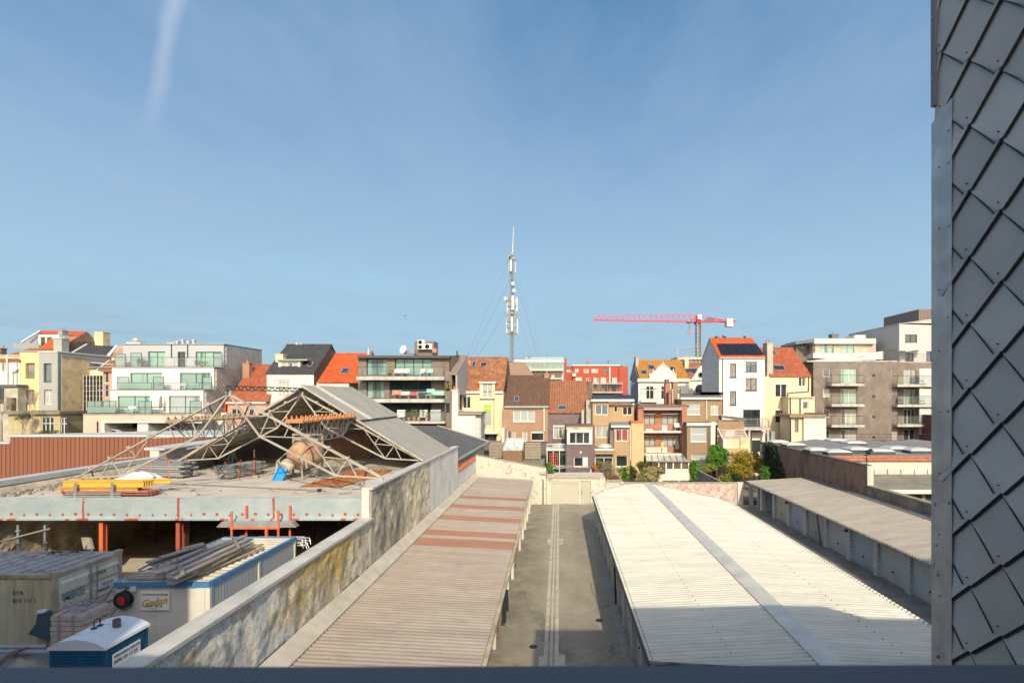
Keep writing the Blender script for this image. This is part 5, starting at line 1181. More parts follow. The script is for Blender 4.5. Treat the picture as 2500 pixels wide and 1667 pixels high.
mb = MB(); r2 = random.Random(3)
for k in range(9): y = Yp0+.1+.1*k; mb.path([(Xp0+.1+.13*i, y+r2.uniform(-.05,.05), ZG+2.17+r2.uniform(0,.12)) for i in range(7)], .014, 4)
tag(mb.build('strap_tangle', plain('purple_grey_band', (.22,.17,.2), .5)), 'tangle of purple grey strapping on top of the clay block pallet', 'strapping')
# portable toilet
tl = thing('portable_toilet', 'blue portable toilet cabin with domed white roof in the shaded yard', 'portable toilet', (-11.15,13.1,ZG))
M_TB = plain('toilet_blue', (.006,.1,.19), .45, .1, 2); M_TW = plain('toilet_white', (.62,.65,.67), .4, .05)
Xa, Xb, Ya, Yb, Zt = -11.78, -10.5, 12.5, 13.76, 3.66
mb = MB(); mb.box(Xa,Xb,Ya,Yb,ZG,Zt)
for k in range(4):
    for xa in (Xa+.12, Xa+.7): mb.box(xa,xa+.46,Ya-.02,Ya-.001,Zt-.16-k*.07,Zt-.12-k*.07)
    for ya in (Ya+.1, Ya+.68): mb.box(Xb+.001,Xb+.02,ya,ya+.46,Zt-.14-k*.06,Zt-.105-k*.06)
for x, y in ((Xa,Ya),(Xb-.06,Ya),(Xb-.06,Yb-.06)): mb.box(x-.012,x+.072,y-.012,y+.072,ZG,Zt-.01)
mb.build('body', M_TB, tl)
mb = MB(); prof = [(-.68,0),(-.66,.06),(-.45,.17),(-.2,.23),(0,.25),(.2,.23),(.45,.17),(.66,.06),(.68,0)]
xc = (Xa+Xb)/2; mb.prism([(xc+p_[0], Ya-.06, Zt+.005+p_[1]) for p_ in prof], (0,Yb-Ya+.12,0)); mb.build('roof', M_TW, tl, smooth=False)
mb = MB()
for y in (Ya+.3, Ya+.8): mb.prism([(xc-.5,y,Zt+.15),(xc+.5,y,Zt+.15),(xc+.3,y,Zt+.235),(xc,y,Zt+.27),(xc-.3,y,Zt+.235)], (0,.04,0))
mb.build('roof_rib', M_TW, tl)
v_ = Vector((xc+.28,Ya+.75,Zt+.2)); MB().lathe([(.085,0),(.085,.2),(.07,.2),(.07,.05)], 14, v_).build('vent_pipe', plain('vent_grey', (.09,.1,.11), .5), tl)
mb = MB()
for dy in (.55,.72): q = Vector((xc-.1,Ya+dy,Zt+.22)); mb.path([q, q+Vector((0,0,.2)), q+Vector((.02,.05,.26)), q+Vector((.06,.12,.22))], .014, 6); mb.box(q.x-.05,q.x+.05,q.y-.04,q.y+.04,q.z,q.z+.06)
mb.build('lifting_hook', M_KF, tl)
MB().box(Xb+.021,Xb+.03,12.66,13.5,3.1,3.47).build('sign_plate', plain('plate_white', (.75,.77,.8), .4, .02), tl)
text_mesh('VERHURING DEFLOO', .085, (Xb+.033,12.7,3.36), RX, M_INK, tl, xs=.95); text_mesh('0496 69 17 25', .125, (Xb+.033,12.69,3.22), RX, M_INK, tl, xs=.98); text_mesh('www.verhuringdefloo.be', .065, (Xb+.033,12.7,3.13), RX, M_INK, tl)
# blue grey funnel and bags
t = thing('chute_funnel', 'blue grey plastic funnel leaning against the beige container', 'funnel', (-15.5,16.0,2.1))
mb = MB(); fq = [KP('c3',u,v,16.05) for u, v in ((370,985),(462,980),(470,1120),(515,1210),(450,1250),(275,1195),(350,1090))]
mb.prism(fq, (0,.14,0)); mb.build('shell', plain('funnel_blue_grey', (.05,.09,.13), .6, .1), t); q0 = KP('c3',415,980,16.1); MB().lathe([(.12,0),(.12,.06),(.09,.06)], 12, q0).build('rim', M_TW, t)
h0 = Vector((-15.0,15.3,ZG))
tag(heap(-15.1,15.25,ZG,.75,.5,.95,2,18,.25).build('sand_bag', plain('bag_cloth', (.42,.4,.37), .9, .12, 3, bmp=.4), smooth=True), 'bulging grey builder bag in the shaded yard beside the toilet', 'builder bag')
tag(heap(-16.2,15.3,ZG,.6,.45,1.0,9,16,.4).build('sack', plain('sack_white', (.55,.57,.6), .7, .12, 4, bmp=.4), smooth=True), 'crumpled white sack at the lower left edge beside the pipes', 'sack')
for k, (dz, lab) in enumerate(((1.12,'grey plastic pipe lying over the bags, the upper one'),(1.02,'grey plastic pipe lying over the bags, the lower one'))):
    t = thing('plastic_pipe', lab, 'pipe', (-15.2,15.1+.12*k,ZG+dz), 'grey pipes on the bags'); MB().tube((-16.1+.25*k,15.0-.05*k,ZG+dz+.04),(-14.35+.2*k,15.12-.1*k,ZG+dz), .055, 10).build('tube', plain('pvc_grey', (.3,.32,.36), .35, .05), t)
mb = MB()
for k in range(8): mb.path([(-15.75+.05*k,14.78,ZG+.3+.02*k),(-15.5+.03*k,14.75,ZG+.75),(-15.1+.03*k,14.9,ZG+1.08+.01*k),(-14.75,15.1,ZG+1.14)], .02, 5)
tag(mb.build('rope', plain('brown_rope', (.2,.16,.12), .9, .2)), 'loop of brown rope slings hanging over the builder bag', 'rope')
# scaffold rail at the left, leaning panel
t = thing('guard_rail', 'galvanised scaffold guard rail under the left end of the edge beam', 'guard rail', (-20.8,21.3,ZG)); mb = MB()
for u in (175,440):
    q = KP('c3',u,80,21.4); mb.tube((q.x,21.4,ZG),(q.x,21.4,4.43),.04,8)
    for v in (182,302): z = KP('c3',u,v,21.4).z; mb.lathe([(.08,-.02),(.08,.02)],10,(q.x,21.4,z))
a_, b__ = KP('c3',-20,292,21.3), KP('c3',485,162,21.3); mb.tube(a_,b__,.035,8); mb.build('tubes', M_GALV, t)
t = thing('panel', 'grey formwork panel leaning in the dark under the deck', 'panel', KP('c3',840,370,24.5)); mb = MB(); mb.prism([KP('c3',765,108,24.5),KP('c3',838,104,24.5),KP('c3',905,375,23.6),KP('c3',822,375,23.6)], (0,.12,.03)); mb.build('board', plain('panel_grey', (.3,.28,.24), .8, .2, 3), t)
# sunlit yard floor put in as a pale raised patch
mb = MB(); q = [KZ('c3',u,v,ZG+.12) for u, v in ((1195,425),(1560,425),(1500,560),(1195,560))]; mb.prism(q, (0,0,-.12)); tag(mb.build('sunlit_floor_patch', plain('sunlit_floor_pale', (.55,.5,.42), .7, .08)), 'pale patch standing in for the sunlit yard floor behind the container', 'sheet')
# ================================================================ materials of the houses
T_RED = tiles('red_pantiles', (0.398,0.0892,0.0327), (0.332,0.0685,0.0258), (.3,.2,.12), .35)
T_OR = tiles('orange_pantiles', (0.583,0.104,0.0162), (0.535,0.0887,0.0142), bmp=.9)
T_GOLD = tiles('golden_tiles', (0.51,0.2,0.024), (0.425,0.16,0.021), (.35,.25,.05), .5)
T_BR = tiles('brown_tiles', (0.156,0.0796,0.0459), (0.128,0.0663,0.0367), (.1,.07,.05), .5)
T_TAN = tiles('tan_tiles', (0.326,0.131,0.0641), (0.281,0.113,0.0542), None, 0, .3, .3)
T_DK = tiles('dark_tiles', (.05,.05,.055), (.035,.035,.04), (.09,.09,.085), .3)
T_OLD = tiles('old_red_tiles', (0.338,0.112,0.0594), (0.27,0.0858,0.0462), (.38,.24,.07), .6)
B_PINK = brick('pink_brick', (0.411,0.213,0.145), (0.449,0.246,0.167), (.55,.45,.38), dirt=(.4,.24,.18), dirt_amt=.3)
B_SAL = brick('salmon_brick', (0.291,0.154,0.0778), (0.251,0.129,0.0691), (.5,.38,.28), dirt=(.35,.2,.13), dirt_amt=.3)
B_RED = brick('red_brick', (0.37,0.126,0.0654), (0.326,0.107,0.0595), (.45,.28,.2), dirt=(.3,.13,.08), dirt_amt=.3)
B_YEL = brick('yellow_brick', (0.425,0.268,0.125), (0.367,0.225,0.11), (.42,.34,.22), dirt=(.33,.24,.14), dirt_amt=.4)
B_TAN = brick('tan_brick', (0.271,0.178,0.0843), (0.233,0.147,0.0738), (.38,.3,.2), dirt=(.2,.14,.09), dirt_amt=.5)
B_GREY = brick('grey_brown_brick', (0.151,0.119,0.0935), (0.123,0.0943,0.0738), (.25,.21,.18), dirt=(.34,.28,.24), dirt_amt=.4)
B_DGR = brick('dark_grey_brick', (0.196,0.152,0.124), (0.128,0.1,0.0825), (.2,.17,.15), dirt=(.3,.25,.2), dirt_amt=.3)
B_DKR = brick('sooty_brick', (.2,.12,.085), (.15,.09,.065), (.18,.14,.11), dirt=(.08,.06,.05), dirt_amt=.5)
S_W = M_WSTUC; S_W2 = plain('bright_white_render', (.66,.625,.53), .85, .03, .8)
S_CR = plain('cream_render', (.65,.545,.35), .85, .06, .9, dirt=(.52,.42,.25), dirt_amt=.35, streak=True)
S_YE = plain('yellow_render', (.62,.46,.225), .85, .04, .9); S_GR = plain('grey_render2', (0.304,0.304,0.284), .85, .05, .9, dirt=(.36,.35,.31), dirt_amt=.3, streak=True)
S_TAN = plain('tan_cement', (.66,.51,.29), .9, .14, .7, dirt=(.3,.25,.17), dirt_amt=.6, bmp=.3)
S_PUR = plain('purple_paint', (0.131,0.0926,0.0926), .75, .1, .8, dirt=(.28,.22,.22), dirt_amt=.3)
S_REDR = plain('red_orange_render', (0.35,0.066,0.0324), .85, .06, .8)
S_DKS = slates('diamond_slate_grey', (.4,.385,.35), .62); S_LSL = slates('light_slate', (.5,.53,.56), .6)
M_ZINC = plain('zinc_sheet', (.3,.31,.31), .5, .12, 1, metal=.3)
M_WTRIM = plain('white_trim', (.63,.6,.53), .6, .04)
BK = 4.5
def pxl(c, u, v, Y): return KP(c, u, v, Y)
def house(name, label, at, cat='house', group=None): return thing(name, label, cat, at, group)
def slopeZ(Yf, Ze, Zr, run, y): return Ze+(Zr-Ze)*(y-Yf)/run
def onroof(c, u, v, Yf, Ze, Zr, run):
    """world point where the pixel ray meets the front slope"""
    px, py = K(c, u, v); s = (Zr-Ze)/run; k = (py-CY)/F
    Y = (H-Ze+s*Yf)/(s+k); return P(px, py, Y), s
def sky(parent, c, r, Yf, Ze, Zr, run, mat=None):
    p, s = onroof(c, (r[0]+r[2])/2, (r[1]+r[3])/2, Yf, Ze, Zr, run)
    a, _ = onroof(c, r[0], r[3], Yf, Ze, Zr, run); b, _ = onroof(c, r[2], r[1], Yf, Ze, Zr, run)
    return skylight(parent, None, p, abs(b.x-a.x)*.85, max(.4, math.hypot(b.y-a.y, b.z-a.z))*.85, s, mat)

# ---------------- far left white house with red roof
Y = 65.5; h = house('house', 'white rear house with old red roof at the far left edge', (-70, Y, 2))
a = pxl('q5',-160,370,Y); b = pxl('q5',288,370,Y); Zr = pxl('q5',0,205,Y+5).z
block(h, 'wall', S_W, Y, -160, 288, 372, 1500, 9, [(10,392,112,530,'w2e')], 'q5')
gable(h, a.x, b.x, Y, a.z, Zr, 5, T_RED, S_W)
mb = MB(); p = pxl('q5',102,700,Y-.15); q = pxl('q5',102,330,Y-.15); mb.tube(p,q,.09,8); mb.tube(q,pxl('q5',102,290,Y-.15),.07,8); mb.build('flue', M_WTRIM, h)
chimney(h, pxl('q5',-10,0,Y+3).x, pxl('q5',18,0,Y+3).x, Y+3, Y+3.7, a.z, pxl('q5',0,190,Y+3).z, B_DKR, 1)
mb = MB(); q = pxl('q5',205,490,Y-.3); mb.lathe([(.02,0),(.2,.03),(.32,.1)], 14, q, (.4,-1,.4)); mb.tube(q, q+Vector((-.1,.3,-.2)), .03, 6); mb.build('satellite_dish', M_GALV, h)
mb = MB(); mb.tube(pxl('q5',188,720,Y-.08), pxl('q5',188,460,Y-.08), .06, 6); mb.tube(pxl('q5',245,720,Y-.08), pxl('q5',245,380,Y-.08), .06, 6); mb.build('downpipe', M_GALV, h)
h = house('house_extension', 'mottled grey flat roofed extension with rusty stove pipe at the far left', (-66, 61, 2), 'extension')
block(h, 'wall', plain('mottled_grey', (.4,.38,.32), .9, .2, 1.5, dirt=(.2,.18,.14), dirt_amt=.6), 64.4, -160, 262, 740, 1600, 1.0, [(-20,770,60,1000,'g2d')], 'q5')
u, v = pxl('q5',-160,715,64.2), pxl('q5',262,735,64.2); MB().box(u.x,v.x,64.1,65.4,v.z-.1,u.z).build('roof', M_BITU, h)
u, v = pxl('q5',118,1090,64.0), pxl('q5',192,910,64.0); MB().box(u.x,v.x,63.8,64.39,u.z,v.z).build('shed', plain('rusty_shed', (.17,.12,.08), .9, .3, 3), h)

# ---------------- narrow yellow and grey rear houses and the low wing
h = house('house', 'narrow yellow rendered rear house beside the grey one', (-62, 66, 2)); Y = 65.6
block(h, 'wall', S_YE, Y, 290, 574, 235, 1500, 8, [(375,398,513,630,'m1s'),(370,792,505,1010,'m1s')], 'q5', rec=.3)
u, v = pxl('q5',285,215,Y), pxl('q5',576,235,Y); MB().box(u.x,v.x,Y-.1,Y+8,v.z,u.z).build('roof_edge', M_ZINC, h)
h = house('house', 'narrow grey rendered rear house with tall window and white window below', (-63, 66, 2))
block(h, 'wall', S_GR, Y, 576, 838, 238, 1500, 8, [(640,403,760,685,'k1e'),(648,790,765,1010,'w2ct')], 'q5', rec=.25)
u, v = pxl('q5',576,222,Y), pxl('q5',850,238,Y); MB().box(u.x,v.x,Y-.1,Y+8,v.z,u.z).build('roof_edge', M_WTRIM, h)
MB().tube(pxl('q5',846,1100,Y+.1), pxl('q5',846,240,Y+.1), .1, 8).build('downpipe', plain('teal_pipe', (.25,.32,.3), .5), h)
h = house('house_extension', 'low tan brick wing with flat roof behind a bare tree', (-62, 60, 2), 'extension')
block(h, 'wall', plain('olive_tan_brick', (.4,.34,.19), .9, .2, 2.5, dirt=(.24,.2,.1), dirt_amt=.5), 60, 120, 893, 1155, 1700, 4, [(603,1195,788,1500,'w3dt'),(888,1200,982,1500,'w2dt')], 'q5')
u, v = pxl('q5',-40,1108,59.8), pxl('q5',898,1152,59.8); MB().box(u.x,v.x,59.6,64,v.z,u.z).build('roof', plain('brown_roof_edge', (.2,.17,.13), .85, .2, 2), h)

# ---------------- tan flank house (side wall faces right)
h = house('house', 'house with a big stained tan side wall facing right, white chimney above', (-60, 68, 2))
XW = -61.0; ZT_ = 14.5
mb = MB(); mb.prism([(XW,66.2,0),(XW,66.2,ZT_+.05),(XW,70.1,ZT_-.1),(XW,70.1,0)], (-9,0,0)); mb.build('wall', S_TAN, h)
mb = MB(); mb.prism([(XW+.1,66.1,ZT_+.06),(XW+.1,70.3,ZT_-.09),(XW+.1,70.3,ZT_-.02),(XW+.1,66.1,ZT_+.18)], (-9.2,0,0)); mb.build('coping', M_CONC, h)
mb = MB(); mb.box(XW-6,XW+2.2,70.15,75,0,13.0); mb.build('rear_wall', S_CR, h)
mb = MB(); mb.prism([(XW,70.2,13.95),(XW+10,70.2,12.9),(XW+10,71.4,12.9),(XW,71.4,13.95)], (0,0,.12)); mb.build('eave', M_CONC, h)
c0 = pxl('R1',470,300,67.5); c1 = pxl('R1',540,165,67.5); ch = chimney(h, c0.x, c1.x, 67.2, 68.2, ZT_, c1.z, S_GR, 0); mb = MB()
for k in range(4): mb.lathe([(.2-.03*k,0),(.2-.03*k,.12)], 10, ((c0.x+c1.x)/2+.35*(k % 2)-.1, 67.8, c1.z+.1+.12*(k//2)))
mb.build('chimney_pot', M_GALV, ch)
# dark roof and red gable behind it
h = house('house', 'house with dark tiled roof and red brick gable left of the white terrace block', (-55, 76, 2)); Y = 75.5
a = pxl('R1',590,300,Y); b = pxl('R1',880,335,Y); Zr = pxl('R1',735,217,Y+3.5).z
mb = MB(); q = [pxl('R1',585,302,Y), pxl('R1',885,335,Y), pxl('R1',980,224,Y+4.4), pxl('R1',735,215,Y+4.4)]; mb.prism(q, (0,.0,-.2)); mb.build('roof', T_DK, h)
mb = MB(); q2 = [pxl('R1',868,340,Y+.3), pxl('R1',1000,560,Y+.3), pxl('R1',1060,560,Y+4.6), pxl('R1',1060,222,Y+4.6), pxl('R1',982,222,Y+4.5)]; mb.prism(q2, (0,.3,0)); mb.build('gable', B_PINK, h)
mb = MB(); mb.bar(q[0]+Vector((0,0,.1)), q[3]+Vector((0,0,.1)), .2, .2); mb.bar(q[0]+Vector((0,-.1,.0)), q[1]+Vector((0,-.1,0)), .15, .15); mb.bar(q[1]+Vector((.1,0,.05)), q[2]+Vector((.1,0,.05)), .35, .12); mb.build('roof_edge', M_WTRIM, h)
mb = MB(); mb.box(q[0].x,q[1].x+6,Y+1,Y+9,0,q[0].z-.3); mb.build('wall', S_CR, h)
# small brown roof, lattice glazing, narrow windows
h = house('glazed_stairwell', 'black glazed stairwell with white bars under a small brown roof', (-51, 69, 2), 'stairwell'); Y = 69
u, v = pxl('R1',705,690,Y), pxl('R1',872,472,Y)
MB().box(u.x,v.x,Y,Y+2,0,v.z).build('glazing', glass('stair_glass', (.02,.022,.025)), h)
mb = MB()
for k in range(7): x = u.x+(v.x-u.x)*k/6; mb.box(x-.03,x+.03,Y-.06,Y-.005,u.z-2,v.z)
for k in range(6): z = u.z+(v.z-u.z)*k/5; mb.box(u.x,v.x,Y-.05,Y-.006,z-.012,z+.012)
mb.build('glazing_bars', plain('bar_white', (.6,.56,.5), .6), h)
u2, v2 = pxl('R1',878,660,Y), pxl('R1',920,435,Y); block(h, 'wall', B_PINK, Y, 872, 952, 432, 900, 2, [(880,440,916,535,'w1d'),(880,548,916,655,'w1d')], 'R1')
mb = MB(); mb.prism([pxl('R1',822,432,Y-.3),pxl('R1',965,432,Y-.3),pxl('R1',975,340,Y+2.5),pxl('R1',925,345,Y+2.5)], (0,0,-.15)); mb.build('roof', T_TAN, h)
mb = MB(); mb.bar(pxl('R1',815,428,Y-.4), pxl('R1',925,345,Y+2.4), .14, .14); mb.bar(pxl('R1',815,430,Y-.4), pxl('R1',860,450,Y-.35), .12, .12); mb.build('gutter', M_WTRIM, h)
# high house with roof terrace
h = house('house', 'tall house with orange roof, dormer and grey roof terrace at left', (-70, 84, 2)); Y = 82
q = [pxl('R1',330,140,Y), pxl('R1',590,188,Y), pxl('R1',735,102,Y+5), pxl('R1',345,95,Y+5)]
mb = MB(); mb.prism([pxl('R1',300,262,Y-4), pxl('R1',500,272,Y-4), pxl('R1',590,188,Y), pxl('R1',735,100,Y+5), pxl('R1',345,94,Y+5), pxl('R1',330,140,Y), pxl('R1',480,130,Y)], (0,.2,-.25)); mb.build('roof', T_OR, h)
mb = MB(); mb.prism([pxl('R1',590,190,Y+.2),pxl('R1',595,330,Y+.2),pxl('R1',800,330,Y+5),pxl('R1',800,188,Y+5),pxl('R1',727,108,Y+4)], (0,.4,0)); mb.build('gable', B_DKR, h)
mb = MB(); mb.box(pxl('R1',120,270,Y).x, pxl('R1',590,270,Y).x, Y+1, Y+9, 0, pxl('R1',0,262,Y).z); mb.build('wall', S_GR, h)
mb = MB(); mb.prism([pxl('R1',330,108,Y+1),pxl('R1',325,260,Y-.5),pxl('R1',210,260,Y-.5),pxl('R1',205,195,Y+1)], (0,2.5,0)); mb.build('dormer_side', M_ZINC, h)
mb = MB(); mb.bar(pxl('R1',185,192,Y-.3),pxl('R1',345,94,Y+.5),.5,.15); mb.build('roof_edge', M_WTRIM, h)
block(h, 'dormer', S_W, Y-1, 325, 500, 128, 265, 3, [(335,145,382,225,'w1d'),(388,145,438,225,'w1u')], 'R1')
railing(h, [pxl('R1',112,255,Y-1.5), pxl('R1',330,258,Y-1.5)], pxl('R1',0,197,Y-1.5).z-pxl('R1',0,256,Y-1.5).z, M_GALV, step=1.3, glassmat=M_ZINC)
c0 = pxl('R1',795,215,Y+5); c1 = pxl('R1',870,108,Y+5); chimney(h, c0.x, c1.x, Y+5, Y+6.4, c0.z-3, c1.z, S_TAN, 1)
c0 = pxl('R1',490,170,Y+1); c1 = pxl('R1',527,95,Y+1); chimney(h, c0.x, c1.x, Y+1, Y+2, c0.z-2, c1.z, M_ZINC, 2)
c0 = pxl('R1',872,215,Y+7); c1 = pxl('R1',890,185,Y+7); chimney(h, c0.x, c1.x, Y+7, Y+7.6, c0.z-2, c1.z, B_RED, 1)

# ---------------- white terraced apartment block
h = house('apartment_block', 'white stepped apartment block with green glass balconies and slate clad side', (-52, 68, 2), 'apartment block')
XR_ = -40.9; Ya, Yb_, Yc_, Yd = 60.0, 62.0, 63.9, 65.8
F1 = plain('modern_white', (.62,.59,.51), .8, .03, .8); F3 = plain('modern_grey', (.36,.37,.385), .8, .04, .8)
def lvl(Yp, z0, z1, xl, wins, mat, nm='wall'):
    X0 = pxl('R1',xl,0,Yp).x; hs = []; 
    for w in wins:
        a = pxl('R1',w[0],w[3],Yp); b = pxl('R1',w[2],w[1],Yp); hs.append((a.x,b.x,max(a.z,z0+.02),b.z))
    mb = MB(); wall_front(mb, Yp, X0, XR_, z0, z1, hs, .22)
    mb.quad((XR_,Yp,z0),(XR_,74.1,z0),(XR_,74.1,z1),(XR_,Yp,z1)); mb.quad((X0,74.1,z0),(X0,Yp,z0),(X0,Yp,z1),(X0,74.1,z1)); mb.quad((X0,Yp,z1),(XR_,Yp,z1),(XR_,74.1,z1),(X0,74.1,z1)); mb.quad((XR_,74.1,z0),(X0,74.1,z0),(X0,74.1,z1),(XR_,74.1,z1))
    mb.build(nm, mat, h)
    for w in wins:
        p = K('R1',w[0],w[1]); q = K('R1',w[2],w[3]); zb = (H-(q[1]-CY)*Yp/F); py = q[1] if zb > z0+.02 else CY+(H-z0-.02)*F/Yp
        window(h, Yp, (p[0],p[1],q[0],py), w[4], .2)
z1_, z2_, z3_, z4_ = 7.6, 10.3, 13.0, 15.88
lvl(Yb_, z1_, z2_, 930, [(992,645,1268,800,'a2g'),(1425,645,1690,800,'a2b')], F1)
lvl(Yc_, z2_, z3_, 945, [(1100,450,1368,605,'a2g'),(1518,450,1780,605,'a2G')], F1)
lvl(Yd, z3_, z4_, 1040, [(1250,270,1395,410,'a2g'),(1500,272,1565,405,'k1d'),(1652,272,1868,410,'a3g')], F3)
mb = MB()
for (ya, za, zb) in ((Yb_,z1_,z2_-.0),(Yc_,z2_,z3_),(Yd,z3_,z4_)): mb.box(XR_+.005, XR_+.12, ya+.35, 74.0, za-.05, zb-.06)
mb.box(XR_+.005,XR_+.12,61,74.0,0,z1_-.06); mb.build('side_cladding', S_DKS, h)
# slabs
mb = MB()
mb.box(pxl('R1',950,0,Yc_).x, XR_+.1, Yb_-.1, Yc_-.01, z2_-.02, z2_+.06); mb.box(pxl('R1',1000,0,Yd).x-2, XR_+.15, Yc_-.12, Yd-.01, z3_-.02, z3_+.07); mb.box(pxl('R1',705,0,Ya).x, XR_+.1, Ya-.1, Yb_-.01, z1_-.03, z1_+.05); mb.box(pxl('R1',1040,0,Yd).x, XR_+.15, Yd-.12, 74.2, z4_, z4_+.1)
mb.build('slab', M_ZINC, h)
def grail(u0, u1, vt, vb, Yp, z, full=None):
    a = pxl('R1',u0,0,Yp); b = pxl('R1',u1,0,Yp); hh_ = pxl('R1',0,vt,Yp).z-pxl('R1',0,vb,Yp).z
    railing(h, [(a.x,Yp,z),(b.x,Yp,z)], hh_, M_KF, step=1.35, glassmat=full or CLR2, r=.02)
GR1 = clearglass('green_screen', (.25,.36,.32), .6)
grail(970, 1875, 322, 402, Yc_+.05, z3_+.07); grail(990, 1280, 535, 592, Yb_+.05, z2_+.06, GR1); grail(1280, 1785, 535, 592, Yb_+.05, z2_+.06); grail(735, 980, 730, 790, Ya+.05, z1_+.05, GR1); grail(980, 1700, 735, 790, Ya+.05, z1_+.05)
def screen(u0, u1, vt, vb, Yp, z, Ye):
    a = pxl('R1',u0,0,Yp); b = pxl('R1',u1,0,Yp); zt = pxl('R1',0,vt,Yp).z; mb = MB(); g = MB()
    n = max(1, round((b.x-a.x)/.9))
    for k in range(n+1): x = a.x+(b.x-a.x)*k/n; mb.box(x-.03,x+.03,Yp-.02,Yp+.03,z,zt)
    mb.box(a.x,b.x,Yp-.02,Yp+.03,zt,zt+.05); s_ = mb.build('screen', M_AL, h); g.box(a.x+.03,b.x-.03,Yp,Yp+.015,z,zt-.005); g.build('glass_panel', GR1, s_)
screen(972,1058,292,335,Yc_+.4,z3_+.07,0); screen(1105,1195,282,402,Yc_+.5,z3_+.07,0); screen(1805,1875,285,402,Yc_+.3,z3_+.07,0)
screen(993,1090,485,592,Yb_+.4,z2_+.06,0); screen(1295,1383,485,592,Yb_+.4,z2_+.06,0); screen(1712,1788,487,592,Yb_+.3,z2_+.06,0)
screen(740,860,690,790,Ya+.5,z1_+.05,0); screen(872,980,687,790,Ya+.5,z1_+.05,0); screen(1172,1280,690,790,Ya+.4,z1_+.05,0); screen(1605,1700,690,790,Ya+.3,z1_+.05,0)
block(h, 'base_wall', brick('pale_pink_brick', (.55,.36,.27), (.6,.42,.32), (.55,.44,.35)), Ya, 703, 858, 797, 1250, 2, [(815,860,832,955,'k1d')], 'R1')
block(h, 'base_lintel', brick('pale_pink_brick', (.55,.36,.27), (.6,.42,.32), (.55,.44,.35)), Ya, 858, 1720, 797, 855, 2, [], 'R1')
u, v = pxl('R1',858,872,Ya), pxl('R1',1720,856,Ya); MB().box(u.x,v.x,Ya-.03,Ya+.3,u.z,v.z).build('lintel', F1, h)
mb = MB(); mb.box(u.x,v.x,64.2,64.4,0,v.z); x = pxl('R1',1160,0,Ya+.2).x; mb.box(x,x+1.2,Ya+.2,64.1,0,u.z); x2 = pxl('R1',858,0,Ya).x; mb.box(x2,x2+.3,Ya+.01,64.1,0,u.z); mb.build('carport_wall', F1, h)
mb = MB(); a = pxl('R1',995,0,64.0); b = pxl('R1',1160,0,64.0); mb.box(a.x,b.x,64.0,64.15,0,u.z-.2); mb.build('opening_shade_panel', M_KF, h)  # black panel stands in for the darkness of the carport opening
mb = MB(); p = pxl('R1',1150,215,Yd+2); mb.lathe([(.3,0),(.3,.5),(.5,.52),(.5,.6),(.3,.62),(.3,.9)],8,(p.x,Yd+2,z4_+.1)); mb.box(p.x-.9,p.x+.9,Yd+1.5,Yd+2.5,z4_+.1,z4_+.45); mb.build('roof_vent', plain('vent_buff', (.5,.45,.38), .7), h)
mb = MB(); p = pxl('R1',1550,200,Yd+4)
for k in range(4): mb.lathe([(.2,0),(.2,.5+.2*(k % 2)),(.32,.55+.2*(k % 2)),(.32,.7+.2*(k % 2))],8,(p.x-.8+.7*k,Yd+4,z4_+.1))
mb.box(p.x-2.2,p.x-1.0,Yd+4,Yd+5,z4_+.1,z4_+.7); mb.build('roof_vent', M_GALV, h)
mb = MB()
for u in (1447,1583): mb.tube(pxl('R1',u,322,Yd-.06), pxl('R1',u,205,Yd-.06), .06, 6)
mb.build('downpipe', M_KF, h)
# terrace things
def plant(c, u, v0, v1, Y, label, wd=.5, mat=None, seed=1, cat='potted plant', pot=True, name='potted_plant', grp=None):
    p = KP(c, u, v1, Y); q = KP(c, u, v0, Y); hh_ = q.z-p.z; t = thing(name, label, cat, p, grp); r2 = random.Random(seed)
    ph = min(.4, hh_*.35) if pot else .02
    MB().lathe([(.14,0),(.2,ph)], 10, p).build('pot', M_POT if pot is True else (pot or M_EARTH), t)
    mb = MB()
    for k in range(int(90+wd*60)):
        a_ = r2.uniform(0,6.28); rr = wd*math.sqrt(r2.random())*.5; z = ph+(hh_-ph)*r2.random(); 
        c_ = p+Vector((rr*math.cos(a_), rr*math.sin(a_), z)); d = Vector((r2.uniform(-1,1), r2.uniform(-1,1), r2.uniform(-.4,1))).normalized()*.11; e = d.orthogonal().normalized()*.05
        mb.quad(c_-e, c_+d*.5-e*.2, c_+d, c_+e)
    mb.build('leaves', mat or LEAF, t); return t
LEAF = leafmat('leaf_green', (.06,.12,.02), (.1,.17,.035)); LEAFY = leafmat('leaf_yellow', (.4,.36,.03), (.3,.3,.04)); LEAFD = leafmat('leaf_dark', (.02,.05,.015), (.035,.075,.02))
plant('R1',1190,330,400,Yc_+.7,'spiky plant in a white pot on the top terrace of the white block',.9,LEAF,3)
plant('R1',1700,350,400,Yc_+.7,'low shrub in pots by the top right window of the white block',1.6,LEAFD,4)
plant('R1',815,745,792,Ya+.9,'dark green shrub at the left end of the lower terrace of the white block',1.6,LEAFD,5)
plant('R1',945,750,792,Ya+.9,'yellow green potted shrub on the lower terrace of the white block',1.5,LEAFY,6)
plant('R1',1125,915,962,62.5,'yellowish shrub in the open carport below the white block',2.2,LEAFY,7)
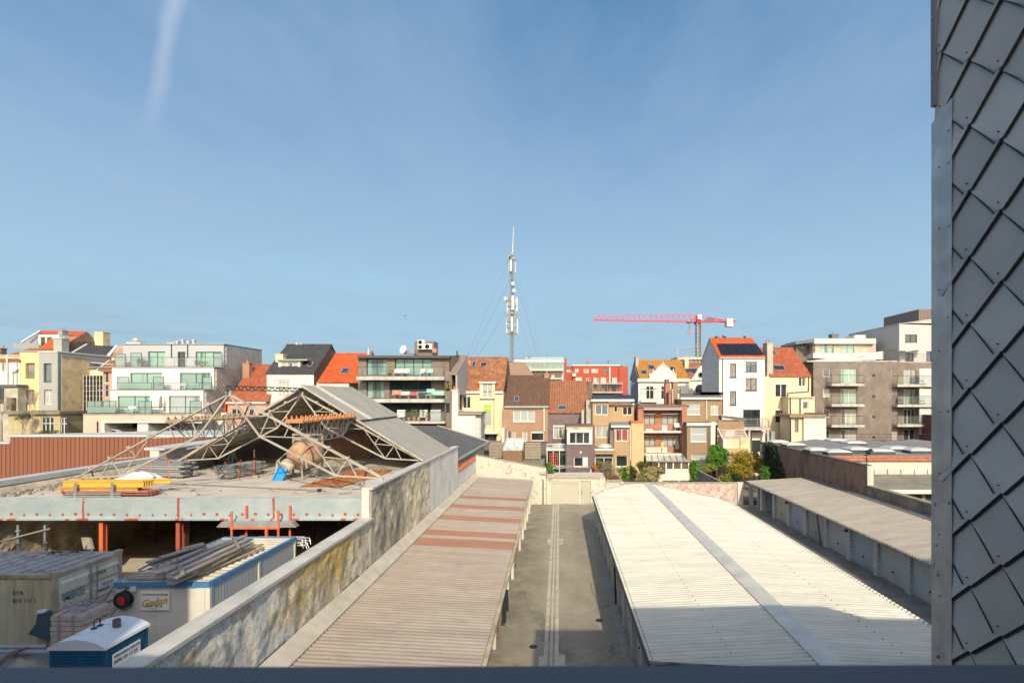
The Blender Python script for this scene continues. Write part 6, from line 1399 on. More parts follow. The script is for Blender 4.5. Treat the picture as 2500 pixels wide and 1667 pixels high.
def chair(c, u, v, Y, label, mat, w=.5, hb=.85, grp='chairs on the balconies'):
    p = KP(c, u, v, Y); t = thing('chair', label, 'chair', p, grp); x, y, z = p
    MB().box(x-w/2,x+w/2,y-.25,y+.25,z+.4,z+.45).build('seat', mat, t); MB().prism([(x-w/2,y+.2,z+.46),(x+w/2,y+.2,z+.46),(x+w/2,y+.32,z+hb),(x-w/2,y+.32,z+hb)], (0,.04,0)).build('backrest', mat, t)
    for sx in (-1,1):
        for sy in (-1,1): MB().tube((x+sx*(w/2-.03),y+sy*.22,z),(x+sx*(w/2-.03),y+sy*.2,z+.4),.02,5).build('leg', mat, t)
    return t
chair('R1',1340,592,Yb_+.8,'black chair on the middle terrace of the white block by the glass screen',M_KF)
chair('R1',1530,592,Yb_+.8,'pale folding chair on the middle terrace of the white block at right',M_GALV)
chair('R1',1100,785,Ya+1.,'white lounge chair on the lower terrace of the white block',M_WF,.9,.7)
def table(c, u, v, Y, label, mat, w=1.2):
    p = KP(c, u, v, Y); t = thing('table', label, 'table', p); x, y, z = p; MB().box(x-w/2,x+w/2,y-.35,y+.35,z+.7,z+.74).build('tabletop', mat, t)
    for sx in (-1,1):
        for sy in (-1,1): MB().tube((x+sx*(w/2-.06),y+sy*.3,z),(x+sx*(w/2-.06),y+sy*.3,z+.7),.025,5).build('leg', mat, t)
table('R1',1625,592,Yb_+.9,'white table on the middle terrace of the white block',M_WF,1.5); table('R1',1265,790,Ya+1.,'long table on the lower terrace of the white block',M_GALV,1.8)
p = pxl('R1',1357,785,Ya+1.2); t = thing('parasol', 'closed grey parasol on the lower terrace of the white block', 'parasol', p); MB().tube(p,p+Vector((0,0,2.1)),.03,6).build('pole', M_GALV, t); MB().lathe([(.06,.5),(.17,.7),(.13,1.6),(.03,2.0)],10,p).build('canopy', plain('parasol_grey', (.2,.2,.2), .8), t)
# parked car under the block
p = pxl('R1',965,972,61.5); t = thing('parked_car', 'white car roof showing in the carport of the white block', 'car', (p.x,61.5,p.z-1))
mb = MB(); x, z = p.x, p.z; mb.prism([(x-1.0,61,z-1.0),(x-1.0,61,z-.2),(x-.8,61,z+.35),(x-.55,61,z+.62),(x+.55,61,z+.62),(x+.8,61,z+.35),(x+1.0,61,z-.2),(x+1.0,61,z-1.0)], (0,3,0)); mb.build('body', plain('car_white', (.7,.71,.72), .25, .03), t); MB().prism([(x-.72,60.97,z+.36),(x-.5,60.97,z+.56),(x+.5,60.97,z+.56),(x+.72,60.97,z+.36)], (0,.02,0)).build('windscreen', PANES['n'], t)

# ---------------- building clad in terracotta sheet
h = house('clad_building', 'long low building clad in terracotta ribbed sheet behind the deck', (-40, 52, 1), 'building'); Y = 48
M_TC = ribbed('terracotta_sheet', (0.223,0.0783,0.0375), 0, .385, .3, .35, .55)
a = P(25,1066,Y); b = P(800,1066,Y); mb = MB(); mb.box(a.x,b.x,Y,Y+.22,0,a.z); e = P(-200,1083,Y); mb.box(e.x,a.x-.01,Y,Y+.22,0,e.z); mb.build('wall', M_TC, h)
mb = MB(); mb.box(a.x-.05,b.x,Y-.06,Y+.25,a.z+.001,a.z+.14); mb.box(e.x,a.x-.06,Y-.06,Y+.25,e.z+.001,e.z+.12); mb.build('coping', plain('pale_zinc_coping', (.52,.54,.54), .5, .06), h)
mb = MB(); mb.prism([P(25,1063,Y+.3),P(800,1063,Y+.3),P(800,1046,Y+8),P(405,1051,Y+8),P(25,1061,Y+8)], (0,0,-.1)); mb.prism([P(-200,1081,Y+.3),P(24,1081,Y+.3),P(24,1077,Y+8),P(-200,1077,Y+8)], (0,0,-.1)); mb.build('roof', plain('pale_grey_roof', (.42,.44,.42), .7, .1, .8), h)

# ---------------- orange roofed pink brick house
h = house('house', 'small pink brick house with orange pantile roof and brick chimney behind the trusses', (-42, 67, 2)); Y = 65
a = pxl('R2',262,757,Y); b = pxl('R2',705,757,Y); run = 5.5; Zr = pxl('R2',0,342,Y+run).z
block(h, 'wall', B_PINK, Y, 262, 705, 775, 1400, 9, [(302,838,425,935,'w2d'),(502,838,566,935,'w1d')], 'R2')
gable(h, a.x, b.x, Y, a.z, Zr, run, T_RED, B_PINK); u, v = pxl('R2',255,778,Y), pxl('R2',708,758,Y); MB().box(u.x,v.x,Y-.28,Y-.05,u.z,v.z).build('gutter', M_WTRIM, h)
p0, _ = onroof('R2',480,470,Y,a.z,Zr,run); x0 = pxl('R2',448,0,p0.y).x; x1 = pxl('R2',524,0,p0.y).x; chimney(h, x0, x1, p0.y-.3, p0.y+.5, p0.z-1, pxl('R2',0,318,p0.y).z, B_SAL, 1)
sky(h,'R2',(535,620,578,655),Y,a.z,Zr,run)
mb = MB(); u, v = pxl('R2',222,870,Y+.5), pxl('R2',245,765,Y+.5); mb.box(u.x,v.x,Y+.4,Y+1,u.z,v.z); mb.build('side_panel', plain('red_panel', (.6,.05,.02), .6), h)
u, v = pxl('R2',185,1100,Y-1), pxl('R2',245,880,Y-1); MB().box(u.x,v.x,Y-1,Y+1,u.z,v.z).build('side_shed', S_W, h)
# ---------------- white house with dark roof
h = house('house', 'white rendered house with steep dark tiled roof, white dormer and brick gable', (-35, 70, 2)); Y = 66
a = pxl('R2',712,425,Y); b = pxl('R2',1252,425,Y); run = 5.0; Zr = pxl('R2',0,112,Y+run).z
block(h, 'wall', S_W, Y, 712, 1252, 432, 1300, 9, [(842,520,968,700,'w3ct')], 'R2')
gable(h, a.x, b.x, Y, a.z, Zr, run, T_DK, B_DKR); mb = MB(); mb.box(b.x-.02,b.x+.01,Y+.01,Y+9,2,a.z+.1); mb.build('side_wall', B_DKR, h)
block(h, 'dormer', S_W, Y+.9, 845, 1095, 283, 390, 2.5, [(872,303,1070,385,'w3c')], 'R2'); u, v = pxl('R2',825,283,Y+.6), pxl('R2',1180,266,Y+.6); MB().box(u.x,v.x,Y+.55,Y+3.4,u.z,v.z).build('dormer_roof', M_ZINC, h)
p0, _ = onroof('R2',870,300,Y,a.z,Zr,run); x0 = pxl('R2',820,0,p0.y).x; x1 = pxl('R2',905,0,p0.y).x; chimney(h, x0, x1, p0.y-.2, p0.y+.9, p0.z-.6, pxl('R2',0,218,p0.y).z, S_TAN, 0)
sky(h,'R2',(1165,312,1262,362),Y,a.z,Zr,run)
mb = MB(); q = pxl('R2',1060,105,Y+run); mb.lathe([(.2,0),(.25,.3)],8,(q.x,q.y,Zr+.1)); mb.lathe([(.16,0),(.2,.25)],8,(q.x+.5,q.y,Zr+.1)); mb.build('ridge_vent', S_SIL if False else M_CONC, h)
mb = MB(); mb.tube(pxl('R2',758,1000,Y-.08), pxl('R2',752,440,Y-.08), .05, 6); mb.build('downpipe', M_WTRIM, h)
mb = MB(); w0, w1 = pxl('R2',800,512,Y), pxl('R2',985,505,Y); mb.box(w0.x,w1.x,Y-.1,Y-.003,w1.z,w1.z+.12); mb.build('window_hood', S_W, h)
# ---------------- bright orange roof house
h = house('house', 'house with bright new orange roof and dark roof window beside the glass fronted block', (-28, 70, 2)); Y = 66
a = pxl('R2',1308,528,Y); b = pxl('R2',1672,528,Y); run = 5.2; Zr = pxl('R2',0,213,Y+run).z
block(h, 'wall', S_W, Y, 1285, 1655, 530, 1300, 9, [(1535,585,1615,700,'k1d')], 'R2'); gable(h, a.x, b.x+.9, Y, a.z, Zr, run, T_OR, B_DGR)
sky(h,'R2',(1550,378,1680,445),Y,a.z,Zr,run,PANES['u'])

# ---------------- grey brick block with green glass
h = house('apartment_block', 'brown brick apartment block with three green glazed balcony floors', (-17, 62, 2), 'apartment block'); Y = 60; YBal = 58.4
block(h, 'wall', B_DGR, Y, 105, 1055, 318, 1500, 12, [(190,322,400,497,'k2G'),(487,322,868,497,'k4G'),(190,552,370,740,'k2g'),(430,555,868,735,'k3n'),(330,790,868,965,'k4n'),(1015,560,1060,655,'k1n'),(1015,785,1060,885,'k1n')] [:5], 'R3', rec=.3)
u, v = pxl('R3',98,318,Y-.4), pxl('R3',1060,290,Y-.4); MB().box(u.x,v.x,Y-.6,Y+12,u.z+.02,v.z).build('roof', plain('dark_roof_edge', (.06,.055,.055), .6, .1), h)
block(h, 'side_wall', B_DGR, Y-.8, 1010, 1082, 455, 1500, 12, [(1018,558,1060,658,'k1n'),(1018,785,1060,885,'k1n')], 'R3')
mb = MB(); mb.prism([pxl('R3',1055,478,Y-.9),pxl('R3',1142,478,Y-.9),pxl('R3',1250,285,Y+4.5),pxl('R3',1170,285,Y+4.5)], (0,0,-.15)); mb.build('lean_roof', plain('brown_zinc', (.22,.17,.14), .6, .08), h)
mb = MB(); mb.prism([pxl('R3',1140,480,Y-.85),pxl('R3',1250,290,Y+4.5),pxl('R3',1245,700,Y+4.5),pxl('R3',1140,700,Y-.85)], (-.2,0,0)); mb.build('flank', S_GR, h)
mb = MB(); mb.prism([pxl('R3',1058,292,Y+.1),pxl('R3',1170,285,Y+3.0),pxl('R3',1062,478,Y+.1)], (0,.2,0)); mb.build('upper_flank', M_BR, h)
for (u0, u1, va, vb, nm) in ((85,1002,507,545,'balcony'),(85,1002,742,780,'balcony'),(85,1010,975,1000,'balcony')):
    a = pxl('R3',u0,vb,YBal); b = pxl('R3',u1,va,YBal); MB().box(a.x,b.x,YBal,Y-.005,a.z,b.z).build(nm, M_CONC, h)
    hh_ = 1.0; railing(h, [(a.x+.1,Y-.1,b.z),(a.x+.1,YBal+.06,b.z),(b.x-.1,YBal+.06,b.z),(b.x-.1,Y-.9,b.z)], hh_, M_DARKM, step=1.5, glassmat=CLR2, r=.015)
a = pxl('R3',320,1500,YBal); b = pxl('R3',1010,1000,YBal); MB().box(a.x,b.x,YBal+.05,Y-.01,0,b.z-.25).build('base_wall', B_DGR, h)
# roof plant
a = pxl('R3',690,285,Y+5); b = pxl('R3',898,140,Y+5); MB().box(a.x,b.x,Y+5,Y+7,a.z-.5,b.z).build('roof_plant_room', plain('plant_brown', (.16,.12,.11), .7, .1), h)
for r in ((735,803,130,228,2),(805,882,172,228,1)):
    a = pxl('R3',r[0],r[3],Y+4.8); b = pxl('R3',r[1],r[2],Y+4.8); o = MB().box(a.x,b.x,Y+4.4,Y+4.98,a.z,b.z).build('air_conditioner', plain('ac_ivory', (.66,.64,.57), .5, .03), h)
    mb = MB()
    for k in range(r[4]):
        cx_ = a.x+(b.x-a.x)*.38; cz = a.z+(b.z-a.z)*(k+.5)/r[4]; rr = min(.42, (b.z-a.z)/r[4]*.42); mb.lathe([(rr,0),(rr,-.03),(rr*.8,-.03),(rr*.78,0)],16,(cx_,Y+4.39,cz),(0,1,0)); mb.lathe([(rr*.3,0),(rr*.3,-.02)],10,(cx_,Y+4.385,cz),(0,1,0))
    mb.build('fan', M_DARKM, o)
mb = MB(); p = pxl('R3',212,285,Y+2); mb.tube(p, pxl('R3',212,214,Y+2), .2, 10); mb.build('flue', M_GALV, h); mb = MB(); p = pxl('R3',250,285,Y+2); mb.tube(p, pxl('R3',250,242,Y+2), .07, 8); p = pxl('R3',1137,300,Y+2); mb.tube(p, pxl('R3',1137,242,Y+2), .08, 8); mb.build('vent_pipe', M_KF, h)
mb = MB(); mb.prism([pxl('R3',575,272,Y+3),pxl('R3',690,272,Y+3),pxl('R3',690,235,Y+3.6),pxl('R3',600,232,Y+3.6)], (0,.8,0)); mb.build('roof_hatch', M_ZINC, h)
mb = MB(); p = pxl('R3',900,240,Y+4.4); mb.lathe([(.3,0),(.3,.15)],10,p,(.3,-1,.2)); mb.build('satellite_dish', plain('dish_red', (.5,.06,.04), .5), h); mb = MB(); p = pxl('R3',585,230,Y+3); mb.lathe([(.05,0),(.35,.1),(.5,.2)],14,p,(-.5,-1,.3)); mb.build('satellite_dish', M_WF, h)
mb = MB(); a = pxl('R3',862,972,YBal+.4); b = pxl('R3',968,855,YBal+.4); mb.box(a.x,b.x,YBal+.3,YBal+.6,a.z,b.z); mb.build('screen', plain('grey_screen', (.36,.38,.38), .7), h)
zb1 = pxl('R3',0,507,YBal).z; zb2 = pxl('R3',0,742,YBal).z; zb3 = pxl('R3',0,975,YBal).z; Yq = 59.2
def onbal(u, z, Y=Yq): return (pxl('R3',u,0,Y).x, Y, z)
def bchair(u, z, label, mat, w=.5, hb=.85):
    vv = CY+(H-z)*F/Yq; return chair('R3', u, (vv-CR['R3'][1])/CR['R3'][2], Yq, label, mat, w, hb)
bchair(520,zb1,'white armchair on the top balcony of the brick block, left of the pair',M_WF,.9); bchair(595,zb1,'white armchair on the top balcony of the brick block, right of the pair',M_WF,.8)
bchair(790,zb1,'pale seat by the right window on the top balcony of the brick block',M_WF,.8); bchair(835,zb1,'green cushion seat on the top balcony of the brick block',plain('green_cushion',(.3,.6,.45),.8),.9)
bchair(500,zb2,'orange patterned chair on the middle balcony of the brick block',plain('orange_cloth',(.6,.2,.1),.8,.3,6),1.0,.95); bchair(560,zb2,'cream sofa on the middle balcony of the brick block',plain('cream_cloth',(.65,.6,.5),.8),1.6,.8)
bchair(675,zb2,'red cushion chair on the middle balcony of the brick block',plain('red_cloth',(.55,.04,.04),.8),1.1,.75); bchair(855,zb2,'pale green armchair on the middle balcony of the brick block',plain('green_cushion',(.3,.6,.45),.8),.9,1.1); bchair(950,zb2,'long mint green sofa on the middle balcony of the brick block',plain('green_cushion',(.3,.6,.45),.8),1.7,.85)
bchair(545,zb3,'white slatted chair on the lowest balcony of the brick block at left',M_WF,.9,1.2); bchair(780,zb3,'white slatted chair on the lowest balcony of the brick block at right',M_WF,.9,1.2)
_v = lambda z: (CY+(H-z)*F/Yq-CR['R3'][1])/CR['R3'][2]
table('R3',795,_v(zb2),Yq,'dining table on the middle balcony of the brick block',M_WF,1.5)
for u, lab, wd, mt in ((635,'leafy shrub on the lowest balcony between the two white chairs',1.4,LEAF),(735,'bushy green plant on the lowest balcony beside the white chair',1.2,LEAFD),(690,'low pale flowering plant on the lowest balcony',.8,LEAFY),(820,'dark shrub on the lowest balcony by the grey screen',1.0,LEAFD)):
    plant('R3',u,_v(zb3+1.2),_v(zb3),Yq,lab,wd,mt,u)
plant('R3',432,405,_v(zb1),Yq,'yellow flowering plant in a tall dark planter on the top balcony',.8,LEAFY,11,pot=M_DARKM)
p = onbal(925,zb3); tag(heap(p[0],p[1],p[2],.7,.3,.6,3,12,.3).build('toy_pile', plain('green_toys', (.03,.4,.25), .5, .3, 6)), 'green and red toys heaped against the grey screen on the lowest balcony', 'toys')
plant('R3',1040,575,640,Y-.9,'green plant standing in the narrow side window of the brick block',.7,LEAFY,21,pot=False,cat='plant',name='plant')

# ---------------- low dark roof beside the shed, white lower house parts
h = house('shed', 'low shed with black felt roof sloping down behind the white wall', (-11, 48, 0), 'shed')
mb = MB(); mb.prism([(-16,40.2,6.0),(-7.75,40.2,4.55),(P(1194,1080,56).x,56,4.75),(P(1067,1041,56).x,56,6.44),(P(1030,1041,56).x,56,6.44)], (0,0,.1)); mb.build('roof', plain('black_felt', (.09,.09,.088), .8, .2, .8, dirt=(.16,.155,.14), dirt_amt=.4), h)
mb = MB(); mb.bar((P(1067,1041,56).x,56.1,6.5),(P(1194,1080,56).x,56.1,4.85),.25,.2); mb.bar((-7.75,40.2,4.7),(P(1194,1080,56).x,56,4.87),.2,.15); mb.build('roof_edge', plain('grey_edge', (.3,.29,.27), .8, .1), h)
mb = MB(); mb.prism([(-16,40.3,0),(-7.8,40.3,0),(-7.8,55.8,0),(-16,55.8,0)], (0,0,4.4)); mb.build('wall', M_CONC, h)
h = house('house', 'cream rear house with mossy red tile roof and two roof windows', (-9, 66, 2)); Y = 64
a = pxl('R3',1183,660,Y); b = pxl('R3',1615,660,Y); run = 5.4; Zr = pxl('R3',0,322,Y+run).z
block(h, 'wall', S_CR, Y, 1175, 1620, 668, 1180, 9, [(1197,718,1280,842,'w2d'),(1412,806,1502,1028,'w1cs'),(1395,1110,1550,1180,'g2d')], 'R3')
gable(h, a.x, b.x, Y, a.z, Zr, run, T_OLD, B_DKR); u, v = pxl('R3',1180,685,Y), pxl('R3',1375,662,Y); MB().box(u.x,v.x,Y-.28,Y-.04,u.z,v.z).build('gutter', M_WTRIM, h); u, v = pxl('R3',1535,685,Y), pxl('R3',1618,662,Y); MB().box(u.x,v.x,Y-.28,Y-.04,u.z,v.z).build('gutter', M_WTRIM, h)
block(h, 'dormer', S_CR, Y-.3, 1372, 1530, 576, 740, 2.6, [(1398,582,1508,732,'w2c')], 'R3'); u, v = pxl('R3',1362,578,Y-.5), pxl('R3',1540,562,Y-.5); MB().box(u.x,v.x,Y-.5,Y+2.4,u.z,v.z).build('dormer_roof', M_WTRIM, h)
sky(h,'R3',(1288,360,1340,420),Y,a.z,Zr,run); sky(h,'R3',(1375,368,1458,420),Y,a.z,Zr,run)
u, v = pxl('R3',1418,868,Y+.11), pxl('R3',1496,812,Y+.11); MB().box(u.x,v.x,Y+.09,Y+.12,u.z,v.z).build('blind', plain('lime_blind', (.33,.55,.02), .6, .2, 4), h)
mb = MB(); mb.tube(pxl('R3',1522,1080,Y-.08), pxl('R3',1522,735,Y-.08), .05, 6); mb.tube(pxl('R3',1182,880,Y-.08), pxl('R3',1182,690,Y-.08), .05, 6); mb.build('downpipe', plain('tan_pipe', (.4,.32,.2), .7), h)
u, v = pxl('R3',1375,1108,Y-.6), pxl('R3',1560,1088,Y-.6); MB().box(u.x,v.x,Y-.6,Y-.01,u.z,v.z).build('canopy', M_WTRIM, h)
x0 = pxl('R3',1262,0,Y+4.2).x; chimney(h, x0-.15, x0+.25, Y+4.2, Y+4.7, Zr-1.6, Zr-.3, M_POT, 0, False)
h = house('house_extension', 'plain white rendered annex with an old peeling chimney beside the black felt roof', (-16, 58, 2), 'extension'); Y = 58
block(h, 'wall', S_W, Y, 1082, 1330, 905, 1300, 3.5, [], 'R3'); block(h, 'tall_wall', S_W, Y+.3, 1082, 1150, 865, 905, 3, [], 'R3'); u, v = pxl('R3',1146,908,Y-.15), pxl('R3',1392,882,Y-.15); MB().box(u.x,v.x,Y-.2,Y+3.6,u.z,v.z).build('roof', plain('brown_edge', (.25,.21,.17), .85, .2, 3), h)
block(h, 'side_wall', plain('peeling_grey', (.5,.48,.45), .9, .25, 2.5, dirt=(.2,.17,.13), dirt_amt=.7), Y+.4, 1330, 1385, 905, 1300, 3, [], 'R3')
c0 = pxl('R3',1085,865,Y+1); c1 = pxl('R3',1150,655,Y+1); chimney(h, c0.x, c1.x, Y+.9, Y+1.9, c0.z-.5, c1.z, plain('peeling_chimney', (.55,.53,.48), .9, .2, 3, dirt=(.3,.27,.22), dirt_amt=.6), 2)
# ---------------- salmon brick house
h = house('house', 'salmon brick rear house with plain brown tile roof and wide white window', (-5, 66, 2)); Y = 63
a = pxl('R3',1640,815,Y); b = pxl('R3',2090,815,Y); run = 5.2; Zr = pxl('R3',0,512,Y+run).z
block(h, 'wall', B_SAL, Y, 1612, 2088, 822, 1190, 8, [(1722,863,1950,980,'w3bs'),(1662,1078,1748,1190,'w1c'),(1818,1080,1870,1190,'w1c'),(1908,1078,2045,1180,'w1d')], 'R3')
gable(h, a.x, b.x, Y, a.z, Zr, run, T_BR, B_SAL); u, v = pxl('R3',1635,835,Y), pxl('R3',2092,815,Y); MB().box(u.x,v.x,Y-.28,Y-.04,u.z,v.z).build('gutter', M_ZINC, h); sky(h,'R3',(1728,722,1788,785),Y,a.z,Zr,run,PANES['u'])
mb = MB(); mb.tube(pxl('R3',2047,1080,Y-.12), pxl('R3',2045,830,Y-.12), .09, 8); mb.build('downpipe', M_WTRIM, h); mb = MB(); u, v = pxl('R3',1910,1100,Y+.1), pxl('R3',2043,1080,Y+.1); mb.box(u.x,v.x,Y+.05,Y+.1,u.z,v.z); mb.build('blind', plain('green_blind', (.4,.5,.42), .7), h)
c0 = pxl('R3',2050,560,Y+run); c1 = pxl('R3',2098,488,Y+run); chimney(h, c0.x, c1.x, Y+run-.4, Y+run+.6, Zr-.8, c1.z, B_SAL, 1)
mb = MB(); u, v = pxl('R8',735,570,61.5), pxl('R8',775,380,61.5); mb.box(u.x,v.x,61.3,63,u.z-2,v.z); mb.build('party_wall', S_W, h)
h = house('house', 'house with big plain brown hipped roof below the antenna mast', (-6, 78, 2)); Y = 75
mb = MB(); mb.prism([pxl('R3',1662,508,Y),pxl('R3',1952,508,Y),pxl('R3',1842,362,Y+5),pxl('R3',1662,362,Y+5)], (0,0,-.2)); mb.build('roof', plain('flat_brown_tiles', (.3,.19,.13), .85, .1, 2.5, dirt=(.2,.13,.09), dirt_amt=.4), h); u, v = pxl('R3',1662,900,Y), pxl('R3',1950,510,Y); MB().box(u.x,v.x,Y+.2,Y+9,0,v.z-.1).build('wall', B_TAN, h)
# ---------------- tan roof house with purple walls
h = house('house', 'dark purple painted house with tan tiled roof and white glazed upper porch', (1.5, 64, 0.3)); Y = 63
a = pxl('R3',2098,880,Y); b = pxl('R5',405,398,Y); run = 5.0; Zr = pxl('R5',0,62,Y+run).z
x0, y0 = K('R3',2090,880); x1, y1 = K('R5',382,560)
block(h, 'wall', S_PUR, Y, x0, x1, y0, 1180, 8, [(*K('R5',2,572),*K('R5',132,708),'w2cb')], 'px')
gable(h, a.x, b.x, Y, a.z, Zr, run, T_TAN, B_SAL, ends=True); sky(h,'R5',(50,340,158,388),Y,a.z,Zr,run,PANES['u'])
c0 = pxl('R5',402,262,Y+4.5); c1 = pxl('R5',452,62,Y+4.5); chimney(h, c0.x, c1.x, Y+4.2, Y+5.4, c0.z-1, c1.z, B_DKR, 1)
mb = MB(); c0 = pxl('R5',382,560,Y-.4); c1 = pxl('R5',455,268,Y-.4); mb.box(c0.x,c1.x,Y-.5,Y+5,c0.z-1,c1.z); mb.build('party_wall', plain('bare_cement', (.4,.37,.3), .9, .12, 1), h)
mb = MB(); c0 = pxl('R5',328,560,Y-.5); c1 = pxl('R5',362,380,Y-.5); mb.box(c0.x,c1.x,Y-.6,Y,c0.z,c1.z); mb.build('flue_block', plain('bare_cement', (.4,.37,.3), .9, .12, 1), h); mb = MB(); 
for u in (316,372): mb.tube(pxl('R5',u,560,Y-.75), pxl('R5',u,385 if u > 350 else 430,Y-.75), .11, 8)
mb.build('stove_pipe', M_KF, h)
h = house('house_extension', 'purple painted rear extension with glazed white box on top and a small window below', (1.8, 58, .3), 'extension'); Y = 57.5
block(h, 'wall', S_PUR, Y, 155, 482, 562, 1200, 5.4, [(240,918,402,1030,'w1ds'),(178,640,436,768,'w3d')], 'R5')
u, v = pxl('R5',165,635,Y-.1), pxl('R5',452,605,Y-.1); MB().box(u.x,v.x,Y-.12,Y-.004,u.z,v.z).build('fascia', M_WTRIM, h); u, v = pxl('R5',150,606,Y-.1), pxl('R5',460,575,Y-.1); MB().box(u.x,v.x,Y-.1,Y+.3,u.z+.02,v.z).build('roof_edge', M_FASC, h)
mb = MB(); u, v = pxl('R5',162,775,Y-.1), pxl('R5',452,636,Y-.1); mb.box(u.x,u.x+.3,Y-.1,Y-.004,u.z,v.z); mb.box(v.x-.35,v.x,Y-.1,Y-.004,u.z,v.z); mb.box(u.x+.31,v.x-.36,Y-.1,Y-.004,u.z,u.z+.1); mb.build('glazing_frame', M_WTRIM, h)
u, v = pxl('R5',340,1018,Y+.1), pxl('R5',398,920,Y+.1); MB().box(u.x,v.x,Y+.05,Y+.1,u.z,v.z).build('curtain', plain('mint_curtain', (.5,.6,.55), .8), h); u = pxl('R5',318,865,Y); MB().lathe([(.1,-.12),(.13,0),(.1,.05)],8,u,(0,-1,0)).build('lamp', M_WF, h)
# white conservatory and balcony left of it
h = house('conservatory', 'white framed glazed veranda with red lattice between the brick terrace and purple house', (-.5, 60, .3), 'conservatory'); Y = 59
mb = MB(); X_a = pxl('R8',1385,0,Y).x; X_b = pxl('R8',1655,0,Y).x; zt = pxl('R8',0,705,Y).z
for f in (0,.33,.66,1): x = X_a+(X_b-X_a)*f; mb.box(x-.04,x+.04,Y,Y+.08,.3,zt)
mb.box(X_a-.1,X_b+.1,Y-.15,Y+3,zt,zt+.12); mb.box(X_a,X_b,Y,Y+.06,1.9,1.98); mb.build('frame', M_WTRIM, h); MB().box(X_a,X_b,Y+.09,Y+.1,.35,zt-.01).build('glass_panel', PANES['n'], h)
railing(h, [(X_a,Y,zt+.12),(X_b,Y,zt+.12)], pxl('R8',0,612,Y).z-zt-.12, M_WTRIM, step=.55, glassmat=CLR2, r=.035)
u, v = pxl('R8',1425,915,Y-.1), pxl('R8',1535,745,Y-.1); mb = MB()
for k in range(5): x = u.x+(v.x-u.x)*k/4; mb.box(x-.03,x+.03,Y-.12,Y-.08,u.z,v.z); z = u.z+(v.z-u.z)*k/4; mb.box(u.x,v.x,Y-.14,Y-.121,z-.03,z+.03)
mb.build('lattice', plain('red_lattice', (.5,.08,.06), .6), h)
p = pxl('R8',1570,612,Y+1.5); tag(MB().lathe([(1.0,0),(.9,.3),(.55,.5),(.1,.58)],14,(p.x,Y+1.6,zt+.13)).build('rooflight', clearglass('dome_glass', (.6,.65,.66), .6)), 'clear domed rooflight on the veranda roof of the purple house', 'rooflight')
# ---------------- roof terrace with slatted screens behind the sloping white wall
h = house('terrace_building', 'low flat roofed building carrying a roof terrace behind the sloping white wall', (-4, 53, .3), 'building'); zt = 2.9
MB().box(-7.3,P(1325,0,50).x,48.2,57.5,0,zt).build('wall', plain('brown_terrace', (.3,.22,.15), .9, .2, 1), h)
MB().box(-7.3,P(1325,0,50).x,48.2,57.5,zt+.001,zt+.05).build('roof', plain('olive_roof', (.22,.2,.14), .95, .25, 1), h)
M_SLAT = plain('weathered_slats', (.33,.29,.22), .85, .2, 4)
for i, (u0, u1, v0, v1, lab) in enumerate(((555,770,578,800,'weathered timber slat screen left of the sloping rooflight'),(1065,1292,582,822,'weathered timber slat screen right of the sloping rooflight'))):
    Y = 56.0; a = pxl('R8',u0,v1,Y); b = pxl('R8',u1,v0,Y); t = thing('slat_screen', lab, 'screen', (a.x,Y,a.z), 'timber screens on the terrace'); mb = MB(); n = 11
    for k in range(n): z = a.z+(b.z-a.z)*k/n; mb.box(a.x,b.x,Y,Y+.03,z,z+(b.z-a.z)/n*.68)
    mb.build('slats', M_SLAT, t)
    for x in (a.x,(a.x+b.x)/2,b.x-.08): MB().box(x,x+.08,Y+.031,Y+.1,zt,b.z).build('post', plain('slat_post', (.2,.17,.13), .9), t)
    MB().box(a.x,b.x,Y+.12,Y+.14,zt,b.z-.05).build('backing', plain('slat_dark', (.1,.085,.065), .95), t)
t = thing('roof_lantern', 'timber box with two sloping glass panes between the slat screens', 'rooflight', (-3.5,55,zt)); Y = 54.5
a = pxl('R8',755,700,Y); b = pxl('R8',1022,700,Y); c = pxl('R8',1055,532,Y+1.6); d = pxl('R8',815,532,Y+1.6)
MB().prism([(a.x,Y,zt+.05),(b.x,Y,zt+.05),(c.x,Y+1.6,zt+.05),(d.x,Y+1.6,zt+.05)], (0,0,a.z-zt-.1)).build('box', plain('dark_cedar', (.2,.115,.065), .85, .25, 4), t)
g = MB(); g.prism([a,b,c,d], (0,0,-.05)); g.build('glass_pane', glass('lantern_glass', (.3,.34,.34), curtain=(.5,.55,.54)), t)
mb = MB(); 
for p, q in ((a,d),(b,c),((a+b)/2,(c+d)/2),(a,b),(d,c)): mb.bar(p+Vector((0,0,.03)),q+Vector((0,0,.03)),.1,.08)
mb.prism([b,c,Vector((c.x,c.y,a.z-.2)),b+Vector((0,-.01,-.05))], (-.05,0,0)); mb.build('frame', plain('lantern_frame', (.45,.43,.38), .6), t)
# rotary drier and gas bottle, green bush
p = pxl('R8',1560,1050,54); p = Vector((p.x,54,.3)); t = thing('rotary_drier', 'white rotary clothes drier in the yard before the purple house', 'clothes drier', p); mb = MB(); top = pxl('R8',1560,970,54).z
mb.tube(p,(p.x,54,top),.03,6)
for k in range(4): a_ = k*1.57+.3; mb.tube((p.x,54,top),(p.x+1.35*math.cos(a_),54+1.3*math.sin(a_),top+.3),.02,5)
for f in (.4,.7,1.):
    q = [Vector((p.x+1.35*f*math.cos(k*1.57+.3),54+1.3*f*math.sin(k*1.57+.3),top+.3*f)) for k in range(5)]; mb.path(q,.008,4)
mb.build('frame', M_WF, t)
p = pxl('R5',437,1115,56.3); tag(MB().lathe([(.16,0),(.2,.1),(.2,1.3),(.12,1.55),(.06,1.6),(.06,1.75)],12,(p.x,56.3,.3)).build('gas_bottle', plain('bottle_pale', (.62,.58,.56), .5, .08)), 'pale upright gas bottle beside the purple wall', 'gas bottle')

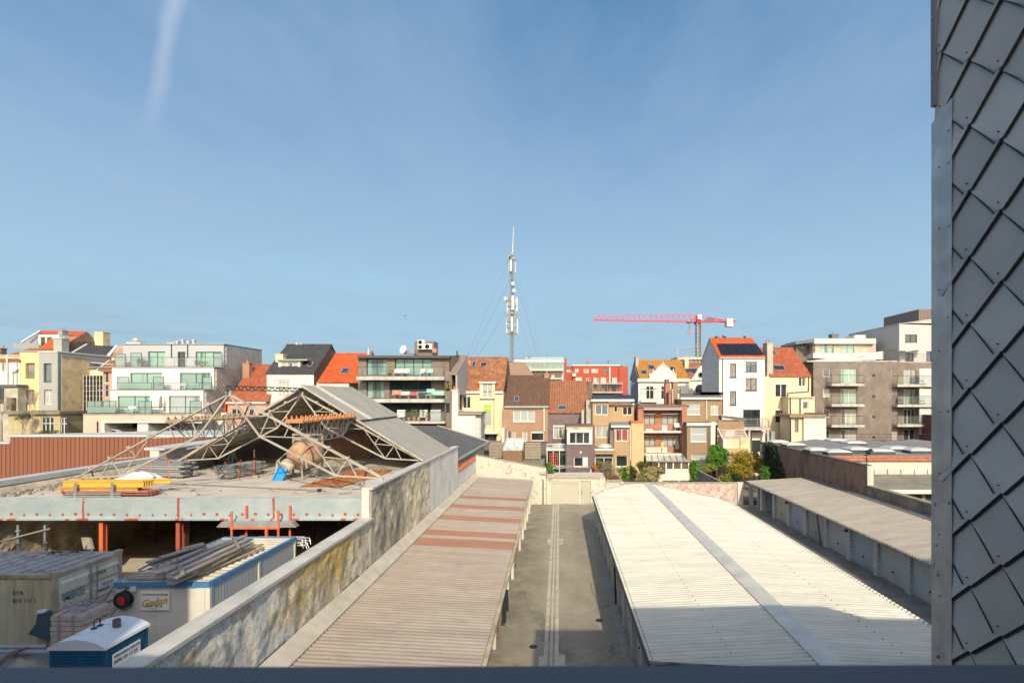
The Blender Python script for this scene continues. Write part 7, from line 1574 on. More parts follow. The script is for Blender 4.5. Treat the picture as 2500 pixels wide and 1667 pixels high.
# ---------------- yellow brick house
h = house('house', 'yellow brick rear house with white fascia and black flat roof', (5, 62, .3)); Y = 61.5
block(h, 'wall', B_YEL, Y, 455, 640, 275, 1230, 8, [(485,318,635,436,'w2e'),(488,560,636,700,'w2c')], 'R5'); block(h, 'wall', B_YEL, Y+.7, 641, 932, 318, 1230, 7, [(703,340,740,404,'w1d'),(798,342,912,438,'w2d')], 'R5')
u, v = pxl('R5',440,282,Y-.3), pxl('R5',934,256,Y-.3); MB().box(u.x,v.x,Y-.35,Y+.68,u.z,v.z).build('fascia', M_WTRIM, h); u, v = pxl('R5',640,322,Y+.4), pxl('R5',935,303,Y+.4); MB().box(u.x,v.x,Y+.35,Y+.69,u.z,v.z).build('fascia', M_WTRIM, h)
mb = MB(); mb.prism([pxl('R5',430,256,Y-.3),pxl('R5',936,256,Y-.3),pxl('R5',925,205,Y+6),pxl('R5',470,205,Y+6)], (0,0,-.05)); mb.build('roof', plain('black_roof', (.03,.03,.032), .5, .2, 1), h)
mb = MB(); r2 = random.Random(2)
for k in range(7): p = pxl('R5',720+30*k,215,Y+4.5); mb.bar(p+Vector((-.4,0,.05)),p+Vector((.5,r2.uniform(-.3,.3),.1+r2.uniform(0,.15))),.25,.04)
mb.build('roof_sheets', plain('roof_scrap', (.05,.05,.055), .5), h)
mb = MB(); a = pxl('R5',915,520,Y+1.5); b = pxl('R5',972,300,Y+1.5); mb.box(a.x,b.x,Y+1.4,Y+5,a.z-3,b.z); mb.build('side_wall', plain('black_side', (.035,.037,.045), .7), h)
h = house('house_extension', 'yellow brick bay with white boxed window and grey felt roof', (7, 60, .3), 'extension'); Y = 60
block(h, 'wall', B_YEL, Y, 702, 888, 580, 1230, 2.1, [(722,600,862,738,'w2rs'),(722,900,858,1030,'w1ds')], 'R5')
mb = MB(); mb.prism([pxl('R5',662,560,Y-.25),pxl('R5',888,575,Y-.25),pxl('R5',888,515,Y+2.1),pxl('R5',655,515,Y+2.1)], (0,0,-.06)); mb.build('roof', plain('grey_felt', (.2,.2,.19), .8, .15, 2), h); u, v = pxl('R5',668,580,Y-.3), pxl('R5',892,556,Y-.3); MB().box(u.x,v.x,Y-.3,Y-.2,u.z,v.z).build('fascia', M_WTRIM, h)
mb = MB(); mb.tube(pxl('R5',890,960,Y-.1),pxl('R5',888,575,Y-.1),.06,6); mb.build('downpipe', M_WTRIM, h); mb = MB(); a = pxl('R5',655,820,Y+.3); b = pxl('R5',703,560,Y+.3); mb.box(a.x,b.x,Y+.25,Y+2,a.z-1,b.z); mb.build('side_wall', plain('slate_side', (.16,.14,.15), .7), h)
h = house('house_extension', 'low kitchen extension with white fascia and sliding patio door', (5.5, 58.5, .3), 'extension'); Y = 58.5
block(h, 'wall', B_YEL, Y, 482, 698, 845, 1250, 2.9, [(484,925,688,1110,'w2n'),(484,885,688,918,'k3d')], 'R5'); u, v = pxl('R5',480,848,Y-.2), pxl('R5',700,822,Y-.2); MB().box(u.x,v.x,Y-.2,Y-.02,u.z,v.z).build('fascia', M_WTRIM, h); MB().box(u.x,v.x,Y-.019,Y+2.9,v.z-.1,v.z-.02).build('roof', M_BITU, h)
mb = MB(); p = pxl('R5',590,790,Y+1.5); mb.lathe([(.9,0),(.8,.2),(.5,.38),(.1,.43)],12,(p.x,Y+1.5,v.z)); mb.build('rooflight', clearglass('dome_glass', (.6,.65,.66), .6), h)

# ---------------- red brick balcony house
h = house('house', 'red brick rear house with two loggia balconies and tall chimneys', (11, 63, .3)); Y = 62; YL = 60.6
block(h, 'wall', B_RED, Y, 975, 1540, 330, 1240, 8, [(1048,435,1172,550,'m2c'),(1250,440,1450,550,'m3c'),(1052,690,1172,800,'m2c'),(1250,690,1448,805,'m3c'),(1090,980,1560,1090,'w5d')], 'R5')
mb = MB(); a = pxl('R5',1482,900,YL); b = pxl('R5',1540,340,YL); mb.box(a.x,b.x,YL,Y-.01,.3,b.z); mb.build('side_pier', B_RED, h); mb = MB(); a = pxl('R5',978,560,YL+.2); b = pxl('R5',1042,340,YL+.2); mb.box(a.x,b.x,YL+.2,Y-.01,a.z,b.z); mb.build('side_pier', B_RED, h)
u, v = pxl('R5',978,385,YL), pxl('R5',1540,335,YL); MB().box(u.x,v.x,YL-.02,Y-.02,u.z+.35,v.z).build('parapet', B_RED, h); u, v = pxl('R5',1040,380,YL-.1), pxl('R5',1485,355,YL-.1); MB().box(u.x,v.x,YL-.1,YL-.03,u.z,v.z).build('soffit_trim', plain('grey_trim', (.3,.31,.33), .6, .2, 8), h)
mb = MB(); mb.box(pxl('R5',975,0,Y).x,pxl('R5',1540,0,Y).x,YL-.06,Y+8,pxl('R5',0,328,YL).z,pxl('R5',0,325,YL).z+.05); mb.build('roof', plain('mossy_grey_roof', (.17,.16,.15), .9, .2, 1), h)
for va, vb, nm in ((622,642,1),(882,900,2)):
    a = pxl('R5',1046,vb,YL); b = pxl('R5',1482,va,YL); MB().box(a.x,b.x,YL,Y-.01,a.z,b.z+.02).build('balcony', M_WSTUC, h); railing(h,[(a.x,YL+.05,b.z),(b.x,YL+.05,b.z)],.95,M_DARKM,step=3.2,r=.012)
for (u, v, w_) in ((1252,555,58),(1252,805,58)):
    p = pxl('R5',u,v+58,Y-.01); q = pxl('R5',u+w_,v,Y-.01); MB().box(p.x,q.x,Y-.05,Y-.003,p.z,q.z).build('door_panel', M_WTRIM, h)
for r in ((1045,1175,418,434),(1248,1450,418,434),(1045,1175,674,688),(1248,1450,674,688)):
    p = pxl('R5',r[0],r[3],Y-.2); q = pxl('R5',r[1],r[2],Y-.2); MB().box(p.x,q.x,Y-.2,Y-.003,p.z,q.z).build('shutter_box', plain('shutter_beige', (.42,.38,.32), .7), h)
p = pxl('R5',1070,872,YL-.03); q = pxl('R5',1242,805,YL-.03); MB().box(p.x,q.x,YL-.03,YL-.005,p.z,q.z).build('balcony_screen', ribbed('pale_screen', (.5,.5,.4), 0, .18, .2, .75, .7), h)
mb = MB(); a = pxl('R4',1285,1120,Y+2.5); b = pxl('R4',1342,880,Y+2.5); mb.box(a.x,b.x,Y+2.2,Y+3.1,a.z-.8,b.z); c_ = mb.build('chimney', B_RED, h); MB().box(a.x+.05,b.x-.1,Y+2.3,Y+3,b.z,pxl('R4',0,828,Y+2.5).z).build('chimney_pot', B_DKR, c_)
a = pxl('R4',1370,1120,Y+4); b = pxl('R4',1425,868,Y+4); chimney(h, a.x, b.x, Y+3.6, Y+4.6, a.z-1.5, b.z, B_TAN, 0); a = pxl('R4',1325,1125,Y+1.5); b = pxl('R4',1385,985,Y+1.5); chimney(h, a.x, b.x, Y+1.2, Y+2, a.z-.8, b.z, B_RED, 1); mb = MB(); mb.tube(pxl('R4',1372,1100,Y+1),pxl('R4',1372,940,Y+1),.1,8); mb.build('flue', M_GALV, h)
h = house('house_extension', 'tall yellow brick flank wall with tiled top beside the red balconies', (9, 61, .3), 'extension'); block(h, 'wall', brick('buff_brick', (.6,.42,.22), (.55,.38,.2), (.48,.36,.22), dirt=(.45,.3,.16), dirt_amt=.3), 60.2, 900, 1044, 518, 1240, 1.7, [], 'R5'); u, v = pxl('R5',895,520,60.1), pxl('R5',1040,508,60.1); MB().box(u.x,v.x,60.05,61.9,u.z,v.z).build('coping', M_ORTILE, h)
h = house('conservatory', 'white conservatory with ribbed glass lean-to roof and double doors', (12, 59.5, .3), 'conservatory'); Yc2 = 59.0
mb = MB(); q = [pxl('R5',1070,968,Yc2),pxl('R5',1575,968,Yc2),pxl('R5',1545,900,60.55),pxl('R5',1060,900,60.55)]; mb.prism(q, (0,0,.03)); rf = mb.build('glass_roof', glass('roof_glass', (.4,.4,.34), curtain=(.5,.49,.42)), h); mb = MB()
for k in range(8): f = k/7; mb.bar(q[0]+(q[1]-q[0])*f+Vector((0,0,.05)), q[3]+(q[2]-q[3])*f+Vector((0,0,.05)), .06, .08)
mb.bar(q[0]+Vector((0,-.03,-.06)),q[1]+Vector((0,-.03,-.06)),.08,.16); mb.build('rafter', M_GF, h)
zb = .3; za = pxl('R5',0,985,Yc2).z; Xs = [pxl('R5',u,0,Yc2).x for u in (1075,1140,1215,1300,1382,1475,1560)]
mb = MB()
for x in Xs: mb.box(x-.07,x+.07,Yc2,Yc2+.1,zb,za)
mb.box(Xs[0],Xs[-1],Yc2,Yc2+.1,za,za+.12); mb.box(Xs[3],Xs[-1],Yc2+.02,Yc2+.08,zb,zb+1.35); mb.box(Xs[0],Xs[3],Yc2+.02,Yc2+.08,zb,zb+.8); mb.build('frame', M_WTRIM, h); MB().box(Xs[0],Xs[-1],Yc2+.11,Yc2+.13,zb+.8,za).build('pane', glass('conserv_glass', (.12,.09,.07)), h)
chair('R5',1435,618,YL+.6,'white plastic chair on the upper loggia of the red brick house',M_WF,.7); chair('R5',1440,875,YL+.6,'dark folded chair on the lower loggia of the red brick house',M_KF,.6,1.3)
p = pxl('R5',1255,868,YL+.3); t = thing('parasol', 'folded yellow and white parasol on the lower loggia', 'parasol', p); MB().tube(p,p+Vector((0,0,1.2)),.025,6).build('pole', M_WF, t); MB().lathe([(.05,.3),(.16,.45),(.2,.9),(.05,1.15)],8,p).build('canopy', plain('yellow_cloth', (.7,.55,.1), .8), t)
u, v = pxl('R5',1062,615,YL+.5), pxl('R5',1140,598,YL+.5); tag(MB().box(u.x,v.x,YL+.3,YL+.8,u.z,v.z).build('planter', M_WF), 'low white planter box on the upper loggia of the red brick house', 'planter')

# ---------------- tan brick house on the right of it
h = house('house', 'tan brick rear house with white bay windows and black flat roof', (17, 63, .3)); Y = 61
block(h, 'wall', B_TAN, Y, 1478, 1942, 258, 1240, 8, [(1538,305,1692,435,'w1bhs'),(1812,315,1902,436,'w2cts')], 'R5'); u, v = pxl('R5',1470,258,Y-.25), pxl('R5',1945,230,Y-.25); MB().box(u.x,v.x,Y-.3,Y-.005,u.z,v.z).build('fascia', M_WTRIM, h); mb = MB(); mb.prism([pxl('R5',1470,228,Y-.3),pxl('R5',1945,228,Y-.3),pxl('R5',1910,190,Y+6),pxl('R5',1450,190,Y+6)], (0,0,-.05)); mb.build('roof', plain('old_felt', (.13,.12,.1), .8, .3, 2, dirt=(.3,.24,.15), dirt_amt=.5), h)
mb = MB()
for k in range(4): p = pxl('R5',1720+45*k,198,Y+3.5); mb.box(p.x-.9,p.x+.9,Y+3,Y+4.5,p.z-.1,p.z+.25)
mb.build('solar_panel', plain('panel_black', (.012,.013,.018), .25), h); mb = MB(); mb.tube(pxl('R5',1765,490,Y-.08),pxl('R5',1763,260,Y-.08),.06,6); mb.build('downpipe', M_WTRIM, h)
h = house('house_extension', 'tan brick bay with two storeys of wide white windows', (18, 59, .3), 'extension'); Y = 59.2
block(h, 'wall', B_TAN, Y, 1540, 1770, 560, 1250, 1.75, [(1582,575,1765,745,'w1bhs'),(1590,885,1768,1010,'w1bh')], 'R5'); u, v = pxl('R5',1535,560,Y-.2), pxl('R5',1775,528,Y-.2); mb = MB(); mb.box(u.x,v.x,Y-.25,Y-.005,u.z,v.z); a_ = pxl('R5',1895,570,Y+1.6); mb.prism([(v.x,Y-.25,u.z),(v.x,Y-.25,v.z),(v.x+1.7,Y+1.6,v.z),(v.x+1.7,Y+1.6,u.z)], (0,.2,0)); mb.build('fascia', M_WTRIM, h)
mb = MB(); mb.prism([(u.x,Y-.2,v.z),(v.x,Y-.2,v.z),(v.x+1.7,Y+1.6,v.z),(u.x,Y+1.6,v.z)], (0,0,.03)); mb.build('roof', M_BITU, h); mb = MB(); mb.prism([(v.x-.02,Y+.05,0),(v.x-.02,Y+.05,u.z),(v.x+1.55,Y+1.7,u.z),(v.x+1.55,Y+1.7,0)], (-.1,.1,0)); mb.build('side_wall', B_DKR, h)
mb = MB(); p = pxl('R5',1832,660,Y+.8); mb.box(p.x-.25,p.x+.25,Y+.6,Y+.7,p.z-1.2,p.z+1.4); mb.build('side_window', M_WTRIM, h); mb = MB(); p = pxl('R5',1888,580,Y+1.4); mb.tube((p.x,Y+1.2,p.z),(p.x,Y+1.2,1),.07,6); mb.build('downpipe', M_WTRIM, h)
# ---------------- stepped brick annex with pink pergola
h = house('house_extension', 'tan brick annex with pink louvred terrace roof and cream wall behind the bushes', (22, 60, .3), 'extension'); Y = 60.5
block(h, 'wall', B_TAN, Y, 1335, 1775, 330, 490, 3, [], 'q7'); Ye = 57.8
block(h, 'front_wall', plain('cream_wall', (.6,.5,.34), .85, .06, 1), Ye, 1470, 1720, 620, 790, 2.6, [], 'q7'); block(h, 'side_block', S_TAN, Ye-.2, 1715, 1870, 610, 890, 2.8, [], 'q7'); block(h, 'lower_wall', plain('ochre_band', (.42,.32,.18), .9, .12, 1), Ye-.3, 1440, 1850, 790, 890, 2.8, [], 'q7'); block(h, 'base_wall', B_SAL, Ye-.1, 1400, 1850, 892, 1420, 2.5, [(1495,970,1560,1215,'w1bs')], 'q7')
u, v = pxl('q7',1425,790,Ye-.05), pxl('q7',1470,620,Ye-.05); MB().box(u.x,v.x,Ye-.05,Ye+.1,u.z,v.z).build('door', M_WTRIM, h)
mb = MB()
for k in range(6): f = k/5; p = pxl('q7',1350+60*f,480+140*f,Y-.2-2.4*f); q = pxl('q7',1760+80*f,480+140*f,Y-.2-2.4*f); mb.box(p.x,q.x,p.y-.16,p.y+.16,p.z-.03,p.z+.05)
mb.build('louvre', plain('pink_louvre', (.55,.42,.37), .8, .1, 2), h); mb = MB(); mb.bar(pxl('q7',1345,490,Y-.2),pxl('q7',1415,625,Ye),.12,.12); mb.bar(pxl('q7',1765,480,Y-.2),pxl('q7',1840,620,Ye),.12,.12); mb.build('rafter', M_WTRIM, h)
mb = MB(); mb.prism([pxl('q7',1375,232,Y),pxl('q7',1800,275,Y),pxl('q7',1790,330,Y),pxl('q7',1380,265,Y)], (0,3,0)); mb.build('roof', plain('dark_lead', (.1,.105,.11), .6, .15, 2), h)
# ---------------- white tall house with solar roof
h = house('house', 'tall white rendered house with orange roof and black solar panels', (21, 68, .3)); Y = 66
a = pxl('R6',222,522,Y); b = pxl('R6',655,522,Y); run = 4.4; Zr = pxl('R6',0,346,Y+run).z
block(h, 'wall', S_W2, Y, 222, 655, 528, 1420, 8, [(322,577,381,708,'k1s'),(472,560,579,655,'k2e'),(472,716,579,835,'k2s'),(322,840,381,974,'k1s'),(448,1018,611,1200,'k2d')], 'R6')
for r in ((316,388,708,716),(465,585,652,660),(465,585,835,842),(316,388,974,981)):
    p = pxl('R6',r[0],r[3],Y-.05); q = pxl('R6',r[1],r[2],Y-.05); MB().box(p.x,q.x,Y-.08,Y-.004,p.z,q.z).build('sill', M_GF, h)
gable(h, a.x, b.x, Y, a.z, Zr, run, T_OR, S_LSL, over=.05, back=4.0); mb = MB(); mb.box(a.x-.06,a.x-.004,Y+.02,Y+8,4,a.z); mb.build('side_cladding', S_LSL, h)
q = [onroof('R6',u,v,Y,a.z,Zr,run)[0] for u, v in ((240,508),(645,508),(572,402),(192,402))]; n_ = Vector((0,-(Zr-a.z)/run,1)).normalized()
mb = MB()
for i in range(5):
    for j in range(3):
        def bl(f, g): return (q[0]*(1-f)+q[1]*f)*(1-g)+(q[3]*(1-f)+q[2]*f)*g+n_*.2
        f0, f1, g0, g1 = i/5+.004, (i+1)/5-.004, j/3+.006, (j+1)/3-.006; mb.prism([bl(f0,g0),bl(f1,g0),bl(f1,g1),bl(f0,g1)], n_*.04)
mb.build('solar_panel', plain('solar_black', (.012,.013,.02), .2, .1), h)
mb = MB()
for u, tp in ((188,318),(212,314),(252,304),(272,318),(462,316)): p = pxl('R6',u,350,Y+run); q_ = pxl('R6',u,tp,Y+run); mb.tube((p.x,Y+run,Zr),(p.x,Y+run,q_.z),.11 if u not in (212,252) else .06,8); (u not in (212,252)) and mb.lathe([(.2,-.12),(.2,.0)],8,(p.x,Y+run,q_.z))
mb.build('vent_pipe', M_KF, h); u, v = pxl('R6',220,530,Y-.1), pxl('R6',656,518,Y-.1); MB().box(u.x,v.x,Y-.2,Y-.02,u.z,v.z).build('gutter', M_ZINC, h); MB().tube(pxl('R6',254,1065,Y-.08),pxl('R6',254,530,Y-.08),.06,6).build('downpipe', M_GF, h)
Yb2 = 63.6; p = pxl('R6',445,1215,Yb2); q_ = pxl('R6',705,1200,Yb2); MB().box(p.x,q_.x,Yb2,Y-.01,p.z,q_.z+.1).build('balcony', M_CONC, h); railing(h,[(p.x+.3,Yb2+.05,q_.z+.1),(q_.x,Yb2+.05,q_.z+.1),(q_.x,Y-.1,q_.z+.1)],1.05,M_GALV,step=1.4,rails=(.25,.45,.65,.85)); mb = MB()
for u in (510,690): x = pxl('R6',u,0,Yb2).x; MB().box(x-.12,x+.12,Yb2+.1,Yb2+.35,.3,p.z).build('post', M_CONC, h)
mb = MB(); u, v = pxl('R6',530,1410,Y-.6), pxl('R6',655,1230,Y-.6); mb.box(u.x,v.x,Y-.7,Y-.02,0,v.z); mb.build('ground_wall', S_W2, h); u, v = pxl('R6',535,1420,Y-.75), pxl('R6',612,1310,Y-.75); MB().box(u.x,v.x,Y-.76,Y-.71,u.z,v.z).build('door', M_KF, h); mb = MB(); u, v = pxl('R6',700,1400,Y-1), pxl('R6',735,1225,Y-1); mb.box(u.x,v.x,Y-1.5,Y-.01,u.z,v.z); mb.build('screen', M_ZINC, h)
# ---------------- cream house with orange roof and chimney
h = house('house', 'cream rendered house with weathered orange roof and tall grey chimney', (26, 69, .3)); Y = 66.5
a = pxl('R6',712,695,Y); b = pxl('R6',1088,695,Y); run = 5.2; Zr = pxl('R6',0,437,Y+run).z
block(h, 'wall', plain('cream_stucco', (.65,.53,.33), .85, .04, .8), Y, 658, 1096, 700, 1420, 8, [(755,775,868,898,'w2db'),(978,708,1048,797,'w2ds'),(755,1022,862,1145,'w2db')], 'R6')
gable(h, a.x, b.x, Y, a.z, Zr, run, T_RED, S_CR); sky(h,'R6',(738,603,832,655),Y,a.z,Zr,run); sky(h,'R6',(712,462,745,503),Y,a.z,Zr,run)
c0 = pxl('R6',655,690,Y+1); c1 = pxl('R6',710,393,Y+1); chimney(h, c0.x, c1.x, Y+.2, Y+1.6, c0.z-2, c1.z, plain('chimney_grey', (.38,.35,.3), .9, .1, 1), 2)
mb = MB(); mb.path([pxl('R6',1078,700,Y-.1),pxl('R6',1075,845,Y-.1),pxl('R6',878,857,Y-.1),pxl('R6',876,905,Y-.1)],.07,6); mb.build('downpipe', M_GF, h)
mb = MB(); p = pxl('R6',980,888,Y); 
for k in range(5): mb.box(p.x+k*.75,p.x+k*.75+.6,Y-.05,Y-.003,p.z,p.z+1.25)
mb.build('glass_blocks', PANES['e'], h) if False else None
h = house('house_extension', 'small cream box extension with one window on the cream house', (29, 64, .3), 'extension'); block(h, 'wall', plain('cream_stucco2', (.6,.5,.32), .85, .05, .8), 64.6, 882, 1133, 905, 1060, 1.8, [(1018,943,1072,1012,'w1es')], 'R6'); u, v = pxl('R6',875,907,64.4), pxl('R6',1136,892,64.4); MB().box(u.x,v.x,64.4,66.4,u.z,v.z).build('roof_edge', M_FASC, h); mb = MB(); mb.tube(pxl('R6',995,1060,64.5),pxl('R6',995,900,64.5),.07,6); mb.build('downpipe', M_GF, h)
h = house('garage', 'garage annex with cream horizontal siding and brick edged roof', (32, 62, .3), 'garage'); block(h, 'wall', ribbed('cream_siding', (.62,.58,.5), 2, .3, .12, .75, .6), 62, 1028, 1243, 1092, 1420, 4, [], 'R6'); block(h, 'side_wall', S_CR, 62.3, 905, 1027, 1085, 1420, 3, [(940,1115,978,1235,'g1s')], 'R6'); u, v = pxl('R6',895,1092,61.8), pxl('R6',1245,1064,61.8); MB().box(u.x,v.x,61.8,66,u.z,v.z).build('roof', B_TAN, h); u, v = pxl('R6',1110,1064,62.5), pxl('R6',1245,1052,62.5); MB().box(u.x,v.x,62.4,66,u.z,v.z).build('roof_cap', M_KF, h)
mb = MB(); mb.tube(pxl('R6',903,1420,62),pxl('R6',898,905,62),.08,8); mb.build('downpipe', M_KF, h)
# ---------------- grey brown brick apartments
h = house('apartment_block', 'grey brown brick apartment block with four stacked concrete balconies', (46, 72, .3), 'apartment block'); Y = 69; YS = 67.6
xs_ = [(1212,628,1280,703,'w1u'),(1212,820,1280,900,'w1c'),(1218,1015,1280,1090,'w1n'),(1245,1212,1278,1290,'w1d')]
block(h, 'wall', B_GREY, Y, 1120, 1925, 560, 1420, 12, xs_+[(1385,628,1532,768,'w2g'),(1385,822,1532,965,'w2g'),(1385,1016,1532,1160,'w3c'),(1385,1212,1532,1330,'w2c')]+[(1872,628,1880,712,'w1c'),(1872,820,1880,908,'w1c'),(1872,1012,1880,1095,'w1c')], 'R6')
block(h, 'right_wall', B_GREY, Y+.9, 1926, 2700, 568, 1420, 11, [(1985,636,2098,775,'w2c'),(2205,636,2255,775,'w1c'),(1985,826,2098,965,'w2g'),(2205,826,2250,965,'w1c'),(1985,1014,2095,1155,'w3d'),(2205,1014,2250,1155,'w1c'),(1985,1206,2095,1330,'w2d'),(2150,1190,2260,1330,'k3n')], 'R6')
mb = MB(); mb.box(pxl('R6',1046,0,Y+1.5).x,pxl('R6',1120,0,Y).x-.01,Y+1.2,Y+10,0,pxl('R6',0,565,Y).z); mb.build('left_wall', B_DGR, h)
u, v = pxl('R6',1060,562,Y-.1), pxl('R6',1926,550,Y-.1); MB().box(u.x,v.x,Y-.08,Y+12,u.z,v.z).build('coping', M_CONC, h)
for k, (vt, vb) in enumerate(((768,793),(965,990),(1163,1188))):
    a = pxl('R6',1295,vb,YS); b = pxl('R6',1610,vt,YS); MB().box(a.x,b.x,YS,Y-.005,a.z,b.z).build('balcony', M_CONC, h); railing(h,[(a.x+.05,Y-.1,b.z),(a.x+.05,YS+.05,b.z),(b.x-.05,YS+.05,b.z),(b.x-.05,Y-.1,b.z)],pxl('R6',0,vt-82,YS).z-b.z,M_DARKM,step=.5 if False else 1.0,glassmat=CLR2,r=.018)
for k, (vt, vb) in enumerate(((775,800),(968,993),(1158,1183))):
    a = pxl('R6',1926,vb,YS+.4); b = pxl('R6',2500,vt,YS+.4); MB().box(a.x,b.x,YS+.4,Y+.89,a.z,b.z).build('balcony', M_CONC, h); railing(h,[(a.x+.05,Y+.8,b.z),(a.x+.05,YS+.45,b.z),(b.x,YS+.45,b.z)],pxl('R6',0,vt-80,YS).z-b.z,M_DARKM,step=1.0,glassmat=CLR2,r=.018)
    x = pxl('R6',2150,0,YS+1).x; MB().box(x-.12,x+.12,YS+.9,YS+1.2,a.z-1.0,a.z-.01).build('pier', M_CONC, h); x = pxl('R6',2135,0,YS+.8).x; MB().box(x,x+1.6,YS+.8,YS+.83,b.z+.05,b.z+2.0).build('screen', clearglass('frosted_screen', (.5,.55,.53), .75), h)
mb = MB(); 
for u, v in ((1700,688),(1700,890),(1700,1085),(1700,1280)): p = pxl('R6',u,v,Y-.06); mb.box(p.x-.15,p.x+.15,Y-.1,Y-.003,p.z-.12,p.z+.12)
mb.build('wall_vent', M_KF, h)
zz = [pxl('R6',0,v,YS).z for v in (775,968,1158)]
def gchair(u, z, lab): vv = (CY+(H-z)*F/68.6-CR['R6'][1])/CR['R6'][2]; chair('R6',u,vv,68.6,lab,M_KF,.55,.9)
gchair(2140,zz[0]+.02,'dark reclining chair on the upper right balcony of the grey brown block'); gchair(1950,zz[1]+.02,'dark chair on the second right balcony near its left end'); gchair(2150,zz[1]+.02,'dark chair on the second right balcony beside the screen')
vv = (CY+(H-zz[1])*F/68.6-CR['R6'][1])/CR['R6'][2]; table('R6',2020,vv,68.6,'dark bistro table on the second right balcony of the grey brown block',M_KF,.9)
u, v = pxl('R6',1865,1310,67), pxl('R6',1920,1235,67); tag(MB().box(u.x,v.x,67,67.1,u.z,v.z).build('screen', plain('grey_board', (.3,.27,.25), .8)), 'dark framed panel standing at the foot of the grey brown block', 'screen')
MB().box(pxl('R6',2258,0,66.5).x,pxl('R6',2330,0,66.5).x,66.5,69,0,pxl('R6',0,1070,66.5).z).build('end_wall', brick('maroon_brick', (.15,.05,.05), (.12,.04,.04), (.1,.06,.06)), h)
h = house('penthouse', 'set back penthouse with pale brick walls and glass railing behind the grey brown block', (42, 84, 14), 'penthouse'); Y = 84
block(h, 'wall', brick('pale_buff_brick', (.52,.4,.31), (.48,.36,.28), (.48,.4,.33)), Y, 1138, 1718, 388, 700, 8, [(1180,392,1315,480,'g2g'),(1380,392,1512,480,'g2g')], 'R6'); u, v = pxl('R6',1130,388,Y-.8), pxl('R6',1720,338,Y-.8); MB().box(u.x,v.x,Y-.8,Y+8.2,u.z,v.z).build('roof', plain('penthouse_fascia', (.56,.51,.43), .7, .04), h)
block(h, 'left_wing', B_GREY, Y+2, 955, 1138, 372, 700, 6, [(1005,398,1062,440,'g2g'),(1070,395,1105,440,'g1d')], 'R6'); u, v = pxl('R6',950,378,Y+1.5), pxl('R6',1138,336,Y+1.5); mb = MB(); mb.prism([pxl('R6',950,366,Y+1.5),pxl('R6',1138,338,Y-.8),pxl('R6',1138,372,Y-.8),pxl('R6',952,395,Y+1.5)], (0,4,0)); mb.build('wing_roof', M_ZINC, h)
p = pxl('R6',1120,525,Y-2); q_ = pxl('R6',1720,480,Y-2); MB().box(p.x,q_.x,Y-2,Y-.01,p.z,q_.z).build('terrace', M_WSTUC, h); railing(h,[(p.x,Y-1.9,q_.z),(q_.x,Y-1.9,q_.z)],pxl('R6',0,415,Y-2).z-q_.z,M_WF,step=1.5,glassmat=CLR2,r=.02)
c0 = pxl('R6',1300,335,Y+3); c1 = pxl('R6',1362,300,Y+3); chimney(h, c0.x, c1.x, Y+3, Y+4.2, c0.z-.5, c1.z, M_GF, 1); u, v = pxl('R6',1515,335,Y+3), pxl('R6',1622,305,Y+3); MB().box(u.x,v.x,Y+3,Y+6,u.z-.4,v.z).build('roof_box', M_WTRIM, h); mb = MB(); mb.prism([pxl('R6',1015,560,74),pxl('R6',1790,520,74),pxl('R6',1790,458,78),pxl('R6',1400,510,78)], (0,0,-.2)); mb.build('lower_roof', M_WSTUC, h)
u, v = pxl('R6',1545,552,76), pxl('R6',1790,508,76); MB().prism([(u.x,76,u.z),(v.x,76,u.z),(v.x,76,v.z),(u.x+2,76,v.z)], (0,2,0)).build('roof_hatch', M_BR, h); u = pxl('R6',1610,550,75); MB().lathe([(1.4,0),(1.1,.5),(.2,.7)],12,(u.x,75,u.z)).build('rooflight', M_DOME, h)
railing(h,[pxl('R6',1785,560,73),pxl('R6',1925,560,73)],pxl('R6',0,450,73).z-pxl('R6',0,560,73).z,M_DARKM,step=.25,r=.025)
h = house('tower_block', 'pale grey panelled tower with brown rooftop box at the right', (58, 84, .3), 'apartment block'); Y = 80
block(h, 'wall', ribbed('pale_panel', (.45,.44,.42), 0, 3.2, .012, .6, .7), Y, 1942, 2900, 192, 1200, 14, [(1998,300,2112,380,'k2d'),(1998,480,2080,560,'k2n'),(2200,460,2250,560,'k1u')], 'R6'); mb = MB(); mb.prism([pxl('R6',1938,196,Y-.1),pxl('R6',2290,148,Y-.1),pxl('R6',2290,160,Y-.1),pxl('R6',1938,200,Y-.1)], (0,12,0)); mb.prism([pxl('R6',1942,200,Y),pxl('R6',2290,155,Y),pxl('R6',2290,210,Y)], (0,12,0)); mb.build('parapet', plain('pale_panel2', (.45,.44,.42), .7, .04), h)
u, v = pxl('R6',2130,160,Y+3), pxl('R6',2900,58,Y+3); MB().box(u.x,v.x,Y+3,Y+12,u.z-1,v.z).build('roof_box', ribbed('brown_ribs', (.15,.115,.1), 0, .5, .2, .6, .6), h); u, v = pxl('R6',1945,450,Y-.5), pxl('R6',2152,425,Y-.5); MB().prism([(u.x,Y-2,u.z-.2),(v.x,Y-2,v.z),(v.x,Y-.01,v.z+.3),(u.x,Y-.01,u.z)], (0,0,-.15)).build('awning', M_WSTUC, h); p = pxl('R6',1945,565,76); railing(h,[p,pxl('R6',2400,565,76)],pxl('R6',0,488,76).z-p.z,M_DARKM,step=1.6,rails=(.2,.4,.6,.8))
MB().box(p.x-2,pxl('R6',2500,0,76).x,75.5,Y-.01,p.z-8,p.z-.02).build('terrace', M_CONC, h)
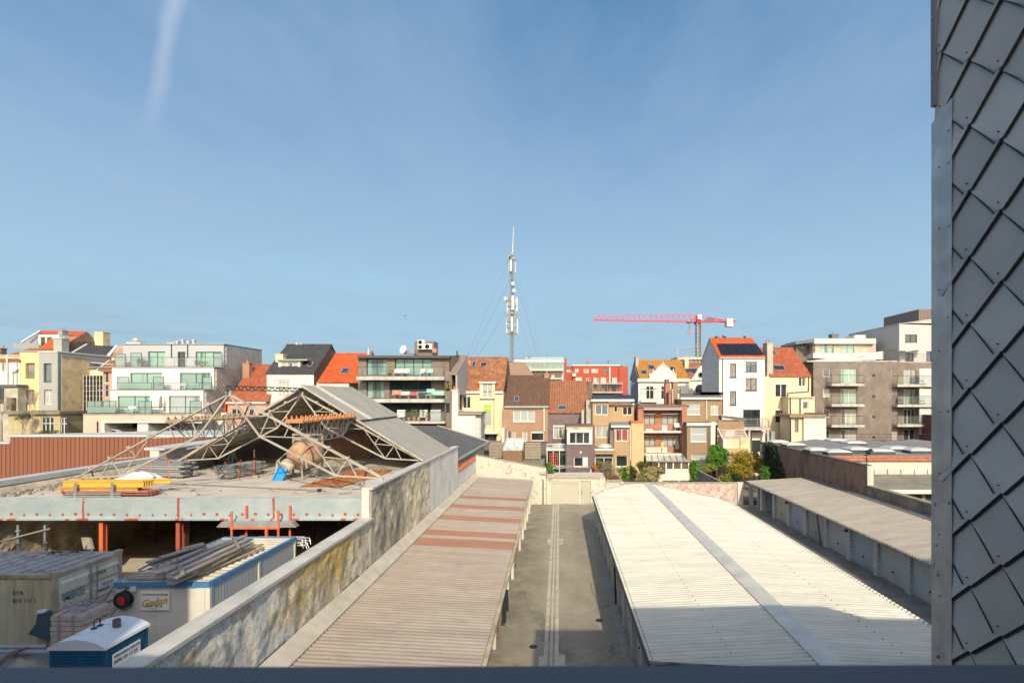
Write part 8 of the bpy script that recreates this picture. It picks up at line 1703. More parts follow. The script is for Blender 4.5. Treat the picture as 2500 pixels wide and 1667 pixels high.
# ---------------- street behind: ornate white house
h = house('house', 'ornate white house with curved gable and golden tiled roof behind the chimneys', (14, 82, .3)); Y = 80
a = pxl('R4',978,815,Y); b = pxl('R4',1560,822,Y); run = 5.5; Zr = pxl('R4',0,617,Y+run).z
block(h, 'wall', S_W2, Y, 980, 1560, 855, 1400, 9, [(1068,905,1158,1055,'w2dt'),(1240,905,1280,1055,'w1dt'),(1425,905,1470,1000,'w2dt')], 'R4'); gable(h, a.x+.3, b.x-.1, Y, a.z, Zr, run, T_GOLD, S_GR)
u, v = pxl('R4',972,855,Y-.4), pxl('R4',1570,820,Y-.4); MB().box(u.x,v.x,Y-.4,Y+.1,u.z,v.z).build('cornice', S_W2, h)
mb = MB(); pts_ = [(1110,822),(1108,762),(1150,760),(1160,735),(1188,725),(1195,690),(1265,655),(1340,690),(1348,725),(1372,735),(1382,760),(1415,762),(1415,822)]; mb.prism([pxl('R4',u,v,Y-.3) for u, v in pts_], (0,.6,0)); mb.build('curved_gable', S_W2, h); mb = MB(); u, v = pxl('R4',1215,760,Y-.35), pxl('R4',1305,705,Y-.35); frame_ring(mb,u.x,v.x,u.z,v.z,Y-.36,Y-.305,.12); mb.prism([pxl('R4',1188,690,Y-.45),pxl('R4',1265,648,Y-.45),pxl('R4',1345,690,Y-.45),pxl('R4',1265,660,Y-.45)], (0,.8,0)); mb.build('gable_moulding', S_W2, h)
for u, vt, vb in ((1265,620,655),(1150,705,760),(1382,705,762)): p = pxl('R4',u,vb,Y); q_ = pxl('R4',u,vt,Y); hh_ = q_.z-p.z; MB().lathe([(.25,0),(.2,hh_*.3),(.12,hh_*.4),(.17,hh_*.6),(.03,hh_)],8,p).build('finial', M_CONC, h)
sky(h,'R4',(1098,670,1158,728),Y,a.z,Zr,run); sky(h,'R4',(1015,730,1072,780),Y,a.z,Zr,run); sky(h,'R4',(1345,690,1392,740),Y,a.z,Zr,run)
mb = MB(); mb.prism([pxl('R4',980,1100,Y),pxl('R4',980,820,Y),pxl('R4',925,670,Y+5),pxl('R4',900,760,Y+8),pxl('R4',895,1100,Y+8)], (.1,.1,0)); mb.build('flank', plain('blue_grey_flank', (.2,.23,.27), .85, .1), h); c0 = pxl('R4',945,700,Y+4); c1 = pxl('R4',982,575,Y+4); chimney(h, c0.x, c1.x, Y+3.6, Y+5, c0.z-1, c1.z, S_GR, 1)
p = pxl('R4',1010,1065,Y-1); q_ = pxl('R4',1205,1060,Y-1); MB().box(p.x,q_.x,Y-1,Y-.01,p.z-.3,p.z).build('balcony', S_W2, h); railing(h,[(p.x,Y-.95,p.z),(q_.x,Y-.95,p.z)],1.6,M_DARKM,step=.5,r=.03)
h = house('house', 'white gabled house with round window half hidden by the tall white house', (25, 82, .3)); Y = 81
mb = MB(); pts_ = [(1562,1100),(1562,835),(1600,820),(1640,760),(1672,700),(1700,670),(1730,665),(1730,1100)]; mb.prism([pxl('R4',u,v,Y) for u, v in pts_], (0,.6,0)); mb.build('wall', S_W2, h); p = pxl('R4',1698,775,Y-.05); MB().lathe([(.4,0),(.4,-.1),(.27,-.1),(.26,0)],20,p,(0,1,0)).build('round_window', M_GF, h)
mb = MB(); p = pxl('R4',1685,935,Y-.05); mb.lathe([(.65,0),(.65,-.12)],18,p,(0,1,0)); mb.box(p.x-.65,p.x+.65,Y-.17,Y-.04,p.z-3,p.z); mb.build('arched_window', PANES['d'], h); mb = MB(); mb.box(pxl('R4',1562,0,Y).x,pxl('R4',1710,0,Y).x,Y-.25,Y-.002,pxl('R4',0,838,Y).z,pxl('R4',0,826,Y).z); mb.build('string_course', S_W2, h)
q = [pxl('R4',1505,800,Y+1),pxl('R4',1605,815,Y+1),pxl('R4',1715,625,Y+7),pxl('R4',1545,628,Y+7)]; mb = MB(); mb.prism(q, (0,0,-.2)); mb.build('roof', T_OLD, h); skylight(h,None,pxl('R4',1598,748,Y+3.1)+Vector((0,0,.05)),2.2,1.3,.9); c0 = pxl('R4',1505,720,Y+4); c1 = pxl('R4',1550,610,Y+4); chimney(h, c0.x, c1.x, Y+3.5, Y+5.2, c0.z-1, c1.z, S_TAN, 0)
# ---------------- red apartment building and cream balconied building far back
h = house('apartment_block', 'red orange rendered apartment building with white shutters and flat roof far behind', (-6, 112, .3), 'apartment block'); Y = 110
block(h, 'wall', S_REDR, Y, 135, 228, 678, 1100, 10, [(158,712,225,745,'w2c')], 'R4'); block(h, 'wall', S_REDR, Y-.6, 229, 800, 668, 1100, 10, [(255,705,294,745,'w1b'),(355,705,412,752,'w1b'),(443,705,518,752,'w1b'),(578,703,648,752,'g2d'),(185,798,235,860,'w1b')[:0] or (262,800,332,858,'w1b'),(383,805,430,860,'w2c'),(467,803,525,878,'w2c'),(550,803,610,878,'w2c'),(682,803,735,878,'w2c'),(758,803,803,878,'w2c')][:9], 'R4'); block(h, 'right_wall', S_REDR, Y-1.0, 760, 862, 680, 1100, 10, [], 'R4')
u, v = pxl('R4',225,672,Y-.7), pxl('R4',770,660,Y-.7); mb = MB(); mb.box(u.x,v.x,Y-.8,Y+9,u.z,v.z); mb.build('roof_edge', M_WTRIM, h); mb = MB(); a = pxl('R4',455,882,Y-2); b = pxl('R4',800,872,Y-2); mb.box(a.x,b.x,Y-2,Y-.61,a.z,b.z); a = pxl('R4',455,985,Y-2); b = pxl('R4',800,970,Y-2); mb.box(a.x,b.x,Y-2,Y-.61,a.z,b.z); mb.build('balcony', M_CONC, h); railing(h,[(a.x,Y-1.95,b.z),(b.x,Y-1.95,b.z)],2.0,M_GALV,step=3,glassmat=CLR2,r=.03)
mb = MB(); a = pxl('R4',460,970,Y-.65); b = pxl('R4',800,890,Y-.65)
for k in range(4): x = a.x+(b.x-a.x)*k/4; mb.box(x+.2,x+(b.x-a.x)/4-2.2,Y-.66,Y-.605,a.z,b.z)
mb.build('loggia_opening', PANES['d'], h); mb = MB(); p = pxl('R4',395,660,Y+3); mb.box(p.x-.2,p.x+.2,Y+3,Y+3.4,p.z-1,p.z+.75); p = pxl('R4',138,1100,Y-1); q_ = pxl('R4',152,585,Y-1); mb.box(p.x-.1,q_.x+.1,Y-1,Y+4,p.z,q_.z); mb.build('chimney', S_REDR, h); mb = MB(); p = pxl('R4',635,660,Y+2); mb.tube(p,p+Vector((0,0,.9)),.05,6); mb.tube(p+Vector((-.3,0,.6)),p+Vector((.3,0,.8)),.04,5); mb.build('antenna', M_KF, h)
mb = MB(); p = pxl('R4',652,870,Y-.7); mb.tube((p.x,Y-.7,p.z),(p.x,Y-.7,pxl('R4',0,690,Y).z),.15,6); mb.build('downpipe', M_WTRIM, h); p = pxl('R4',245,775,Y-1.0); MB().box(p.x-.35,p.x+.35,Y-1.0,Y-.61,p.z-.3,p.z+.3).build('air_conditioner', M_WF, h)
h = house('apartment_block', 'cream concrete apartment building with glazed loggias behind the antenna mast', (-8, 105, .3), 'apartment block'); Y = 103
block(h, 'wall', plain('cream_concrete', (.47,.41,.31), .85, .06, .6), Y, 1845, 2245, 340, 900, 10, [(1915,365,1995,425,'w3e'),(2000,365,2105,425,'w3d'),(2115,365,2240,425,'w3e'),(1935,460,1990,525,'w2d'),(2015,460,2045,525,'w1d'),(2090,460,2120,525,'w1d'),(2155,460,2230,525,'w2d')], 'R3', rec=1.0); u, v = pxl('R3',1720,358,Y-1), pxl('R3',2255,335,Y-1); MB().box(u.x,v.x,Y-1.2,Y+8,u.z,v.z).build('roof', M_WTRIM, h); p = pxl('R3',1850,432,Y-1.2); q_ = pxl('R3',2245,428,Y-1.2); MB().box(p.x,q_.x,Y-1.2,Y-.01,p.z-.3,p.z).build('balcony', M_WSTUC, h); railing(h,[(p.x,Y-1.15,p.z),(q_.x,Y-1.15,p.z)],2.2,M_WF,step=3,glassmat=CLR,r=.03); u, v = pxl('R3',2100,540,Y-1.5), pxl('R3',2235,520,Y-1.5); MB().box(u.x,v.x,Y-1.5,Y-.01,u.z,v.z).build('lower_balcony', M_CONC, h)
mb = MB(); p = pxl('R3',1888,335,Y+2); mb.lathe([(.28,0),(.25,.4),(.4,.45),(.4,.6)],8,p); mb.build('roof_vent', M_KF, h)
# construction site shell under the crane
h = house('building_shell', 'unfinished concrete building shell with scaffold rails under the crane', (52, 160, .3), 'building'); Y = 160
mb = MB()
for k in range(7): p = pxl('R4',1430+50*k,620,Y+2); mb.box(p.x-.3,p.x+.3,Y+1,Y+2,0,p.z+1.3)
for v in (570,620): a = pxl('R4',1425,v,Y); b = pxl('R4',1760,v-30,Y); mb.box(a.x,b.x,Y,Y+14,a.z-.8,a.z)
mb.build('concrete_frame', M_CONC, h); mb = MB(); 
for k in range(6): p = pxl('R4',1440+55*k,580,Y-.5); mb.box(p.x,p.x+1.2,Y+1.2,Y+1.4,p.z-3,p.z-.8)
mb.build('infill_panel', plain('brown_infill', (.25,.15,.1), .9, .3, .3), h); railing(h,[pxl('R4',1428,570,Y-.6),pxl('R4',1600,535,Y-.6),pxl('R4',1760,535,Y-.6)],2.4,M_GALV,step=4,rails=(.5,),r=.08)
# more roofs that close gaps in the skyline
for i, (c, u0, u1, vt, Y, mt, lab) in enumerate((('R2',1480,1760,218,88,T_RED,'distant red roof peeping out behind the orange roof'),('R3',1230,1680,330,92,B_DGR,'dark wall of a house hidden behind the mossy red roof'),('R6',650,960,470,90,S_GR,'grey wall behind the tall chimney of the cream house'))):
    a = pxl(c,u0,vt+6,Y); b = pxl(c,u1,vt+6,Y); tg = thing('house', lab, 'house', (a.x,Y,0)); MB().box(a.x,b.x,Y,Y+6,0,a.z-.3).build('wall', mt, tg)
    mb = MB(); mb.prism([(a.x,Y-.2,a.z-.3),(b.x,Y-.2,a.z-.3),(b.x,Y+3,a.z),(a.x,Y+3,a.z)], (0,0,-.1)); mb.build('roof', T_RED, tg)
# ================================================================ antenna mast
Y = 95; A = lambda u, v: KP('an', u, v, Y)
base = A(422,1500); mast = thing('antenna_mast', 'tall guyed lattice mast with white antenna panels rising behind the roofs', 'antenna mast', (base.x, Y, 0))
zt = A(0,385).z; cx = A(422,0).x; hw = .34; mb = MB(); cor = [(-hw,0),(hw,-.0),(0,.6)]
for dx, dy in cor: mb.tube((cx+dx,Y+dy,0),(cx+dx,Y+dy,zt),.075,6)
n = 70; z0 = 6
for k in range(n):
    za = z0+(zt-z0)*k/n; zb = z0+(zt-z0)*(k+1)/n
    for i in range(3): a, b = cor[i], cor[(i+1) % 3]; mb.tube((cx+a[0],Y+a[1],za),(cx+b[0],Y+b[1],zb),.025,4); mb.tube((cx+a[0],Y+a[1],za),(cx+b[0],Y+b[1],za),.025,4)
mb.build('lattice', plain('mast_grey', (.2,.23,.25), .6, .1), mast)
mb = MB(); mb.tube((cx+.1,Y,zt),A(441,105),.07,6,.03); mb.build('whip_antenna', M_WF, mast)
M_ANT = plain('antenna_white', (.6,.58,.52), .5, .04)
for (u0, u1, v0, v1, dy) in ((403,427,455,568,-.5),(387,396,470,572,.1),(454,465,470,578,.1),(420,447,820,965,-.5),(368,384,840,975,.1),(466,482,830,975,.1),(412,438,1038,1185,-.5),(360,378,1050,1200,.1),(470,488,1052,1200,.1),(386,400,885,960,.3),(452,464,845,890,.3)):
    a = A(u0,v1); b = A(u1,v0); mb = MB(); mb.prism([(a.x,Y+dy,a.z),(a.x+.08,Y+dy-.12,a.z),(b.x-.08,Y+dy-.12,a.z),(b.x,Y+dy,a.z),(b.x,Y+dy+.25,a.z),(a.x,Y+dy+.25,a.z)], (0,0,b.z-a.z)); mb.build('antenna_panel', M_ANT, mast)
mb = MB()
for v in (575,645,975,1000,1200,1215): mb.tube(A(385,v),A(462,v),.05,5)
for (u, v) in ((378,855),(395,905),(455,910),(385,1065),(385,1130),(390,1190),(455,1060),(455,1130),(460,1190),(395,420),(430,385),(410,430),(440,425),(432,985),(385,995),(460,995)):
    p = A(u,v); mb.box(p.x-.28,p.x+.28,Y-.2,Y+.3,p.z-.3,p.z+.3)
mb.build('radio_unit', plain('radio_grey', (.2,.22,.22), .6, .2), mast)
mb = MB(); 
for u, v in ((436,694),(446,765),(360,848)): mb.lathe([(.28,-.1),(.28,.1)],12,A(u,v)+Vector((0,-.4,0)),(0,1,0))
mb.build('dish', M_WF, mast)
mb = MB()
for (u, v, U, V) in ((385,450,20,1185),(405,640,5,1330),(360,985,80,1345),(470,550,660,1170),(455,650,650,1250),(480,1030,640,1430),(470,1290,560,1440),(470,640,690,1450)):
    p = A(u,v); q = A(U,V); d = q-p; q2 = p+d*1.35; mb.tube(p,(q2.x,Y+(6 if u < 420 else -5),q2.z),.022,4,cap=False)
mb.build('guy_wire', plain('wire_grey', (.2,.22,.24), .6), mast)
# ================================================================ crane
Y = 220; C = lambda u, v, d=0: KP('R4', u, v, Y)+Vector((0,d,0))
M_CR = plain('crane_red', (.5,.03,.07), .5, .1); tx0, tx1 = C(1655,0).x, C(1705,0).x
cr = thing('tower_crane', 'red tower crane with long jib over the rooftops', 'crane', ((tx0+tx1)/2, Y, 0))
mb = MB(); cc = [(tx0,Y),(tx1,Y),(tx1,Y+tx1-tx0),(tx0,Y+tx1-tx0)]; ztop = C(0,175).z
for x, y in cc: mb.bar((x,y,0),(x,y,ztop),.42,.42,(0,1,0))
k = 0; z = 22
while z < ztop-1.5:
    for i in range(4): a, b = cc[i], cc[(i+1) % 4]; mb.bar((a[0],a[1],z),(b[0],b[1],z+1.6),.2,.2); mb.bar((b[0],b[1],z),(a[0],a[1],z+1.6),.2,.2)
    z += 1.6
mb.build('tower', plain('crane_tower_grey', (.2,.19,.2), .6, .1), cr)
mb = MB(); jy = Y+3; zb = lambda u: C(0,135+(u-480)*(155-135)/1190).z
def T_(u): return C(0, 80 if u < 700 else (80-(u-700)*8/350 if u < 1050 else 72)).z
u0, u1 = 480, 1690
for dy in (-1.1, 1.1): mb.bar(C(u0,0,dy+3)*0+Vector((C(u0,0).x,jy+dy,zb(u0))), Vector((C(u1,0).x,jy+dy,zb(u1))), .3, .3)
us = [480+66*i for i in range(19)]
tp = [Vector((C(u,0).x,jy,T_(u))) for u in us]
for a, b in zip(tp, tp[1:]): mb.bar(a,b,.22,.22)
for i, u in enumerate(us):
    for dy in (-1.1,1.1):
        b0 = Vector((C(u,0).x,jy+dy,zb(u))); mb.bar(b0,tp[i],.1,.1)
        if i+1 < len(us): mb.bar(b0,tp[i+1],.08,.08)
mb.build('jib', M_CR, cr)
mb = MB()
for dy in (-1.1,1.1): mb.bar((C(1690,0).x,jy+dy,C(0,152).z),(C(2130,0).x,jy+dy,C(0,150).z),.5,.6)
mb.bar((C(1700,0).x,jy,C(0,85).z),(C(2010,0).x,jy,C(0,140).z),.35,.35); mb.bar((C(1800,0).x,jy,C(0,108).z),(C(1990,0).x,jy,C(0,143).z),.35,.35); mb.bar((C(1660,0).x,jy,C(0,155).z),(C(1670,0).x,jy,C(0,75).z),.5,.5); mb.bar((C(1615,0).x,jy,C(0,135).z),(C(1660,0).x,jy,C(0,110).z),.6,.6); mb.build('counter_jib', M_CR, cr)
a, b = C(1672,132), C(1718,78); MB().box(a.x,b.x,jy-1.8,jy+1.4,a.z,b.z).build('cab', M_ANT, cr); a, b = C(1655,178), C(1708,150); MB().box(a.x,b.x,Y,jy+2.5,a.z,b.z).build('slewing_ring', plain('ring_dark_red', (.2,.02,.03), .6), cr)
a, b = C(2010,215), C(2082,125); MB().box(a.x,b.x,jy-1.6,jy+1.6,a.z,b.z).build('counterweight', plain('counterweight_cream', (.6,.54,.45), .7), cr); a, b = C(1758,150), C(1870,124); MB().box(a.x,b.x,jy-1.5,jy-1.3,a.z,b.z).build('name_board', plain('board_grey', (.08,.1,.11), .6), cr)
mb = MB(); a, b = C(1560,170), C(1620,150); mb.box(a.x,b.x,jy-1,jy+1,a.z,b.z); mb.build('trolley', M_GF, cr); mb = MB()
for u in (1578,1596): mb.tube((C(u,0).x,jy,C(0,170).z),(C(1586,0).x,jy,C(0,262).z),.06,4)
mb.build('hoist_rope', M_GF, cr); p = C(1586,278); p.y = jy; MB().prism([p+Vector((-.85,-.3,.1)),p+Vector((0,-.3,-1.0)),p+Vector((.85,-.3,.1)),p+Vector((.4,-.3,.75)),p+Vector((-.4,-.3,.75))],(0,.6,0)).build('hook_block', plain('hook_red', (.55,.12,.1), .6), cr)

# ================================================================ vegetation
def foliage(mb, c, rx, ry, rz, n, size, seed, holes=.5, low=-.7):
    r = random.Random(seed); k = 0; tries = 0
    while k < n and tries < n*8:
        tries += 1; d = Vector((r.gauss(0,1),r.gauss(0,1),r.gauss(0,1))).normalized(); f = r.random()**.35
        if d.z < low: continue
        nn = mnoise.noise(Vector((d.x*2.1+seed,d.y*2.1,d.z*2.1))); sc_ = 1+.38*nn
        p = Vector((d.x*rx*f*sc_, d.y*ry*f*sc_, d.z*rz*f*sc_))
        if mnoise.noise(Vector((p.x*1.3+seed*3,p.y*1.3,p.z*1.3))/max(.35,.5*rx)) < -.22*holes-.0: continue
        q = Vector(c)+p; nrm = (d*.7+Vector((r.uniform(-1,1),r.uniform(-1,1),r.uniform(-.3,1)))*.8).normalized(); t = nrm.orthogonal().normalized(); a_ = r.uniform(0,6.28); b_ = nrm.cross(t); t2 = t*math.cos(a_)+b_*math.sin(a_); s2 = nrm.cross(t2); L_ = size*r.uniform(.6,1.3); W_ = L_*r.uniform(.35,.6)
        mb.quad(q-t2*L_*.5, q+s2*W_*.5+nrm*.02, q+t2*L_*.5, q-s2*W_*.5-nrm*.02); k += 1
def bush(name, label, cat, c, u, vt, vb, wpx, Y, mat, n, size, seed, parts=1, trunk=None, holes=.5, grp=None, dep=.8, zbase=.3):
    n = int(n*1.35); wpx *= 1.22
    """crown as clumps of leaf faces in a pixel-sized envelope at distance Y"""
    top = KP(c,u,vt,Y); bot = KP(c,u,vb,Y); wd = abs(KP(c,u+wpx/2,0,Y).x-KP(c,u-wpx/2,0,Y).x); zb = max(zbase, bot.z); hh_ = top.z-zb
    t = thing(name, label, cat, (top.x,Y,zbase), grp); r = random.Random(seed); mb = MB(); m = parts
    for i in range(m):
        f = (i+.5)/m; z = zb+hh_*(.22+.62*f); w_ = wd*.5*(math.sin(math.pi*min(.97, .22+.68*f))**.7); 
        for j in range(3):
            a_ = r.uniform(0,6.28); o_ = w_*.42; foliage(mb,(top.x+o_*math.cos(a_),Y+dep*o_*math.sin(a_),z+r.uniform(-.1,.1)*hh_/m),w_*.72,w_*.72*dep,hh_/m*.75,n//(3*m),size,seed*7+i*3+j,holes,-1)
    mb.build('crown' if trunk else 'leaves', mat, t)
    st = MB(); 
    for k in range(4 if trunk is None else 1):
        x = top.x+r.uniform(-.2,.2)*wd*(trunk is None); pts = [(x,Y+r.uniform(-.1,.1),zbase),(x+r.uniform(-.1,.1),Y,zb+hh_*.4),(x+r.uniform(-.3,.3)*wd*.6,Y+.1,zb+hh_*.75)]; st.tube(pts[0],pts[1],trunk or .035,6,(trunk or .035)*.7); st.tube(pts[1],pts[2],(trunk or .035)*.7,5,.015)
    st.build('trunk' if trunk else 'stem', M_BARK, t); return t
M_BARK = plain('bark', (.14,.1,.07), .95, .3, 5); M_BARKG = plain('bark_grey', (.26,.22,.16), .95, .25, 5)
LG = leafmat('bright_leaf', (.07,.23,.015), (.13,.3,.03)); LYG = leafmat('yellow_green_leaf', (.2,.24,.03), (.27,.27,.04)); LGO = leafmat('golden_conifer', (.46,.36,.03), (.22,.17,.02)); LOL = leafmat('olive_conifer', (.09,.1,.02), (.13,.13,.03)); LBA = leafmat('bamboo_straw', (.3,.27,.09), (.38,.33,.13)); LDK = leafmat('dark_ivy', (.025,.055,.014), (.05,.085,.02)); LDR = leafmat('dry_twig', (.25,.2,.13), (.33,.29,.2))
bush('tree','dense bright green tree in front of the tan brick bay','tree','q7',1320,695,1170,330,56.5,LG,3200,.24,11,4,.09,.3)
bush('conifer','golden yellow conifer bush beside the stepped annex','conifer','q7',1735,800,1345,420,54.5,LGO,4200,.2,12,4,.1,.45)
bush('conifer','slim olive conifer just behind the golden conifer','conifer','q7',1950,800,1250,170,56,LOL,2200,.18,13,4,.08,.3)
bush('shrub','small golden shrub between the golden conifer and the ivy','shrub','q7',2045,980,1230,130,55.5,LGO,900,.18,14,2,None,.4)
bush('climber','light green climbing plant on the end of the grey fence','climber','q7',930,985,1370,210,54,LG,1900,.22,15,3,None,.5)
bush('shrub','yellow green hedge shrub above the grey fence','shrub','q7',1175,1060,1210,300,55,LYG,1700,.18,16,2,None,.4)
bush('shrub','pale shrub at the low end of the grey fence','shrub','q7',1440,1220,1370,200,52.5,LYG,900,.15,17,2,None,.6)
bush('shrub','dark undergrowth below the golden conifer','shrub','q7',1650,1220,1372,260,53.5,LDK,1100,.18,18,2,None,.3)
bush('bamboo','straw coloured bamboo clump in front of the conservatory','bamboo','q7',230,1090,1375,440,53.5,LBA,4200,.26,19,3,None,.3)
bush('shrub','dark olive shrub behind the bamboo clump beside the conservatory','shrub','q7',130,1020,1200,330,56,LOL,1600,.2,20,2,None,.4)
bush('shrub','dark evergreen shrub left of the bamboo clump','shrub','R5',905,1010,1205,110,54.5,LDK,1300,.18,21,3,None,.3)
bush('shrub','green shrub with yellow tip left of the dark evergreen','shrub','R5',815,1030,1205,110,54,LG,1000,.17,22,2,None,.4)
bush('shrub','twiggy dry shrub before the patio door of the low extension','shrub','R5',620,965,1130,150,56,LDR,900,.16,23,2,None,.8)
bush('shrub','leafy green shrub beside the orange tiled wall','shrub','R5',525,955,1080,90,56.5,LYG,600,.15,24,2,None,.6)
bush('shrub','low flowering plants behind the small grey hatch','shrub','R5',680,1130,1205,170,51,leafmat('flower_mix', (.3,.13,.09), (.12,.14,.05)),800,.12,25,1,None,.5)
bush('shrub','bright green bush in the corner by the white flaking wall','shrub','R8',1425,880,1055,110,50.5,LG,1100,.16,26,2,None,.3)
bush('shrub','small green plants at the foot of the ivy','shrub','q8',130,480,600,110,51,LG,700,.15,27,1,None,.5)
plant('q6',1030,1125,1210,54.5,'round teal garden ornament plant by the patio',.6,leafmat('teal_leaf', (.1,.28,.2), (.14,.33,.22)),31)
plant('R5',860,1020,1110,53.5,'yellow flowering shrub tip beside the dark evergreen',.4,LEAFY,32)
# ivy on the brick wall
t = thing('ivy', 'dark green ivy covering the near end of the tall brown brick wall', 'ivy', (20.9,54,.3)); mb = MB(); r2 = random.Random(5)
for k in range(2600):
    y = r2.uniform(50.2,55.5); z = .3+4.6*r2.random()**.8*(1 if y > 52.3 else .45+.25*(y-50.2)); p = Vector((20.97-abs(r2.gauss(0,.14)),y,z)); d = Vector((r2.uniform(-1,.2),r2.uniform(-1,1),r2.uniform(-1,1))).normalized()*.1; e = d.orthogonal().normalized()*.07; mb.quad(p-d,p+e,p+d,p-e)
mb.build('leaves', LDK, t); mb = MB()
for k in range(6): y = 50.6+.8*k; mb.path([(20.95,y,.3),(20.93,y+.2,1.8),(20.95,y+.1,3.4)],.025,5)
mb.build('stem', M_BARK, t)
# garden post frame on the brick wall
t = thing('plant_trellis', 'thin dark metal plant trellis against the brown brick wall', 'trellis', (20.7,48.5,.3)); mb = MB()
for k, y in enumerate((46.4,47.6,48.6,49.8,51.0)): mb.tube((20.7,y,.3),(20.7,y,2.4+.7*(k % 2)),.02,5)
mb.tube((20.7,46.4,2.2),(20.7,49.8,2.2),.018,5); mb.tube((20.7,49.8,1.),(20.7,51,3.4),.018,5); mb.build('bars', M_DARKM, t)
# grey panel fence
t = thing('fence', 'grey panel fence running down the garden below the green tree', 'fence', (14,52,.3)); a = pxl('q7',1000,1162,53.6); b = pxl('q7',1425,1372,48.6); M_FP = plain('fence_panel_grey', (.2,.19,.18), .7, .12, 1.5); n = 4
for k in range(n):
    p = a+(b-a)*(k/n); q = a+(b-a)*((k+1)/n-.03); MB().prism([(p.x,p.y,.3),(q.x,q.y,.3),(q.x,q.y,q.z-.05),(p.x,p.y,p.z-.05)], (.05,.03,0)).build('panel', M_FP, t)
    MB().bar((p.x,p.y,.3),(p.x,p.y,p.z+.02),.12,.12,(0,1,0)).build('post', M_GF, t)
MB().bar(a,b,.1,.07).build('rail', plain('fence_rail', (.4,.36,.3), .8), t)
# grass blades
mb = MB(); r2 = random.Random(12)
for poly in ([(430,1300),(560,1290),(640,1330),(660,1372),(400,1372)], [(690,1310),(780,1280),(930,1345),(930,1372),(740,1372)]):
    us_ = [q[0] for q in poly]; vs_ = [q[1] for q in poly]
    for k in range(1600):
        p = KZ('q7', r2.uniform(min(us_),max(us_)), r2.uniform(min(vs_)+5,max(vs_)), .32); d = Vector((r2.uniform(-.06,.06),r2.uniform(-.06,.06),r2.uniform(.06,.16))); e = Vector((.018,0,0)); mb.add([p-e,p+e,p+d],[(0,1,2)])
o = mb.build('grass', leafmat('grass_blade', (.07,.16,.015), (.11,.2,.025))); o['kind'] = 'stuff'; o['label'] = 'patchy green lawn in the gardens behind the red and white wall'; o['category'] = 'grass'
# bare trees at the left
def baretree(label, c, u, vb, vt, Y, seed, spread, zb=2.0, leaf=False):
    p = KP(c,u,vb,Y); top = KP(c,u,vt,Y); t = thing('bare_tree', label, 'tree', (p.x,Y,zb), 'bare trees in front of the left houses'); mb = MB(); lv = MB(); r = random.Random(seed)
    def grow(p0, d, L_, rad, lvl):
        p1 = p0+d*L_; mb.tube(p0,p1,rad*.6,5,rad*.42,cap=False)
        if lvl == 0:
            if leaf and r.random() < .8:
                for k in range(2): q = p1+Vector((r.uniform(-.15,.15),r.uniform(-.15,.15),r.uniform(-.1,.1))); e = Vector((.05,0,0)); lv.quad(q-e,q+Vector((0,.03,-.05)),q+e,q+Vector((0,-.03,.06)))
            return
        for k in range(3 if lvl > 1 else 3):
            a_ = r.uniform(0,6.28); s_ = spread*r.uniform(.5,1.1); nd = (d+Vector((math.cos(a_)*s_,math.sin(a_)*s_*.7,r.uniform(-.05,.3)))).normalized(); grow(p1 if k else p0+d*L_*.75, nd, L_*r.uniform(.62,.82), rad*.62, lvl-1)
    hh_ = top.z-zb; mb.tube((p.x,Y,zb),(p.x,Y,max(zb,p.z)),.13,7,.11); grow(Vector((p.x,Y,max(zb,p.z-.2))), Vector((.03,0,1)), (top.z-p.z)*.33, .1, 5)
    mb.build('trunk', M_BARKG, t); leaf and lv.build('leaves', LEAF, t)
baretree('bare branching tree before the yellow and grey houses','q5',465,1380,740,58,3,.55); baretree('bare tree cut by the left picture edge','q5',20,1250,880,57,8,.6); baretree('thin leafy young tree beside the bare tree on the flat wing','q5',330,1440,1120,58.5,14,.5,leaf=True)
bush('shrub','green shrub under the window of the low tan wing','shrub','q5',720,1410,1490,230,57,LEAF,600,.16,41,1,None,.5,zbase=4.6)
# a gull in the sky
p = P(989,771,120); tag(MB().prism([p+Vector((-.5,0,.1)),p+Vector((0,0,-.05)),p+Vector((.5,0,.12)),p+Vector((.1,.1,.1)),p+Vector((-.1,.1,.1))],(0,.1,.03)).build('bird', M_KF), 'tiny dark bird flying in the sky left of the antenna mast', 'bird')

# ================================================================ sky, sun, camera
SUN = Vector((.165,-1,.63)).normalized()   # towards the sun
el = math.asin(SUN.z); 
w = bpy.data.worlds.new('World'); sc.world = w; w.use_nodes = True; nt = w.node_tree; bg = nt.nodes['Background']
st = N(nt,'ShaderNodeTexSky'); st.sky_type = 'NISHITA'; st.sun_disc = False; st.sun_elevation = el; st.sun_rotation = math.atan2(SUN.x, SUN.y); st.air_density = 1.0; st.dust_density = 2.0; st.ozone_density = 1.5; st.altitude = 0
tc = N(nt,'ShaderNodeTexCoord').outputs['Generated']; s = N(nt,'ShaderNodeSeparateXYZ'); L(nt,tc,s.inputs[0])
# thin cirrus: noise on the sky plane (x/z, y/z)
zz_ = mth(nt,'MAXIMUM',s.outputs[2],.03); px_ = mth(nt,'DIVIDE',s.outputs[0],zz_); py_ = mth(nt,'DIVIDE',s.outputs[1],zz_); cv = N(nt,'ShaderNodeCombineXYZ'); L(nt,px_,cv.inputs[0]); L(nt,py_,cv.inputs[1])
rot = N(nt,'ShaderNodeMapping'); rot.inputs['Rotation'].default_value = (0,0,.5); rot.inputs['Scale'].default_value = (.8,.35,1); L(nt,cv.outputs[0],rot.inputs[0])
ci = ramp(nt, nz(nt,rot.outputs[0],1.3,7,.62), [(.42,0.),(.7,.5)])
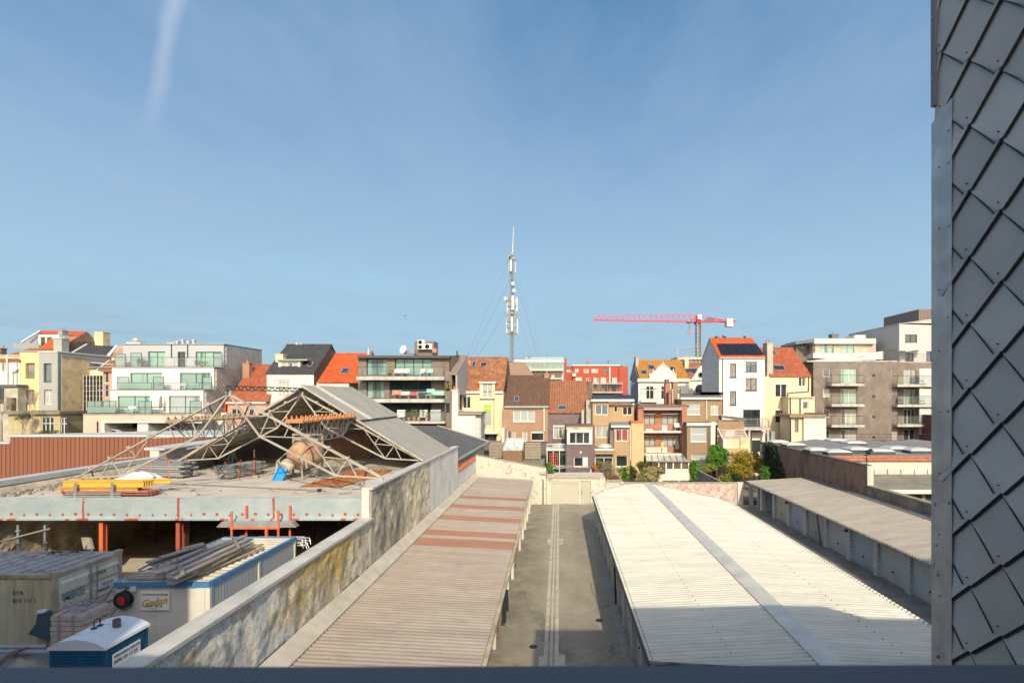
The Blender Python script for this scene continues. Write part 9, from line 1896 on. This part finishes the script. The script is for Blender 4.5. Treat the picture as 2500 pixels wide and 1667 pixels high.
# contrail in the upper left
az = mth(nt,'ARCTAN2',s.outputs[0],s.outputs[1]); tz = mth(nt,'DIVIDE',s.outputs[2],mth(nt,'MAXIMUM',s.outputs[1],.05)); tx = mth(nt,'DIVIDE',s.outputs[0],mth(nt,'MAXIMUM',s.outputs[1],.05))
line = mth(nt,'SUBTRACT',tx,mth(nt,'MULTIPLY_ADD',mth(nt,'SUBTRACT',.735,tz),-.175,-.714))
wob = mth(nt,'MULTIPLY',mth(nt,'SUBTRACT',nz(nt,tc,13,6,.62),.5),.035)
wd_ = mth(nt,'ABSOLUTE',mth(nt,'ADD',line,wob)); tr = mth(nt,'MULTIPLY',ramp(nt,wd_,[(0.,.85),(.012,.55),(.026,0.)]),ramp(nt,mth(nt,'ADD',tz,mth(nt,'MULTIPLY',nz(nt,tc,9,4,.6),.14)),[(.53,0.),(.66,.75),(.8,1.)]))
tr = mth(nt,'MULTIPLY',tr,mth(nt,'LESS_THAN',tx,-.5))
# small grey clouds low over the roofs
lo = N(nt,'ShaderNodeMapping'); lo.inputs['Scale'].default_value = (1.6,1,14); L(nt,tc,lo.inputs[0]); lc = mth(nt,'MULTIPLY',ramp(nt,nz(nt,lo.outputs[0],2.2,6,.6),[(.52,0.),(.7,.5)]),ramp(nt,s.outputs[2],[(.05,0.),(.1,1.),(.16,0.)]))
gr = ramp(nt, s.outputs[2], [(.03,(.36,.572,.705)),(.2,(.36,.57,.75)),(.396,(.246,.41,.636)),(.6,(.1,.25,.47)),(1.,(.09,.2,.4))])
warm = mixc(nt, 1., st.outputs[0], (1.05,1.0,.92), 'MULTIPLY')
gr = mixc(nt, 1., gr, (3.333,3.333,3.333), 'MULTIPLY')
front = ramp(nt, mth(nt,'MULTIPLY_ADD',s.outputs[1],.5,.5), [(.4,0.),(.72,.96)])
col = mixc(nt, front, warm, gr); col = mixc(nt, ci, col, (1.25,1.75,2.4)); col = mixc(nt, tr, col, (1.45,1.85,2.45)); col = mixc(nt, lc, col, (1.15,1.55,1.8))
L(nt,col,bg.inputs[0]); bg.inputs[1].default_value = .15
sl = bpy.data.lights.new('sun','SUN'); sl.energy = 2.3; sl.angle = math.radians(.53); sl.color = (1,.88,.66); so = bpy.data.objects.new('sun',sl); COL.objects.link(so); so.rotation_euler = SUN.to_track_quat('Z','Y').to_euler()
cam = bpy.data.cameras.new('camera'); co_ = bpy.data.objects.new('camera',cam); COL.objects.link(co_); sc.camera = co_
co_.location = (0,0,H); co_.rotation_euler = (math.pi/2,0,0); cam.sensor_width = 36; cam.sensor_fit = 'HORIZONTAL'; cam.lens = F/2500*36
cam.shift_x = -(CX-1250)/2500; cam.shift_y = (CY-833.5)/2500; cam.clip_start = .05; cam.clip_end = 3000
cam.dof.use_dof = True; cam.dof.focus_distance = 40; cam.dof.aperture_fstop = 5.6
sc.view_settings.view_transform = 'Standard'; sc.view_settings.look = 'None'; sc.view_settings.gamma = 1; sc.view_settings.exposure = 1.0; sc.view_settings.use_curve_mapping = False
sc.render.filter_size = 1.1; sc.cycles.max_bounces = 8; sc.cycles.diffuse_bounces = 4; sc.cycles.glossy_bounces = 3; sc.cycles.transparent_max_bounces = 12; sc.cycles.use_denoising = True
